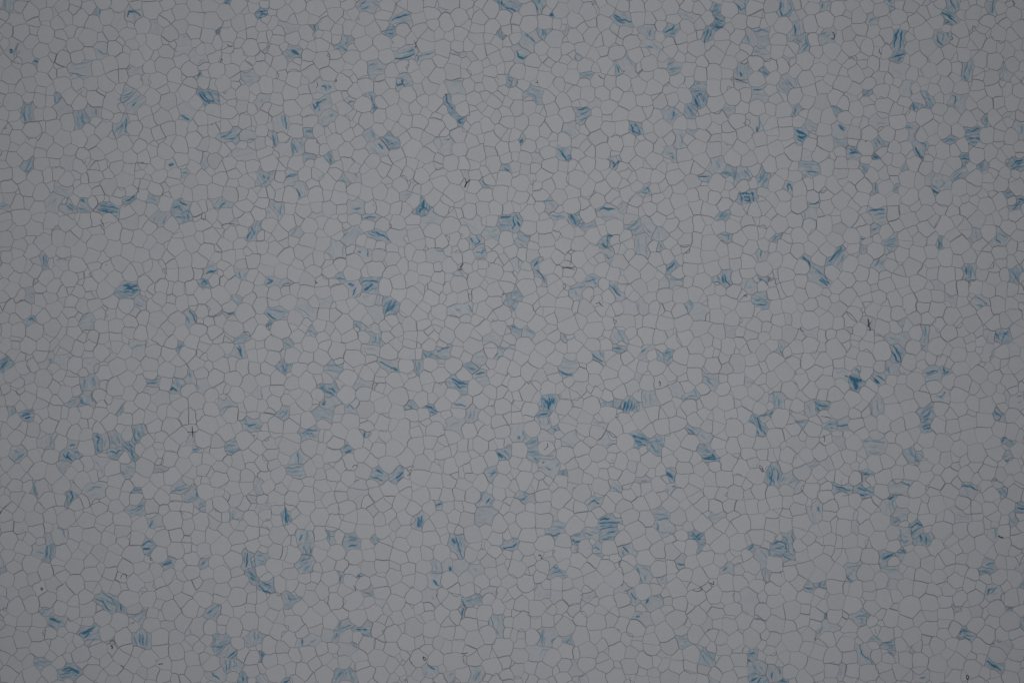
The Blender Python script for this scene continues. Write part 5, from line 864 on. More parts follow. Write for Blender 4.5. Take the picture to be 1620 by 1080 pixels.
"""500,75 560,55 580,90 590,130 570,135 530,115;.3;.9,10,510,80,530,105,570,125;.6,8,550,65,575,100
640,40 690,30 700,45 680,60;.4;.8,9,645,40,690,45
800,90 840,45 870,35 850,90 850,125;.25;.8,9,820,65,845,50
920,75 955,70 960,110 930,115;.4;
955,75 970,55 1015,45 1010,95 985,130 965,110;.4;.7,9,970,75,1000,60;.6,8,985,120,1005,80
295,170 325,125 410,130 425,165 370,210 310,205;.28;1,12,300,180,325,205,375,210;.4,8,325,130,410,135;.3,8,310,165,400,170
135,220 195,190 210,240 175,270;.13;
1205,250 1215,200 1295,215 1310,265 1275,300;.28;.6,9,1220,220,1260,240;.6,8,1235,240,1270,280
1480,255 1520,250 1510,280;.25;.6,6,1485,258,1530,262
375,270 440,260 475,275 465,320 420,320;.15;
175,370 200,348 300,355 270,410 235,430 200,415;.45;1,14,205,360,230,400,232,425;.9,10,240,360,240,410;.7,9,255,360,245,400;.7,9,270,365,250,390;.6,8,195,385,220,420
165,470 230,445 235,460 180,480;.45;.8,9,170,468,225,455
160,490 215,480 240,510 220,530 190,530;.25;.5,8,165,490,190,525;.6,7,225,485,235,515,215,530
555,380 575,370 625,400 600,405;.35;.6,8,570,380,600,400
655,390 685,370 690,385 665,405;.4;
680,410 735,355 785,390 780,440 710,445;.45;.9,10,720,380,705,430;.9,9,740,370,725,435;.8,9,760,380,745,435;.6,8,685,415,710,440;.6,8,775,390,765,435
825,325 900,330 910,395 860,410;.28;.4,8,840,330,850,400;.5,7,870,335,880,395
505,525 530,505 605,510 580,530;.18;.5,8,520,515,590,512
1000,290 1060,275 1090,330 1060,355 1010,330;.18;
1080,370 1110,330 1150,300 1170,350 1115,365;.3;.6,7,1090,370,1120,345,1170,345;.5,7,1150,300,1170,340
1105,560 1115,540 1175,570 1155,595;.4;.7,9,1115,555,1160,585
1180,595 1220,565 1245,600 1220,645 1195,630;.3;.4,8,1200,590,1230,620
1185,700 1210,650 1265,660 1270,705 1225,715;.4;.6,10,1215,660,1240,690;.5,9,1195,695,1255,700
1260,675 1325,700 1310,705;.4;.7,8,1270,680,1320,700
1200,730 1275,705 1325,720 1310,755 1235,755;.35;1,12,1265,710,1285,740;.9,9,1210,735,1280,730;.8,9,1215,745,1320,740
1510,490 1560,465 1600,590 1570,590;.45;.9,10,1550,480,1570,535,1600,585;.7,10,1520,500,1560,580;.5,9,1535,485,1580,570
1555,475 1620,460 1620,490 1570,485;.25;.9,8,1560,470,1620,462
755,595 800,590 860,620 850,655 800,665 770,640;.45;1,10,765,600,800,605,830,620;.9,9,785,620,820,640;.8,9,770,610,800,650,845,655;.7,8,800,600,855,620
865,625 920,590 955,610 940,700 900,705 865,665;.4;.6,10,880,650,905,690,930,695;.5,10,870,635,950,625;.5,8,905,600,915,625
550,645 590,595 605,630 655,640 590,665;.22;.5,8,600,660,655,645
0,540 70,535 85,590 50,630 10,620;.22;1,14,40,615,50,600;.5,9,60,560,80,600
65,630 90,590 110,615;.35;
310,620 350,590 415,590 415,650 340,650;.18;.4,8,320,630,380,670
170,630 180,580 260,600 265,635;.18;.5,7,175,635,265,635
100,640 155,620 150,650 110,665;.45;.6,8,110,645,150,635
255,560 290,540 285,570 265,575;.45;.8,9,260,550,280,570
95,700 145,685 170,730 165,765 135,750;.4;.6,8,100,700,150,695;.8,9,140,740,165,755;.5,8,120,715,155,720
180,715 265,715 250,740 185,735;.25;.5,7,185,720,260,725
155,800 175,745 290,760 300,790 260,850 210,820;.22;.8,10,195,765,205,760;.8,9,215,795,245,810;.6,9,280,790,295,765;.5,8,165,800,230,790
310,830 345,820 340,860;.5;.8,8,315,835,335,855
35,990 75,945 140,960 135,1010 65,1010;.28;.8,9,60,1000,105,975;.6,9,75,950,85,985;.5,8,45,1000,80,990
480,1025 530,980 555,985 560,1030 500,1035;.28;.9,10,485,1025,520,1005,550,1025;.5,9,520,990,555,1000
780,885 850,860 860,890 810,900;.25;.6,8,790,890,845,880
970,825 990,815 1025,830 1020,880 990,855;.4;1,14,975,825,1015,860
980,915 1025,905 1060,920 990,965;.22;.9,9,1015,918,1035,918;.5,8,985,930,990,965
615,875 645,880 700,930 690,960 630,930;.22;.6,8,625,915,690,955;.4,8,640,890,695,935
350,930 365,890 410,910 370,940;.15;
900,1065 970,1065 990,1080 910,1080;.4;
780,225 800,215 820,235 800,250;.2;
785,430 800,400 830,440;.25;
1600,870 1620,860 1620,910;.45;
1480,940 1500,930 1520,985 1485,985;.15;""",
"""40,60 90,15 100,85 80,85;.3;.7,8,80,60,95,85;.4,8,70,50,90,30
775,60 800,25 850,40 860,90 840,140 800,125 780,90;.35;1,10,795,30,830,80,845,125;.9,9,800,80,815,120,840,130;.7,8,785,60,800,100;.6,8,820,60,850,80
830,0 880,0 860,40;.35;
755,190 770,155 830,160 835,210 780,205;.3;.5,12,760,165,765,200
415,195 500,185 520,210 500,235 430,230;.15;.8,12,490,215,505,222;.4,8,430,195,490,190
505,210 580,245 595,265 570,305 550,300 525,250;.45;1,28,525,225,545,250;1,24,545,245,580,245;1,24,545,250,560,300;1,14,575,240,585,250
545,185 570,170 590,190 570,205;.3;.8,7,550,185,565,175,570,200;.7,7,575,180,582,200
665,230 680,200 740,205 730,255 705,275;.3;1,12,670,235,705,265;.8,9,690,215,735,245
1000,215 1005,170 1050,165 1070,195 1085,235 1010,235;.3;.9,10,1005,205,1040,190,1070,185;.5,9,1010,215,1060,200
1100,185 1115,155 1150,190 1130,215;.35;.9,9,1110,165,1120,205,1145,190;.5,7,1110,200,1135,210
1050,350 1080,330 1130,315 1130,370 1060,380;.2;.8,8,1070,345,1105,345,1120,320;.5,8,1090,350,1110,365
965,35 1015,15 1005,35 990,55;.3;.6,7,975,40,1000,25
1340,80 1380,30 1430,30 1410,110 1370,120;.12;.6,7,1430,40,1405,110;.5,7,1420,60,1412,100
10,345 40,310 100,345 100,410 50,430 30,390;.35;.5,10,35,330,45,400;.6,9,70,365,65,410;.4,8,55,335,50,360
10,460 45,430 30,465;.5;.7,9,15,465,40,440
235,440 240,390 300,380 285,460;.25;.4,8,250,400,270,450
295,380 320,375 375,405 345,430 310,430;.45;.8,9,300,390,340,410,370,408;.7,8,310,410,325,435
665,400 690,350 710,410 730,440 680,460;.28;.4,9,690,370,695,440
950,450 1000,410 1040,405 1030,480 985,500;.4;.7,9,960,460,1010,430,1020,410;.6,9,985,480,1010,470,1035,420;.5,9,990,495,1025,480
970,540 1000,510 1030,510 1040,565 980,565;.4;.8,9,975,540,1030,525;.8,9,980,555,1035,545;.5,8,990,515,1030,520
1430,455 1440,425 1490,475 1460,465;.4;.8,8,1435,440,1440,455,1480,470
1480,480 1500,465 1500,490;.4;
155,500 235,510 230,525 180,515;.35;.8,8,160,502,230,515
150,460 200,455 230,495 155,495;.12;
355,550 375,505 440,500 430,555 400,550;.35;.6,9,360,540,400,515,435,525;.5,9,395,540,410,550
435,490 510,485 512,555 445,555;.25;.8,9,445,535,508,528;.5,8,440,490,440,550;.4,8,450,550,510,550
405,615 480,605 490,655 440,660;.18;
130,620 190,605 235,650 190,695 130,665;.12;
605,630 640,620 740,640 735,700 630,695;.22;.6,9,610,630,660,628,735,640;.3,8,630,665,720,670;.6,7,640,705,710,705
865,700 905,665 980,725 955,775 920,740;.35;.5,9,890,690,930,730;.6,9,935,715,930,750,960,760;.4,8,900,670,960,720
1480,640 1490,600 1550,640 1520,645;.4;.9,9,1480,640,1490,605,1520,610;.7,8,1530,620,1545,640
1495,750 1510,700 1535,750 1510,765;.35;.8,9,1500,755,1530,745
260,795 275,770 300,765 275,790;.4;
345,760 385,740 410,800 375,820;.15;
0,800 35,785 75,805 90,850 50,910 0,905;.4;.8,9,35,800,20,870,15,905;.7,9,55,810,70,840,60,880;.6,9,5,810,10,870;.5,8,0,850,40,890
70,890 100,850 150,830 185,900 160,920 110,895;.25;.5,9,80,885,105,860;.4,8,130,895,165,885;.4,8,155,840,175,890
165,925 190,895 215,900 190,950;.25;
585,830 625,805 655,835 610,880;.4;.7,9,590,830,640,840;.5,8,600,860,630,820
405,905 440,905 510,920 525,945 415,960;.28;.9,9,415,910,470,925,520,945;.7,8,430,930,510,950;.4,8,420,945,480,955
555,945 590,900 655,945 650,970 605,990;.4;.8,9,570,925,620,945;.8,9,580,970,630,970;.6,9,590,905,650,955;.5,8,565,955,590,985
770,900 830,890 900,900 885,970 775,960;.22;.8,9,840,890,890,905,895,950;.8,8,770,965,850,970;.4,8,780,905,860,905
755,1005 790,970 800,975 770,1005;.5;.9,8,760,1000,795,978
725,1010 770,1005 800,1030 795,1075 735,1070;.25;.6,9,785,1010,795,1060;.4,8,765,1015,775,1070
1225,910 1300,900 1330,940 1310,970 1230,965;.25;1,9,1228,912,1280,915,1325,940;.5,8,1230,900,1280,905;.4,7,1245,925,1270,970
1425,880 1455,875 1480,910 1450,930;.2;.8,8,1425,878,1455,882
1450,945 1490,925 1515,935 1500,985;.4;.6,9,1460,945,1495,980;.4,8,1480,930,1500,950
260,1060 285,1015 330,1015 330,1080 270,1080;.22;.8,9,315,1045,325,1075;.4,8,280,1030,270,1070
1580,1050 1620,1025 1620,1070 1600,1075;.45;.9,10,1585,1050,1620,1060
800,1080 820,1050 880,1075;.25;
1170,1055 1270,1070 1260,1080 1180,1080;.22;
1535,330 1600,315 1620,340 1610,420 1545,420;.13;.7,9,1580,345,1605,345;.6,9,1585,385,1605,380
1500,310 1540,320 1530,400 1505,400;.2;""",
"""825,0 890,0 885,15 840,12;.35;.4,6,830,5,880,10
940,90 950,45 1000,35 1035,40 1000,90 960,100;.25;.7,12,965,50,950,90
95,60 165,60 160,115 120,125 95,110;.13;.3,8,125,120,150,105
340,90 380,95 415,130 415,190 340,195 325,150;.12;.7,8,365,95,400,115,415,160
300,150 330,140 335,200 305,200;.28;
205,240 220,210 290,215 280,270;.2;.5,8,225,250,275,255
285,290 290,220 335,200 345,260 330,300;.4;.7,9,300,220,290,285;.6,9,325,205,315,290
890,215 930,170 965,180 980,215 940,265;.4;1,12,905,232,945,228;.7,9,900,215,935,180,970,195;.4,8,945,260,975,215
1020,340 1050,305 1095,290 1100,330 1035,360;.35;1,12,1035,330,1085,318;.7,8,1055,310,1090,300;.6,7,1025,345,1040,330
1460,20 1480,0 1525,5 1520,50 1490,65 1462,50;.28;.6,8,1475,10,1470,40;.6,7,1480,40,1510,42
1545,350 1545,255 1600,255 1580,350;.28;.9,9,1565,260,1560,345;.7,8,1550,255,1545,320;.5,7,1590,265,1580,330
1565,370 1600,370 1620,400 1620,440 1600,440;.45;.8,12,1590,410,1615,430;.5,8,1575,375,1615,420
1255,340 1280,305 1310,300 1285,350;.35;.6,8,1265,340,1295,310
1035,430 1035,390 1070,360 1100,400 1060,440;.13;
295,440 335,400 380,440 350,490 300,490;.12;
1260,470 1290,440 1360,440 1350,510 1280,500;.15;
0,530 40,540 50,590 10,610;.2;
595,545 645,505 720,540 740,590 680,625 650,600;.35;.8,8,600,550,650,560,670,600,700,620;.6,9,650,510,700,540,735,590;.5,8,670,550,720,590
765,630 770,590 795,630;.4;.7,6,760,580,770,620
830,660 925,610 920,680 890,715;.28;.6,9,840,660,920,615;.3,8,880,690,915,640
1300,640 1385,575 1390,620 1370,690;.35;.6,9,1310,640,1380,585;.4,9,1340,670,1380,620
270,630 290,610 330,615 330,650 285,660;.3;.6,7,275,640,280,615,310,612
290,680 300,660 410,670 410,710 360,740 310,720;.3;1,12,315,672,350,682,380,692;.6,9,295,700,350,735;.5,8,370,700,400,680
495,770 530,740 610,710 625,780 610,805 550,815;.35;.9,9,500,770,550,750,600,720;.9,9,535,790,570,760;.6,8,540,810,600,800;.6,8,520,770,590,745
845,800 890,755 945,770 935,845 870,840;.35;.7,9,885,770,885,835;.7,9,905,770,905,840;.5,9,850,790,865,840;.5,8,930,775,925,840
690,815 715,800 740,840 700,835;.25;.7,7,695,815,720,805,735,830
1105,690 1160,655 1205,680 1195,740 1120,730;.13;
1205,690 1290,680 1280,790 1190,770;.15;.5,9,1205,740,1205,770
1025,720 1070,690 1110,700 1100,750 1060,745;.18;
1335,850 1360,780 1435,795 1430,835 1385,880;.4;.7,9,1345,850,1400,850,1430,830;.5,9,1365,790,1355,830;.5,8,1380,870,1410,850
1395,890 1440,835 1510,875 1465,930;.3;.8,9,1500,870,1440,920;.7,8,1510,880,1460,930;.4,8,1450,850,1430,900
1415,930 1470,925 1515,970 1500,995 1440,1010;.28;.8,8,1430,935,1435,1005;.6,8,1460,930,1450,990;.6,8,1480,935,1500,965,1470,980
235,960 240,925 305,930 300,955 260,980;.4;.4,8,245,940,300,945
365,1020 380,985 430,970 490,1000 500,1030 450,1050 385,1045;.4;1,9,395,1000,440,980,495,1005;.8,9,405,1010,450,995,495,1015;.6,9,380,1030,440,1010,490,1035;.5,8,390,1045,450,1035
1310,1040 1340,1005 1400,1000 1425,1020 1385,1055;.2;.9,9,1340,1010,1355,1030,1385,1050
1520,1075 1535,1030 1570,1040 1555,1080;.5;.6,9,1540,1040,1535,1075
1560,790 1620,740 1620,820 1590,850 1565,820;.2;.7,7,1610,755,1610,800
0,350 20,360 0,390;.4;
1590,330 1610,290 1620,320;.5;
0,650 25,655 15,690 0,690;.25;""",
"""160,0 215,0 205,80 180,70;.4;1,10,185,0,195,60;.7,9,200,10,210,60
255,120 340,115 350,180 310,195 270,190;.3;.8,9,290,140,275,180;.6,9,325,125,320,180
445,160 460,110 495,130 485,185;.3;.6,10,455,120,470,175
580,225 580,150 655,160 650,225;.35;.8,10,585,180,640,170;.7,9,590,215,640,205;.5,8,590,155,640,160
735,160 745,135 760,180;.45;
290,255 290,205 360,210 360,245 330,270;.35;.8,8,345,225,345,250,330,265;.6,8,300,215,320,260
245,350 260,320 320,275 360,285 345,350 310,380;.35;.5,10,280,310,340,290;.5,10,270,350,330,310;.4,8,300,370,350,320
0,265 60,260 70,295 40,335 0,330;.4;.6,9,10,300,50,310;.5,9,10,275,40,270
1000,60 1020,25 1060,15 1065,70 1040,110 1005,100;.25;1,22,1030,35,1030,85;.9,9,1045,90,1048,20;.7,8,1050,100,1070,75
1225,190 1225,155 1315,150 1310,295 1285,285 1265,210;.35;1,14,1240,165,1258,190;.7,10,1265,155,1290,250,1310,290;.5,10,1290,160,1300,240
1395,40 1410,0 1520,0 1480,65 1410,75;.2;.3,8,1410,60,1480,70
1545,225 1565,170 1620,195 1620,235;.35;.9,8,1565,225,1620,220
640,405 660,385 675,410;.45;.9,9,645,402,668,408
520,380 550,400 530,460;.4;.7,9,540,400,530,440
15,455 45,440 105,435 110,510 60,510;.4;.9,9,20,460,50,495,100,512;.7,9,40,445,95,465;.6,8,60,500,95,470
160,520 210,520 290,540 210,590 190,570;.35;.6,9,205,530,215,570;.5,9,210,550,280,542
680,510 725,475 740,530;.35;.6,7,685,510,735,520
1120,320 1150,310 1175,360 1125,365;.28;.4,8,1135,320,1145,360
1175,340 1240,310 1235,375 1190,375;.2;1,18,1228,345,1228,362;.8,8,1175,380,1195,375
1245,310 1330,300 1335,350 1270,380 1240,360;.2;
1345,355 1425,325 1440,390 1380,415;.2;.5,7,1385,350,1390,365
1085,440 1105,400 1165,385 1170,465 1105,475;.2;1,11,1122,430,1150,460;.8,7,1110,385,1170,385;.6,7,1140,455,1170,462
1055,540 1085,480 1140,490 1135,585 1080,570;.18;.5,9,1115,530,1125,550
1310,560 1380,520 1420,530 1420,570 1340,600 1315,610;.4;.8,9,1310,560,1320,600,1345,605;.4,9,1330,560,1410,540
1295,660 1310,610 1320,610 1305,665;.4;.8,8,1312,610,1300,660
1430,520 1440,485 1510,480 1525,510;.2;
1480,680 1510,650 1560,645 1570,740 1550,780 1510,740;.25;.6,8,1490,660,1500,720,1540,775;.5,8,1530,650,1540,720;.4,8,1555,650,1565,730
505,745 540,685 580,680 600,710 560,735;.28;.7,9,520,730,540,695;.6,8,515,745,570,720,600,715
490,800 505,765 530,760 520,815;.35;.7,9,515,765,500,805
530,765 590,760 590,820 525,820;.15;.5,7,525,765,560,758
625,745 700,690 725,700 720,785 680,775;.35;.9,9,640,740,670,740;.9,9,680,742,700,740;.6,9,690,700,650,725;.5,8,660,770,720,780
280,840 280,790 340,790 410,795 385,840;.2;.9,10,290,795,295,840;.5,7,300,845,350,838;.5,8,340,820,380,805
0,760 50,770 40,820 0,830;.4;.7,7,10,770,20,790,10,800
520,830 600,825 645,860 610,890 520,890;.18;.6,8,600,830,640,855
25,900 45,900 35,930;.6;
495,1050 510,995 610,990 625,1060 590,1050 540,1065;.4;.6,9,520,1030,560,1000;.6,9,590,1000,610,1050;.5,9,505,1055,540,1020
170,1075 210,1055 205,1080;.45;.9,8,175,1075,210,1060
1065,1040 1070,990 1090,960 1145,1000 1100,1035;.25;.9,8,1090,965,1130,995;.5,9,1070,1030,1080,1010
1190,1030 1260,1000 1260,1050 1230,1075;.18;.6,8,1220,1030,1240,1015
1360,1080 1370,985 1430,1000 1440,1050 1400,1080;.25;.6,9,1420,1005,1385,1060;.4,8,1400,1000,1375,1050
1190,915 1290,890 1320,940 1290,980 1200,990;.08;
10,1035 70,1060 30,1080 0,1070;.3;
945,940 980,950 985,1000 950,995;.15;""",
"""205,140 265,70 330,70 325,110 290,155;.3;.9,10,215,138,270,148,300,130;.5,8,250,90,320,95;.4,8,240,110,300,115
250,0 280,0 285,45 260,40;.2;
150,30 245,20 240,80 180,100 160,70;.08;
385,190 390,150 440,125 450,160 410,195;.35;.9,9,385,170,400,192,430,180;.5,8,400,150,440,135
450,130 490,105 545,100 540,155 470,150;.28;.6,8,455,130,510,145;.4,8,490,120,540,130
555,30 580,20 640,25 690,60 660,80 670,130 600,180 555,170 545,80;.4;1,12,560,48,585,38,610,42;.8,9,555,70,610,65,680,65;.7,9,560,110,620,95,660,90;.8,9,600,130,660,118;.7,8,570,175,620,160,660,145;.5,8,555,90,640,80
905,0 990,0 985,40 930,50;.28;.7,8,930,45,985,35;.4,8,915,10,980,15
910,110 915,65 960,50 1030,100 1020,135 940,130;.22;.6,14,920,70,925,120;.5,8,930,125,1020,130
1245,25 1325,20 1330,40 1265,55;.3;
1130,130 1150,105 1210,130 1200,200 1160,190;.45;.8,9,1145,125,1165,160,1195,130;.7,9,1170,180,1200,145;.7,8,1140,140,1160,185
1180,250 1205,210 1205,240;.45;
1490,230 1510,200 1560,215 1525,245;.3;1,12,1500,235,1525,208;.5,7,1520,245,1555,230
1550,270 1590,230 1620,290 1590,330 1545,295;.28;.7,7,1565,235,1600,265,1615,290
1325,375 1350,340 1395,345 1390,395;.25;.8,9,1335,370,1360,345
420,240 430,190 490,180 510,240 480,270 430,260;.15;.4,7,480,230,500,220
370,250 400,215 415,230 410,250;.35;
510,240 530,218 560,225 560,260 525,260;.3;.7,7,512,235,530,220,555,235;.6,7,520,260,560,260
690,270 695,215 740,215 800,260;.25;1,9,705,220,735,250;.7,9,695,240,710,270
1040,330 1050,290 1090,290 1090,345;.25;.9,9,1045,325,1085,330
245,370 270,335 310,365 340,370 335,400 260,405;.35;.8,9,255,350,285,350;.6,8,255,385,300,370,335,400
215,290 275,300 270,325 240,355;.2;
790,355 850,350 875,385 860,430 830,445;.3;.8,9,795,355,805,400,825,440;.5,8,830,350,870,370;.5,8,850,400,835,430
135,480 165,450 235,510 230,540 160,550;.2;.6,7,140,495,160,455
240,540 265,510 310,525 310,550 265,580;.15;
655,490 710,450 740,480 720,510;.18;.8,9,710,500,740,490
740,500 760,490 790,560 760,575;.3;.9,9,755,510,785,550
840,575 860,540 940,525 955,580 870,610;.25;1,14,850,570,862,545;.5,8,890,530,940,535
780,660 820,630 880,660 890,700 830,700;.2;.8,14,785,660,805,655;.5,7,810,635,830,650
1450,520 1540,500 1545,570 1500,650 1450,600;.15;.5,9,1465,625,1500,650
460,560 490,510 530,500 500,550;.15;.4,7,470,550,500,520
170,850 175,735 265,730 265,800 240,850;.22;.7,8,190,740,190,845;.5,7,200,740,205,845;.7,9,250,820,268,795
330,820 380,770 380,830;.35;.5,9,345,820,378,790
100,860 200,845 245,860 180,920 110,910;.15;.5,7,180,900,195,865,230,870
1050,790 1105,770 1125,830 1080,840;.28;.4,8,1060,790,1110,800
1195,710 1240,665 1270,690 1255,740 1220,740;.18;
1165,830 1205,860 1195,890;.3;
1195,890 1215,865 1260,895 1290,940 1230,965 1200,930;.35;.6,9,1200,895,1240,960;.4,9,1220,880,1280,935
1490,910 1500,880 1545,870 1545,925 1500,950;.4;1,12,1495,935,1515,945;.7,9,1500,895,1540,885
1500,990 1510,950 1560,940 1595,985 1570,1030;.3;.5,9,1520,960,1570,1020;.4,8,1550,950,1590,990;.4,8,1510,990,1550,1025
1500,1070 1530,1035 1600,1050 1590,1080 1510,1080;.45;.9,10,1515,1070,1550,1045;.8,9,1550,1080,1575,1050
365,1010 385,940 420,950 435,1030;.18;.5,8,395,945,420,950
1240,1070 1250,1030 1290,1080;.25;.7,8,1240,1040,1250,1075
410,1050 450,1035 475,1070;.15;
0,180 40,190 25,240 0,240;.45;.8,9,5,220,30,195
925,890 1000,900 980,920 940,915;.15;
1520,665 1580,670 1610,690 1590,685;.3;.7,7,1525,670,1600,680
1600,400 1620,380 1620,420;.4;
930,410 970,405 960,445 920,430;.25;.5,6,935,430,965,420""",
"""85,150 105,130 155,120 160,245 135,230 120,180;.3;.7,8,85,145,110,160,120,180;.8,8,150,125,155,170,165,250
25,210 50,185 100,180 125,230 100,260 50,275 25,250;.4;.8,9,30,205,70,180,110,200,120,245;.6,8,40,235,100,215;.7,8,40,265,90,270
95,285 120,260 140,290 115,305;.45;.7,8,100,280,135,295
270,0 300,0 300,70 280,60;.22;.4,8,280,5,290,60
310,0 340,0 340,45 320,40;.2;
530,60 560,45 580,110 540,110;.2;
780,60 800,35 830,55 800,75;.4;.6,7,790,65,825,50
800,0 870,0 890,30 850,55;.3;
830,150 835,100 890,100 905,150 885,195 845,195;.3;.7,8,845,170,860,190,890,175;.5,8,835,110,840,180;.4,8,860,150,885,155
900,95 935,60 985,85 970,130 925,150;.4;.9,9,905,95,945,70,985,88;.7,9,910,130,970,90
940,200 960,140 1025,140 1030,190 990,215;.4;1,11,965,145,970,190;.7,9,1000,150,1000,205;.5,9,1025,150,1025,185
1185,30 1190,0 1280,0 1280,45 1220,60;.22;.3,8,1200,20,1270,30
1370,110 1435,95 1445,170 1420,165;.2;.7,9,1440,100,1440,165
1525,40 1550,20 1590,50 1560,90 1530,80;.28;.5,7,1530,40,1560,75;.4,7,1550,30,1580,55
715,260 740,270 815,245 735,320 720,310;.4;.9,9,725,300,770,275,810,250;.6,9,725,285,765,270
815,245 850,230 880,245 855,290 840,290;.4;.9,8,820,250,870,255;.6,7,845,235,865,245
495,340 590,325 560,390 520,430 500,400;.25;.5,8,500,350,580,335;.8,8,500,400,510,425,530,435;.4,8,515,390,550,360
745,365 820,355 830,395 855,420 770,415;.22;.5,8,750,362,820,360
770,430 820,435 810,470 770,475;.18;
1360,345 1380,305 1430,305 1435,360 1420,385;.35;.6,8,1380,330,1430,320;.5,8,1370,345,1425,360
1325,370 1360,345 1420,385 1380,390;.5;.5,9,1340,370,1400,385
230,480 240,455 295,480 290,505;.35;.8,8,235,475,290,485
310,470 325,440 340,475;.5;.8,8,320,465,330,450
1380,520 1410,475 1450,470 1480,500 1475,550 1400,555;.2;.9,9,1385,525,1400,490,1420,480;.8,9,1410,510,1445,475
1505,610 1555,605 1550,620;.4;.8,7,1510,612,1550,607
1175,635 1180,610 1200,615 1185,645;.4;
355,660 355,630 375,655;.6;
510,650 560,645 590,615 640,655 620,690 575,710;.28;.6,9,560,660,600,650,630,660;.5,8,590,625,635,650;.7,9,585,672,600,675;.4,8,575,700,620,680
315,770 345,700 370,680 445,735;.22;.6,8,320,770,345,720;.5,8,330,770,380,765
550,870 555,840 590,840 665,950 610,940 570,915;.22;.8,9,580,840,590,890,660,950;.4,8,560,850,560,900
640,800 690,785 735,845 710,820;.35;.5,9,650,795,690,795,730,840
730,820 800,810 805,860 740,860;.45;.6,8,735,825,800,820;.5,8,745,845,800,840
735,890 780,885 795,890 770,895;.3;.8,8,740,890,790,890
905,880 950,875 920,890;.3;.7,7,910,880,950,878
1215,780 1220,740 1240,740 1300,780 1285,810 1240,795;.4;.9,9,1215,770,1225,745,1260,750;.8,9,1235,785,1280,805;.5,8,1240,765,1290,785
1440,840 1480,810 1530,830 1520,880 1470,855;.25;.4,8,1490,820,1510,830
1370,960 1385,930 1480,985 1470,1005 1420,985;.4;.9,9,1390,940,1430,970,1475,995;.4,9,1385,955,1430,980
440,1045 445,985 485,985 470,1045;.28;
15,1050 30,975 55,970 85,1020 70,1060 30,1070;.25;.8,9,60,975,80,1020;.7,9,30,1010,20,1050
75,1060 120,1065 115,1080 80,1080;.55;.8,9,80,1065,115,1070
920,1060 915,1030 1010,1025 1005,1070;.18;.8,9,965,1045,995,1045
1600,700 1620,670 1620,730;.4;
1600,470 1620,450 1620,485;.45;
1580,370 1620,340 1620,400;.25;""",
]
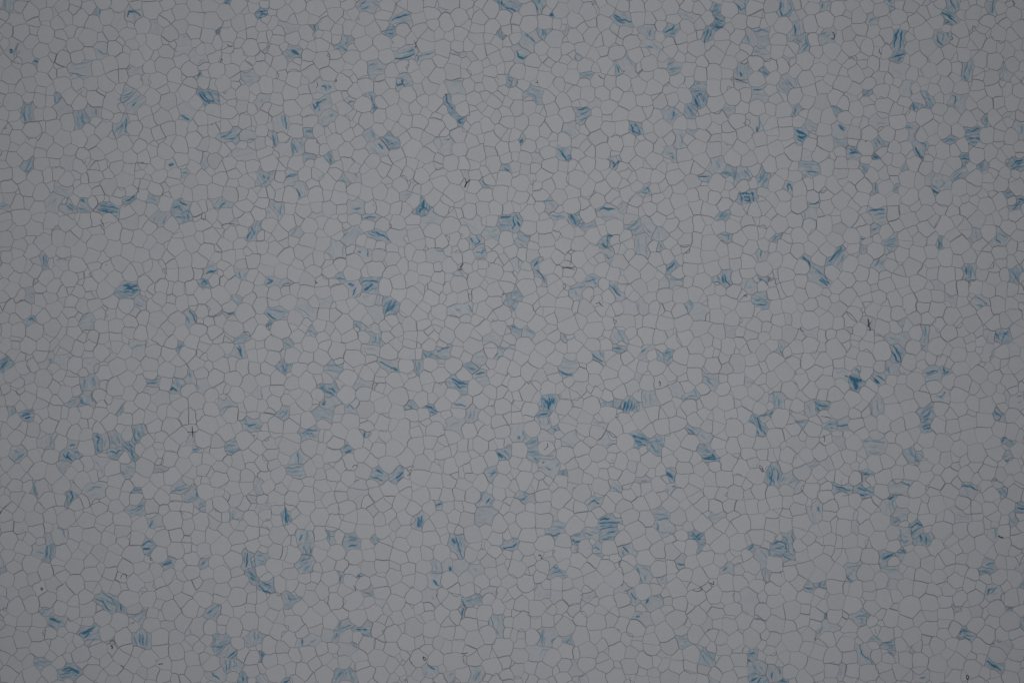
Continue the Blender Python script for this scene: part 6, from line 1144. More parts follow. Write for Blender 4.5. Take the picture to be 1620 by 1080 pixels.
# width, closed, path in photograph pixels: black scraps and loops that are darker than the seams
FLECKS = [
 (1.5,0,[(296,682.7),(304,683.3),(313,682)]), (1.9,0,[(304,674),(304.5,683),(305.3,692)]),
 (2.2,0,[(734,297),(739,288),(744,285)]), (1.8,0,[(735,281),(738,289),(736,297)]),
 (3.2,0,[(1373,504),(1375,512),(1374,516)]), (2.6,0,[(1372,514),(1377,518),(1376,524)]), (2.0,0,[(1379,508),(1376,513)]),
 (3.4,0,[(175,1020),(178,1022),(177,1026)]), (1.6,0,[(172,1017),(178,1011),(184,1019)]),
 (2.6,0,[(727,424),(731,420),(733,416)]), (1.5,0,[(724,428),(730,425),(733,427)]),
 (1.8,1,[(669,1038),(675,1041),(671,1045)]),
 (1.6,0,[(942,481),(948,478),(951,483),(955,485)]),
 (2.0,0,[(1578,848),(1583,849),(1588,849)]), (1.6,0,[(1580,846),(1584,850),(1587,852)]),
 (2.4,0,[(1176,469),(1180,466),(1181,470)]),
 (2.4,0,[(250,1050),(254,1049.5),(258,1049)]),
 (1.7,1,[(65,929),(68,930),(67,933),(64.5,932)]),
 (1.8,1,[(16,78),(19.5,80),(19,84),(16,84)]),
 (1.4,0,[(236,883),(240,881),(237,886),(241,885)]),
 (1.7,0,[(190,915),(193,908),(198,907),(201,912),(199,915)]),
 (1.3,0,[(1343,93),(1349,91),(1353,95)]),
 (1.6,0,[(1316,51),(1320,54),(1320,62),(1314,61)]),
 (1.3,0,[(1538,50),(1539,42),(1542,41),(1543,47)]),
 (2.0,1,[(1529,1067),(1533,1069),(1531,1075),(1529,1072)]), (2.4,0,[(1531,1076),(1530,1080)]),
 (1.5,0,[(1201,735),(1206,738),(1208,748),(1203,742),(1201,736)]),
 (2.0,0,[(167,419),(169,419.5)]), (1.8,0,[(1469.8,106),(1471,106.4)]), (1.6,0,[(905.5,15),(907,15.3)]),
 (1.6,0,[(497,444),(501,446),(499,449),(503,447)]),
 (1.5,0,[(1160,125),(1172,128),(1183,132)]), (1.8,0,[(1160,125),(1162,137)]),
 (1.4,0,[(846,130),(852,132),(849,127)]), (1.5,0,[(1009,117),(1014,112),(1018,110)]),
 (1.8,0,[(703,150),(707,149),(706,155)]), (1.5,0,[(1268,175),(1274,172)]),
 (1.6,0,[(946,118),(950,123),(955,125)]), (1.5,0,[(1049,234),(1054,231)]),
 (1.7,0,[(1392,77),(1390,82),(1395,87)]), (1.5,0,[(158,347),(163,354),(165,360)]),
 (1.6,0,[(187,345),(187,349)]), (1.1,0,[(281,314),(291,314)]),
 (1.1,0,[(274,371),(283,367)]), (1.4,0,[(350,357),(360,353),(372,355)]),
 (1.4,0,[(1386,527),(1395,531)]), (1.8,0,[(1267,517),(1267,523),(1272,524)]),
 (1.5,0,[(428,528),(432,533)]), (1.5,0,[(590,323),(592,327)]),
 (1.6,0,[(947,477),(951,475)]), (1.7,0,[(1030,518),(1036,521)]),
 (1.5,0,[(888,422),(899,424),(910,427)]), (1.4,0,[(902,420),(904,404)]),
 (1.5,0,[(1502,620),(1503,628)]), (1.4,0,[(557,739),(562,734),(566,738)]), (1.4,0,[(545,743),(556,745)]),
 (2.0,0,[(560,761),(568,758)]), (1.4,0,[(643,742),(650,749),(644,752)]),
 (1.7,0,[(1042,606),(1044,602),(1045,608),(1043,611)]), (1.6,0,[(1009,621),(1011,616)]),
 (1.4,0,[(866,700),(867,706),(860,712)]), (1.5,0,[(933,709),(938,706)]), (1.4,0,[(968,725),(970,730)]),
 (1.6,0,[(1258,722),(1260,726)]), (1.5,0,[(1302,689),(1305,692),(1304,699)]), (1.5,0,[(1257,605),(1262,608)]),
 (1.4,0,[(1298,658),(1312,660),(1315,662)]), (1.5,0,[(1331,758),(1331,766)]), (1.6,0,[(1333,784),(1343,783)]),
 (1.5,0,[(881,822),(884,821)]), (2.0,0,[(852,879),(855,876),(857,884)]), (1.4,0,[(1095,932),(1104,936),(1113,930),(1107,928)]),
 (1.5,0,[(1123,921),(1130,925),(1128,918)]), (1.5,0,[(984,906),(987,911)]), (1.4,0,[(1235,903),(1237,912)]),
 (1.8,0,[(1342,909),(1343,912)]), (1.5,0,[(1384,994),(1386,1003)]), (1.8,0,[(996,1070),(998,1080)]),
 (1.1,0,[(517,831),(521,828)]), (1.5,0,[(521,848),(529,848)]), (1.4,0,[(559,925),(563,931),(562,936)]),
 (1.6,0,[(729,1032),(735,1034),(740,1031)]), (1.4,0,[(638,1077),(643,1072),(645,1080)]),
 (1.5,0,[(636,124),(635,130),(642,138)]), (1.5,0,[(655,64),(659,72),(656,77)]), (1.3,0,[(500,140),(503,135),(501,130)]),
 (1.4,0,[(530,129),(533,125),(531,132)]), (2.0,0,[(620,65),(623,70)]), (1.6,0,[(785,121),(789,126)]),
 (1.5,0,[(348,100),(351,92),(352,97)]), (1.4,0,[(320,20),(327,22)]), (1.4,0,[(359,70),(364,75),(368,74)]),
 (1.5,0,[(276,77),(279,82)]), (1.4,0,[(203,112),(207,107)]), (1.4,0,[(130,144),(127,149)]),
]

# ---------------------------------------------------------------- read the layout
white = []            # x, y, r, field
blue = []             # polygon, wash, strokes, field
for k in range(16):
    ox, oy = (k % 4) * 405.0, (k // 4) * 270.0
    for s in WHITE[k].split():
        a = [float(v) for v in s.split(',')]
        if a[2] < 1 or (a[2] < 22 and random.random() > .62) or (22 <= a[2] < 30 and random.random() > .85): continue
        white.append([ox + a[0] / 4, oy + a[1] / 4, a[2] / 4, k])
    for ln in BLUE[k].strip().split('\n'):
        p = ln.split(';')
        poly = [tuple(float(v) for v in q.split(',')) for q in p[0].split()]
        poly = [(ox + x / 4, oy + y / 4) for x, y in poly]
        st = []
        for q in p[2:]:
            if not q.strip(): continue
            v = [float(z) for z in q.split(',')]
            st.append((v[0], v[1] / 4, [(ox + v[i] / 4, oy + v[i + 1] / 4) for i in range(2, len(v) - 1, 2)]))
        blue.append([poly, float(p[1]), st, k])

# the same chip read twice at the edge of two fields
drop = set()
kd = kdtree.KDTree(len(white))
for i, w in enumerate(white): kd.insert((w[0], w[1], 0), i)
kd.balance()
for i, w in enumerate(white):
    if i in drop: continue
    for co, j, d in kd.find_range((w[0], w[1], 0), 22):
        if j != i and j not in drop and white[j][3] != w[3] and d < 0.58 * (w[2] + white[j][2]):
            drop.add(j if white[j][2] <= w[2] else i)
white = [w for i, w in enumerate(white) if i not in drop]

def seg_dist(P, a, b):
    v = b - a; t = np.clip(((P - a) @ v) / (v @ v + 1e-9), 0, 1)
    return np.hypot(*(P - a - t[:, None] * v).T), t

def inside_poly(P, poly):
    c = np.zeros(len(P), bool); n = len(poly)
    for i in range(n):
        x1, y1 = poly[i]; x2, y2 = poly[i - 1]
        if y1 == y2: continue
        c ^= ((y1 > P[:, 1]) != (y2 > P[:, 1])) & (P[:, 0] < (x2 - x1) * (P[:, 1] - y1) / (y2 - y1) + x1)
    return c

def signed_dist(P, poly):
    q = np.array(poly); d = np.full(len(P), 1e9)
    for i in range(len(q)):
        d = np.minimum(d, seg_dist(P, q[i - 1], q[i])[0])
    return np.where(inside_poly(P, poly), d, -d)

# two halves of one blue chip on either side of a field's edge share an owner
owner_of_blue = list(range(len(blue)))
BM = [np.array(b[0]).mean(0).tolist() for b in blue]
for i in range(len(blue)):
    for j in range(i):
        if blue[i][3] == blue[j][3]: continue
        if abs(BM[i][0] - BM[j][0]) > 30 or abs(BM[i][1] - BM[j][1]) > 30: continue
        A = np.array(blue[i][0]); B = np.array(blue[j][0])
        ok = False
        for ax, step in ((0, 405.0), (1, 270.0)):
            e = round(A[:, ax].mean() / step) * step
            ta = A[np.abs(A[:, ax] - e) < 2.0][:, 1 - ax]; tb = B[np.abs(B[:, ax] - e) < 2.0][:, 1 - ax]
            if len(ta) > 1 and len(tb) > 1 and min(ta.max(), tb.max()) - max(ta.min(), tb.min()) > 2: ok = True
        if ok: owner_of_blue[i] = owner_of_blue[j]

seeds = []            # x, y, weight (= r^2), owner
for i, (poly, wash, st, k) in enumerate(blue):
    A = np.array(poly); lo, hi = A.min(0), A.max(0)
    gx, gy = np.meshgrid(np.arange(lo[0], hi[0] + .1, 0.9), np.arange(lo[1], hi[1] + .1, 0.9))
    P = np.stack([gx.ravel(), gy.ravel()], 1); d = signed_dist(P, poly)
    P, d = P[d > 0.7], d[d > 0.7]
    n = 0
    while len(P) and n < 14:
        b = int(d.argmax()); r = float(d[b]) + 0.4
        seeds.append([P[b, 0], P[b, 1], r * r, 100000 + owner_of_blue[i]]); n += 1
        keep = np.hypot(*(P - P[b]).T) > max(r * 0.93, 1.6)
        P, d = P[keep], d[keep]
    if not n:
        seeds.append([*A.mean(0), 4.0, 100000 + owner_of_blue[i]])

# plain chips give way to the blue ones
WP = np.array([[w[0], w[1]] for w in white]); WR = np.array([w[2] for w in white])
for poly, wash, st, k in blue:
    A = np.array(poly); c = A.mean(0); R = np.hypot(*(A - c).T).max() + 18
    near = np.nonzero(np.hypot(*(WP - c).T) < R)[0]
    if len(near):
        WR[near] = np.minimum(WR[near], np.maximum(-signed_dist(WP[near], poly) + 0.5, 2.2))
for i in range(len(white)):
    seeds.append([WP[i, 0], WP[i, 1], WR[i] ** 2, i])
next_owner = len(white)

# the sheet goes on beyond the frame: chips of the same sizes
MX = 220
grid = {}
def too_close(x, y, r):
    for a in range(int(x // 24) - 1, int(x // 24) + 2):
        for b in range(int(y // 24) - 1, int(y // 24) + 2):
            for (u, v, q) in grid.get((a, b), ()):
                if (u - x) ** 2 + (v - y) ** 2 < (0.86 * (r + q)) ** 2: return True
    return False
for s in seeds:
    grid.setdefault((int(s[0] // 24), int(s[1] // 24)), []).append((s[0], s[1], math.sqrt(max(s[2], 1))))
outer_blue = {}
for rmin, rmax, tries in ((11, 14.5, 16000), (7, 10, 9000)):
    X = rng.uniform(-MX, 1620 + MX, tries); Y = rng.uniform(-MX, 1080 + MX, tries); R = rng.uniform(rmin, rmax, tries)
    for x, y, r in zip(X, Y, R):
        if -6 < x < 1626 and -6 < y < 1086: continue
        if too_close(x, y, r): continue
        grid.setdefault((int(x // 24), int(y // 24)), []).append((x, y, r))
        if random.random() < 0.11:
            outer_blue[next_owner] = (random.uniform(.03, .22), random.uniform(0, math.pi))
        seeds.append([x, y, r * r, next_owner]); next_owner += 1
# power distance on a coarse raster: fill what no chip covers, find the corners where three chips meet
RS = 2.0; X0, Y0 = -MX, -MX
RW, RH = int((1620 + 2 * MX) / RS), int((1080 + 2 * MX) / RS)
D = np.full((RH, RW), 1e9, np.float32); LAB = np.full((RH, RW), -1, np.int32)
def paint(s):
    cx, cy = (s[0] - X0) / RS, (s[1] - Y0) / RS; R = int((math.sqrt(max(s[2], 0)) + 22) / RS)
    a, b, c, d = max(0, int(cx) - R), min(RW, int(cx) + R + 1), max(0, int(cy) - R), min(RH, int(cy) + R + 1)
    if a >= b or c >= d: return
    yy, xx = np.ogrid[c:d, a:b]
    v = ((xx - cx) ** 2 + (yy - cy) ** 2) * RS * RS - s[2]
    m = v < D[c:d, a:b]; D[c:d, a:b][m] = v[m]; LAB[c:d, a:b][m] = s[3]
for s in seeds: paint(s)
while True:
    b = int(D.argmax()); y, x = divmod(b, RW); p = float(D[y, x])
    if p < 120: break
    r = min(math.sqrt(p) * 0.8, 13.0) if p < 1e8 else 12.0
    s = [X0 + x * RS + random.uniform(-1, 1), Y0 + y * RS + random.uniform(-1, 1), r * r, next_owner]
    next_owner += 1; seeds.append(s); paint(s)
# little chips squeezed into corners
n4 = np.stack([LAB[:-1, :-1], LAB[1:, :-1], LAB[:-1, 1:], LAB[1:, 1:]], -1); n4.sort(-1)
tri = (np.diff(n4, axis=-1) != 0).sum(-1) >= 2
jy, jx = np.nonzero(tri); sel = rng.permutation(len(jy))
taken = []
for q in sel:
    x, y = X0 + (jx[q] + .5) * RS, Y0 + (jy[q] + .5) * RS
    if random.random() > 0.018 or any((x - u) ** 2 + (y - v) ** 2 < 200 for u, v in taken[-400:]): continue
    if (n4[jy[q], jx[q]] >= 100000).sum() > 2: continue
    p = float(D[jy[q], jx[q]]); taken.append((x, y))
    seeds.append([x, y, -p + random.uniform(15, 110), next_owner]); next_owner += 1

# ---------------------------------------------------------------- power diagram by clipping
S = np.array([s[:3] for s in seeds]); S[:, :2] += rng.uniform(-.02, .02, (len(S), 2))
OWN = [s[3] for s in seeds]
kd = kdtree.KDTree(len(S))
for i in range(len(S)): kd.insert((S[i, 0], S[i, 1], 0), i)
kd.balance()
BX = (-MX, -MX, 1620 + MX, 1080 + MX)
verts = {}            # frozenset of three seeds -> point
half = {}             # owner -> {start key: [(end key, other owner)]}
adj = {}
SL = S.tolist()
for i in range(len(SL)):
    xi, yi, wi = SL[i]
    if not (BX[0] <= xi <= BX[2] and BX[1] <= yi <= BX[3]): continue
    poly = [(BX[0], BX[1], -1), (BX[2], BX[1], -2), (BX[2], BX[3], -3), (BX[0], BX[3], -4)]   # x, y, neighbour across the edge that leaves this corner
    cand = []
    for co, j, d in kd.find_range((xi, yi, 0), 46):
        if j == i or d < 1e-6: continue
        cand.append(((d * d + wi - SL[j][2]) / (2 * d), j, d))
    cand.sort()
    far = 1e9
    for t, j, d in cand:
        if t > far: break
        nx, ny = (SL[j][0] - xi) / d, (SL[j][1] - yi) / d
        s = [(px - xi) * nx + (py - yi) * ny - t for px, py, _ in poly]
        if max(s) <= 0: continue
        out = []; n = len(poly)
        for a in range(n):
            b = a + 1 if a + 1 < n else 0
            sa, sb = s[a], s[b]; pa, pb = poly[a], poly[b]
            if sa <= 0:
                out.append(pa)
                if sb > 0:
                    f = sa / (sa - sb); out.append((pa[0] + (pb[0] - pa[0]) * f, pa[1] + (pb[1] - pa[1]) * f, j))
            elif sb <= 0:
                f = sa / (sa - sb); out.append((pa[0] + (pb[0] - pa[0]) * f, pa[1] + (pb[1] - pa[1]) * f, pa[2]))
        poly = out
        if len(poly) < 3: poly = []; break
        far = max(math.hypot(px - xi, py - yi) for px, py, _ in poly)
    n = len(poly)
    keys = [frozenset((i, poly[a - 1][2], poly[a][2])) for a in range(n)]
    for a in range(n):
        verts.setdefault(keys[a], (poly[a][0], poly[a][1]))
        j = poly[a][2]; oj = OWN[j] if j >= 0 else j
        if oj == OWN[i]: continue
        ka, kb = keys[a], keys[(a + 1) % n]
        if ka == kb: continue
        half.setdefault(OWN[i], {}).setdefault(ka, []).append((kb, oj))

# corners sit where the pressing left them, not at ideal junctions
nearest = {}
for h in half.values():
    for ka, lst in h.items():
        for kb, _ in lst:
            d = math.dist(verts[ka], verts[kb])
            nearest[ka] = min(nearest.get(ka, 9e9), d); nearest[kb] = min(nearest.get(kb, 9e9), d)
for k, d in nearest.items():
    m = min(d * .34, 2.8)
    verts[k] = (verts[k][0] + max(-m, min(m, random.gauss(0, 1.45))), verts[k][1] + max(-m, min(m, random.gauss(0, 1.45))))

# ---------------------------------------------------------------- closed outlines, then shared curved seams
loops = []            # owner, [(key, other owner), ...]
for o, h in half.items():
    h = {k: list(v) for k, v in h.items()}
    while h:
        k0 = next(iter(h)); k = k0; lp = []
        while k in h:
            nxt = h[k].pop()
            if not h[k]: del h[k]
            lp.append((k, nxt[1])); k = nxt[0]
            if k == k0: break
        if k == k0 and len(lp) >= 3: loops.append((o, lp))

chain_cache = {}; BOW = .055; SEAM = .84
def chain_points(pts, key):
    """one seam between two corners: smoothed, a little bowed, the same from both sides"""
    cum = [0.0]
    for a in range(len(pts) - 1): cum.append(cum[-1] + math.hypot(pts[a + 1][0] - pts[a][0], pts[a + 1][1] - pts[a][1]))
    L = cum[-1]; n = max(2, int(round(L / 3.2)) + 1)
    q = []; s = 0
    for m in range(n + 1):
        t = L * m / n
        while s < len(pts) - 2 and cum[s + 1] < t: s += 1
        f = (t - cum[s]) / (cum[s + 1] - cum[s] + 1e-9)
        q.append((pts[s][0] + (pts[s + 1][0] - pts[s][0]) * f, pts[s][1] + (pts[s + 1][1] - pts[s][1]) * f))
    if len(pts) > 2:
        for _ in range(3):
            q = [q[0]] + [((q[m - 1][0] + 2 * q[m][0] + q[m + 1][0]) / 4, (q[m - 1][1] + 2 * q[m][1] + q[m + 1][1]) / 4) for m in range(1, n)] + [q[-1]]
    r = random.Random(key)
    if L > 4:
        dx, dy = q[-1][0] - q[0][0], q[-1][1] - q[0][1]; h = math.hypot(dx, dy) + 1e-6
        amp = max(-.17, min(.17, r.gauss(0, BOW))) * min(L, 20)
        amp2 = max(-.06, min(.06, r.gauss(0, .026))) * min(L, 20)
        q = [(x - dy / h * o, y + dx / h * o) for (x, y), o in ((q[m], math.sin(math.pi * m / n) * amp + math.sin(2 * math.pi * m / n) * amp2) for m in range(n + 1))]
    w = SEAM * math.exp(r.gauss(0, .28))
    if r.random() < .05: w *= 1.6
    return q, min(max(w, .45), 2.1)

def outline(lp):
    n = len(lp)
    brk = [a for a in range(n) if lp[a][1] != lp[a - 1][1]]
    pts = []; wid = []
    if len(brk) < 2:
        p = np.array([verts[k] for k, _ in lp]); return p, np.full(len(p), 1.1)
    for b in range(len(brk)):
        a, e = brk[b], brk[(b + 1) % len(brk)]
        ks = []; c = a
        while True:
            ks.append(lp[c % n][0]); c += 1
            if c % n == e % n: ks.append(lp[e % n][0]); break
        p = [verts[k] for k in ks]
        A, B = p[0], p[-1]
        flip = (A[0], A[1]) > (B[0], B[1])
        if flip: p = p[::-1]
        key = '%.2f %.2f %.2f %.2f %.1f' % (*p[0], *p[-1], sum(z[0] for z in p) / len(p))
        if key not in chain_cache: chain_cache[key] = chain_points(p, key)
        q, w = chain_cache[key]
        if flip: q = q[::-1]
        pts += q[:-1]; wid += [w] * (len(q) - 1)
    return np.array(pts), np.array(wid)

def area(p):
    return 0.5 * float(np.sum(p[:, 0] * np.roll(p[:, 1], -1) - np.roll(p[:, 0], -1) * p[:, 1]))

def inset(p, w):
    w2 = 0.5 * (w + np.roll(w, 1))
    e = np.roll(p, -1, 0) - p; L = np.hypot(*e.T) + 1e-9
    n = np.stack([-e[:, 1], e[:, 0]], 1) / L[:, None]
    m = n + np.roll(n, 1, 0); ml = np.hypot(*m.T) + 1e-9; m /= ml[:, None]
    c = np.clip((m * n).sum(1), .45, 1)
    return p + m * (w2 * .5 / c)[:, None]

chips = []
for o, lp in loops:
    p, w = outline(lp)
    keep = np.hypot(*(p - np.roll(p, 1, 0)).T) > .05
    p, w = p[keep], w[keep]
    if len(p) < 3: continue
    A = area(p)
    if A < 0: p = p[::-1]; w = np.roll(w[::-1], -1); A = -A
    if A < 5: continue
    per = np.hypot(*(p - np.roll(p, 1, 0)).T).sum()
    w = np.minimum(w, A / per * .8)
    q = inset(p, w)
    if area(q) < .35 * A: q = inset(p, w * .4)
    if area(q) <= 1: continue
    chips.append((o, q, A))

# ---------------------------------------------------------------- meshes
TH = -0.00022                                     # chips reach 0.22 mm down into the binder
def wx(p): return np.stack([(p[:, 0] - 810) * PX, (540 - p[:, 1]) * PX], 1)

class Acc:
    """collects chips as verts / faces with the colour attributes of the vinyl"""
    def __init__(s): s.v = []; s.f = []; s.tint = []; s.vein = []; s.tone = []; s.hue = []; s.flow = []; s.n = 0
    def add(s, v, f, tint, tone, hue, flow, vein=None):
        s.v.append(v); s.f += [tuple(i + s.n for i in t) for t in f]
        k = len(v); s.tint.append(tint); s.vein.append(np.zeros(k) if vein is None else vein); s.tone.append(np.full(k, tone)); s.hue.append(np.full(k, hue)); s.flow.append(flow); s.n += k
    def mesh(s, name, origin=(0, 0)):
        v = np.concatenate(s.v).copy(); v[:, 0] -= origin[0]; v[:, 1] -= origin[1]
        me = bpy.data.meshes.new(name); me.from_pydata(v.tolist(), [], s.f)
        for nm, arr in (('tint', s.tint), ('vein', s.vein), ('tone', s.tone), ('hue', s.hue)):
            me.attributes.new(nm, 'FLOAT', 'POINT').data.foreach_set('value', np.concatenate(arr).astype(np.float32))
        me.attributes.new('flow', 'FLOAT_VECTOR', 'POINT').data.foreach_set('vector', np.concatenate(s.flow).astype(np.float32).ravel())
        me.materials.append(M_CHIP); me.update(); return me

def tone_of():
    t = random.gauss(0, .010)
    if random.random() < .08: t -= random.uniform(.01, .04)
    return t, (random.uniform(.1, .42) if random.random() < .08 else random.uniform(0, .08))

def solid(q, tops=None, faces=None, z=0.0):
    """outline (y down, counter-clockwise there = clockwise in the world) -> top + sides"""
    r = wx(q)[::-1]; n = len(r)
    if tops is None:
        v = np.concatenate([np.c_[r, np.full(n, z)], np.c_[r, np.full(n, TH)]])
        f = [tuple(range(n))] + [(i, i + n, (i + 1) % n + n, (i + 1) % n) for i in range(n)]
        return v, f, n
    k = len(tops)
    v = np.concatenate([np.c_[tops, np.full(k, z)], np.c_[r, np.full(n, z)], np.c_[r, np.full(n, TH)]])
    f = list(faces) + [(k + i, k + i + n, k + (i + 1) % n + n, k + (i + 1) % n) for i in range(n)]
    return v, f, n

def px_of(v): return np.stack([v[:, 0] / PX + 810, 540 - v[:, 1] / PX], 1)

merged = {}
for i, b in enumerate(blue):
    m = merged.setdefault(owner_of_blue[i], [[], []]); m[0].append((b[0], b[1])); m[1] += b[2]

def flow_dir(q, st):
    if st:
        d = np.zeros(2)
        for s, w, p in st:
            a, b = np.array(p[0]), np.array(p[-1]); e = b - a
            z = complex(e[0], e[1]) ** 2
            if abs(z) > 1e-6: d += np.array([z.real, z.imag]) / abs(z) * s
        return 0.5 * math.atan2(d[1], d[0])
    c = q - q.mean(0); u, s, vt = np.linalg.svd(c, full_matrices=False)
    return math.atan2(vt[0, 1], vt[0, 0])

def tint_at(P, polys, st):
    """the wash of the chip and the veins drawn through it, at each point"""
    wash = sum(w for _, w in polys) / len(polys)
    wash = 0.70 * wash ** 1.25
    t = np.zeros(len(P))
    ph = random.uniform(0, 6.28)
    Q = P + 0.5 * np.stack([np.sin(P[:, 1] * .55 + ph), np.cos(P[:, 0] * .5 + ph)], 1)
    for s, w, path in st:
        s = s ** 1.45
        best = np.zeros(len(P)); p = np.array(path)
        seg = np.hypot(*np.diff(p, axis=0).T) if len(p) > 1 else np.array([1.0]); cum = np.r_[0, np.cumsum(seg)]
        for a in range(len(p) - 1):
            d, u = seg_dist(Q, p[a], p[a + 1])
            tt = (cum[a] + u * seg[a]) / cum[-1]
            ww = max(w, 1.7) * (0.50 + 0.42 * np.sin(np.pi * np.clip(tt, .06, .94)))
            best = np.maximum(best, s * np.exp(-(d / (ww * .56)) ** 3.4) + s * .12 * np.exp(-(d / (ww * 1.5)) ** 2))
        t = t + (1 - np.clip(t, 0, 1)) * best * (1.15 if s > .85 else 1.0)
    return np.full(len(P), wash), np.clip(t, 0, 1)

def build_white(q, A, acc, tint=0.0, ang=None):
    v, f, n = solid(q)
    tn, hu = tone_of()
    P = px_of(v); ang = random.uniform(0, 3.14) if ang is None else ang
    ca, sa = math.cos(ang), math.sin(ang)
    fl = np.stack([(P[:, 0] * ca + P[:, 1] * sa) / 11, (-P[:, 0] * sa + P[:, 1] * ca) / 2.6, np.full(len(P), random.uniform(0, 60))], 1)
    acc.add(v, f, np.full(len(v), tint), tn, hu, fl)

def build_blue(q, polys, st, acc):
    lo, hi = q.min(0), q.max(0); stp = 0.95
    gx, gy = np.meshgrid(np.arange(lo[0] + .5, hi[0], stp), np.arange(lo[1] + .5, hi[1], stp))
    gx = gx + (np.arange(gx.shape[0]) % 2)[:, None] * stp * .5
    P = np.stack([gx.ravel(), gy.ravel()], 1); P = P[signed_dist(P, [tuple(z) for z in q]) > .45]
    # densify the rim so that veins reach it cleanly
    allp = [Vector(z) for z in q] + [Vector(z) for z in P]
    n = len(q)
    ov, oe, of, _, _, _ = delaunay_2d_cdt(allp, [], [list(range(n))], 1, 1e-4)
    top = np.array([(z[0], z[1]) for z in ov])
    fs = []
    W = wx(top)
    for t in of:
        a, b, c = W[t[0]], W[t[1]], W[t[2]]
        cr = (b[0] - a[0]) * (c[1] - a[1]) - (b[1] - a[1]) * (c[0] - a[0])
        fs.append(tuple(t) if cr > 0 else tuple(t[::-1]))
    v, f, n = solid(q, W, fs)
    Pv = px_of(v); tint, vein = tint_at(Pv, polys, st)
    ang = flow_dir(q, st); ca, sa = math.cos(ang), math.sin(ang)
    fl = np.stack([(Pv[:, 0] * ca + Pv[:, 1] * sa) / 12, (-Pv[:, 0] * sa + Pv[:, 1] * ca) / 2.3, np.full(len(Pv), random.uniform(0, 60))], 1)
    tn, hu = tone_of()
    acc.add(v, f, tint, tn, hu * .5, fl, vein)

def link(name, me, parent, origin=(0, 0)):
    o = bpy.data.objects.new(name, me); sc.collection.objects.link(o)
    o.location = (origin[0], origin[1], 0); o.parent = parent; return o

sheet = bpy.data.objects.new('vinyl_floor_sheet', None); sc.collection.objects.link(sheet)
sheet.empty_display_size = 0.05
sheet['label'] = 'grey-white vinyl floor sheet pressed from small white chips with scattered blue marbled chips'
sheet['category'] = 'floor sheet'

# the dark binder between and under the chips
bx0, bx1 = (BX[0] - 810) * PX, (BX[2] - 810) * PX; by0, by1 = (540 - BX[3]) * PX, (540 - BX[1]) * PX
zt, zb = -0.00002, -0.002
me = bpy.data.meshes.new('binder')
me.from_pydata([(bx0, by0, zt), (bx1, by0, zt), (bx1, by1, zt), (bx0, by1, zt), (bx0, by0, zb), (bx1, by0, zb), (bx1, by1, zb), (bx0, by1, zb)], [],
               [(0, 1, 2, 3), (7, 6, 5, 4), (0, 4, 5, 1), (1, 5, 6, 2), (2, 6, 7, 3), (3, 7, 4, 0)])
me.materials.append(M_BIND); link('binder', me, sheet)

def shown(q):
    p = np.clip(q, (0, 0), (1620, 1080)); return abs(area(p))

is_blue = [c for c in chips if c[0] >= 100000]
plain = [c for c in chips if c[0] < 100000]
plain.sort(key=lambda c: -shown(c[1])); is_blue.sort(key=lambda c: -shown(c[1]))
rest = Acc()
for n, (o, q, A) in enumerate(plain):
    if n < 300:
        a = Acc(); build_white(q, A, a); c = tuple(wx(q.mean(0)[None])[0])
        link('white_chip', a.mesh('white_chip', c), sheet, c)
    else:
        ob = outer_blue.get(o)
        build_white(q, A, rest, *(ob if ob else ()))
r = link('white_chips', rest.mesh('white_chips'), sheet); r['kind'] = 'stuff'
rest = Acc()
for n, (o, q, A) in enumerate(is_blue):
    polys, st = merged[o - 100000]
    if n < 300:
        a = Acc(); build_blue(q, polys, st, a); c = tuple(wx(q.mean(0)[None])[0])
        b = link('blue_chip', a.mesh('blue_chip', c), sheet, c)
        top = max([s for s, _, _ in st], default=0); wash = max(w for _, w in polys)
        b['label'] = ('blue marbled chip with dark blue veins' if top >= .8 and wash >= .28 else 'whitish chip with a dark blue vein' if top >= .8
                      else 'pale blue streaked chip' if wash >= .2 else 'faintly blue tinted whitish chip')
    else:
        build_blue(q, polys, st, rest)
r = link('blue_chips', rest.mesh('blue_chips'), sheet); r['kind'] = 'stuff'

# ---------------------------------------------------------------- black carbon flecks pressed into the surface
def fleck(path, w, mat=M_FLECK, name='carbon_fleck', closed=False):
    p = np.array(path, float)
    if closed: p = np.vstack([p, p[:1]])
    # rounded path
    for _ in range(2):
        if len(p) > 2:
            a = .75 * p[:-1] + .25 * p[1:]; b = .25 * p[:-1] + .75 * p[1:]
            p = np.vstack([p[:1], np.stack([a, b], 1).reshape(-1, 2), p[-1:]])
    c = p.mean(0); n = len(p)
    t = np.gradient(p, axis=0); t /= np.hypot(*t.T)[:, None] + 1e-9; nn = np.stack([-t[:, 1], t[:, 0]], 1)
    u = np.linspace(0, 1, n)
    ww = w * .5 * (np.ones(n) if closed else (.35 + .65 * np.sin(np.pi * np.clip(u, .05, .95)))) * np.array([random.uniform(.75, 1.25) for _ in range(n)])
    A = wx(p + nn * ww[:, None]) - wx(c[None]); B = wx(p - nn * ww[:, None]) - wx(c[None])
    z1, z0 = 0.000006, -0.00008
    v = [(x, y, z1) for x, y in A] + [(x, y, z1) for x, y in B] + [(x, y, z0) for x, y in A] + [(x, y, z0) for x, y in B]
    f = []
    for i in range(n - 1):
        f += [(i, i + 1, n + i + 1, n + i), (i, 2 * n + i, 2 * n + i + 1, i + 1), (n + i, n + i + 1, 3 * n + i + 1, 3 * n + i)]
    f += [(0, n, 3 * n, 2 * n), (n - 1, 3 * n - 1, 4 * n - 1, 2 * n - 1)]
    me = bpy.data.meshes.new(name); me.from_pydata(v, [], f); me.materials.append(mat); me.update()
    o = link(name, me, sheet, tuple(wx(c[None])[0])); return o
for w, cl, pts in FLECKS:
    fleck(pts, w * .78, closed=cl)
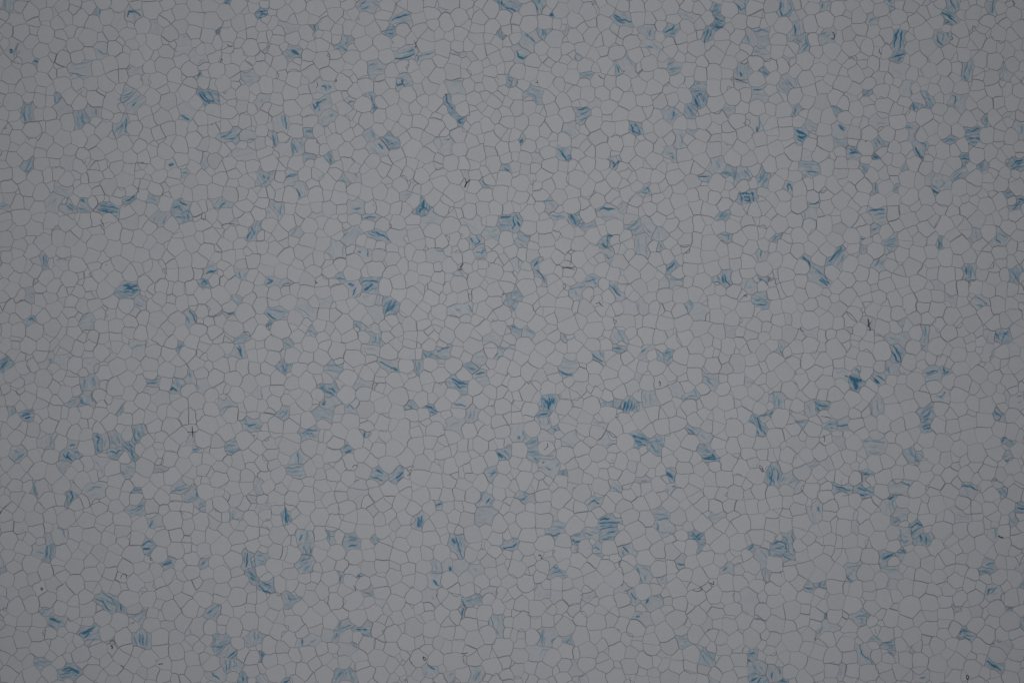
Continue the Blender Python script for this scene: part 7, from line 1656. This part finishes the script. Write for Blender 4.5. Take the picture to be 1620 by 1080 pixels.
for x, y in ((432.5, 794), (436.5, 794.2)):
    fleck([(x - .8, y), (x + .8, y + .2)], 1.9, M_OCHRE, 'ochre_speck')

# ---------------------------------------------------------------- thin folds where a seam doubles up or curls
fv = []; ff = []
keys = sorted(chain_cache); random.Random(11).shuffle(keys)
made = 0
for key in keys:
    q, w = chain_cache[key]
    if made >= 300: break
    if len(q) < 4 or not (0 < q[0][0] < 1620 and 0 < q[0][1] < 1080): continue
    r = random.Random(key + 'f'); made += 1
    L = math.dist(q[0], q[-1]); dx, dy = (q[-1][0] - q[0][0]) / (L + 1e-6), (q[-1][1] - q[0][1]) / (L + 1e-6)
    a, b = (0, 1) if r.random() < .55 else sorted((r.uniform(0, .45), r.uniform(.5, 1)))
    side = r.choice((-1, 1)) * r.uniform(1.6, 4.6); skew = r.uniform(.6, 1.7); curl = r.uniform(-1.2, 1.2)
    n = 9; pts = []
    for m in range(n):
        u = m / (n - 1); t = a + (b - a) * u; f = t * (len(q) - 1); i0 = min(int(f), len(q) - 2); f -= i0
        x = q[i0][0] + (q[i0 + 1][0] - q[i0][0]) * f; y = q[i0][1] + (q[i0 + 1][1] - q[i0][1]) * f
        o = side * math.sin(math.pi * u ** skew) + .35 * curl * math.sin(3 * math.pi * u)
        pts.append((x - dy * o, y + dx * o))
    p = np.array(pts); t = np.gradient(p, axis=0); t /= np.hypot(*t.T)[:, None] + 1e-9; nn = np.stack([-t[:, 1], t[:, 0]], 1)
    ww = r.uniform(.32, .62) * np.array([r.uniform(.6, 1.35) for _ in range(n)])
    A = wx(p + nn * ww[:, None]); B = wx(p - nn * ww[:, None]); k = len(fv)
    fv += [(x, y, 4e-6) for x, y in A] + [(x, y, 4e-6) for x, y in B] + [(x, y, -4e-5) for x, y in A] + [(x, y, -4e-5) for x, y in B]
    for i in range(n - 1):
        ff += [(k + i, k + i + 1, k + n + i + 1, k + n + i), (k + i, k + 2 * n + i, k + 2 * n + i + 1, k + i + 1), (k + n + i, k + n + i + 1, k + 3 * n + i + 1, k + 3 * n + i)]
me = bpy.data.meshes.new('seam_folds'); me.from_pydata(fv, [], ff); me.materials.append(M_BIND); me.update()
r = link('seam_folds', me, sheet); r['kind'] = 'stuff'
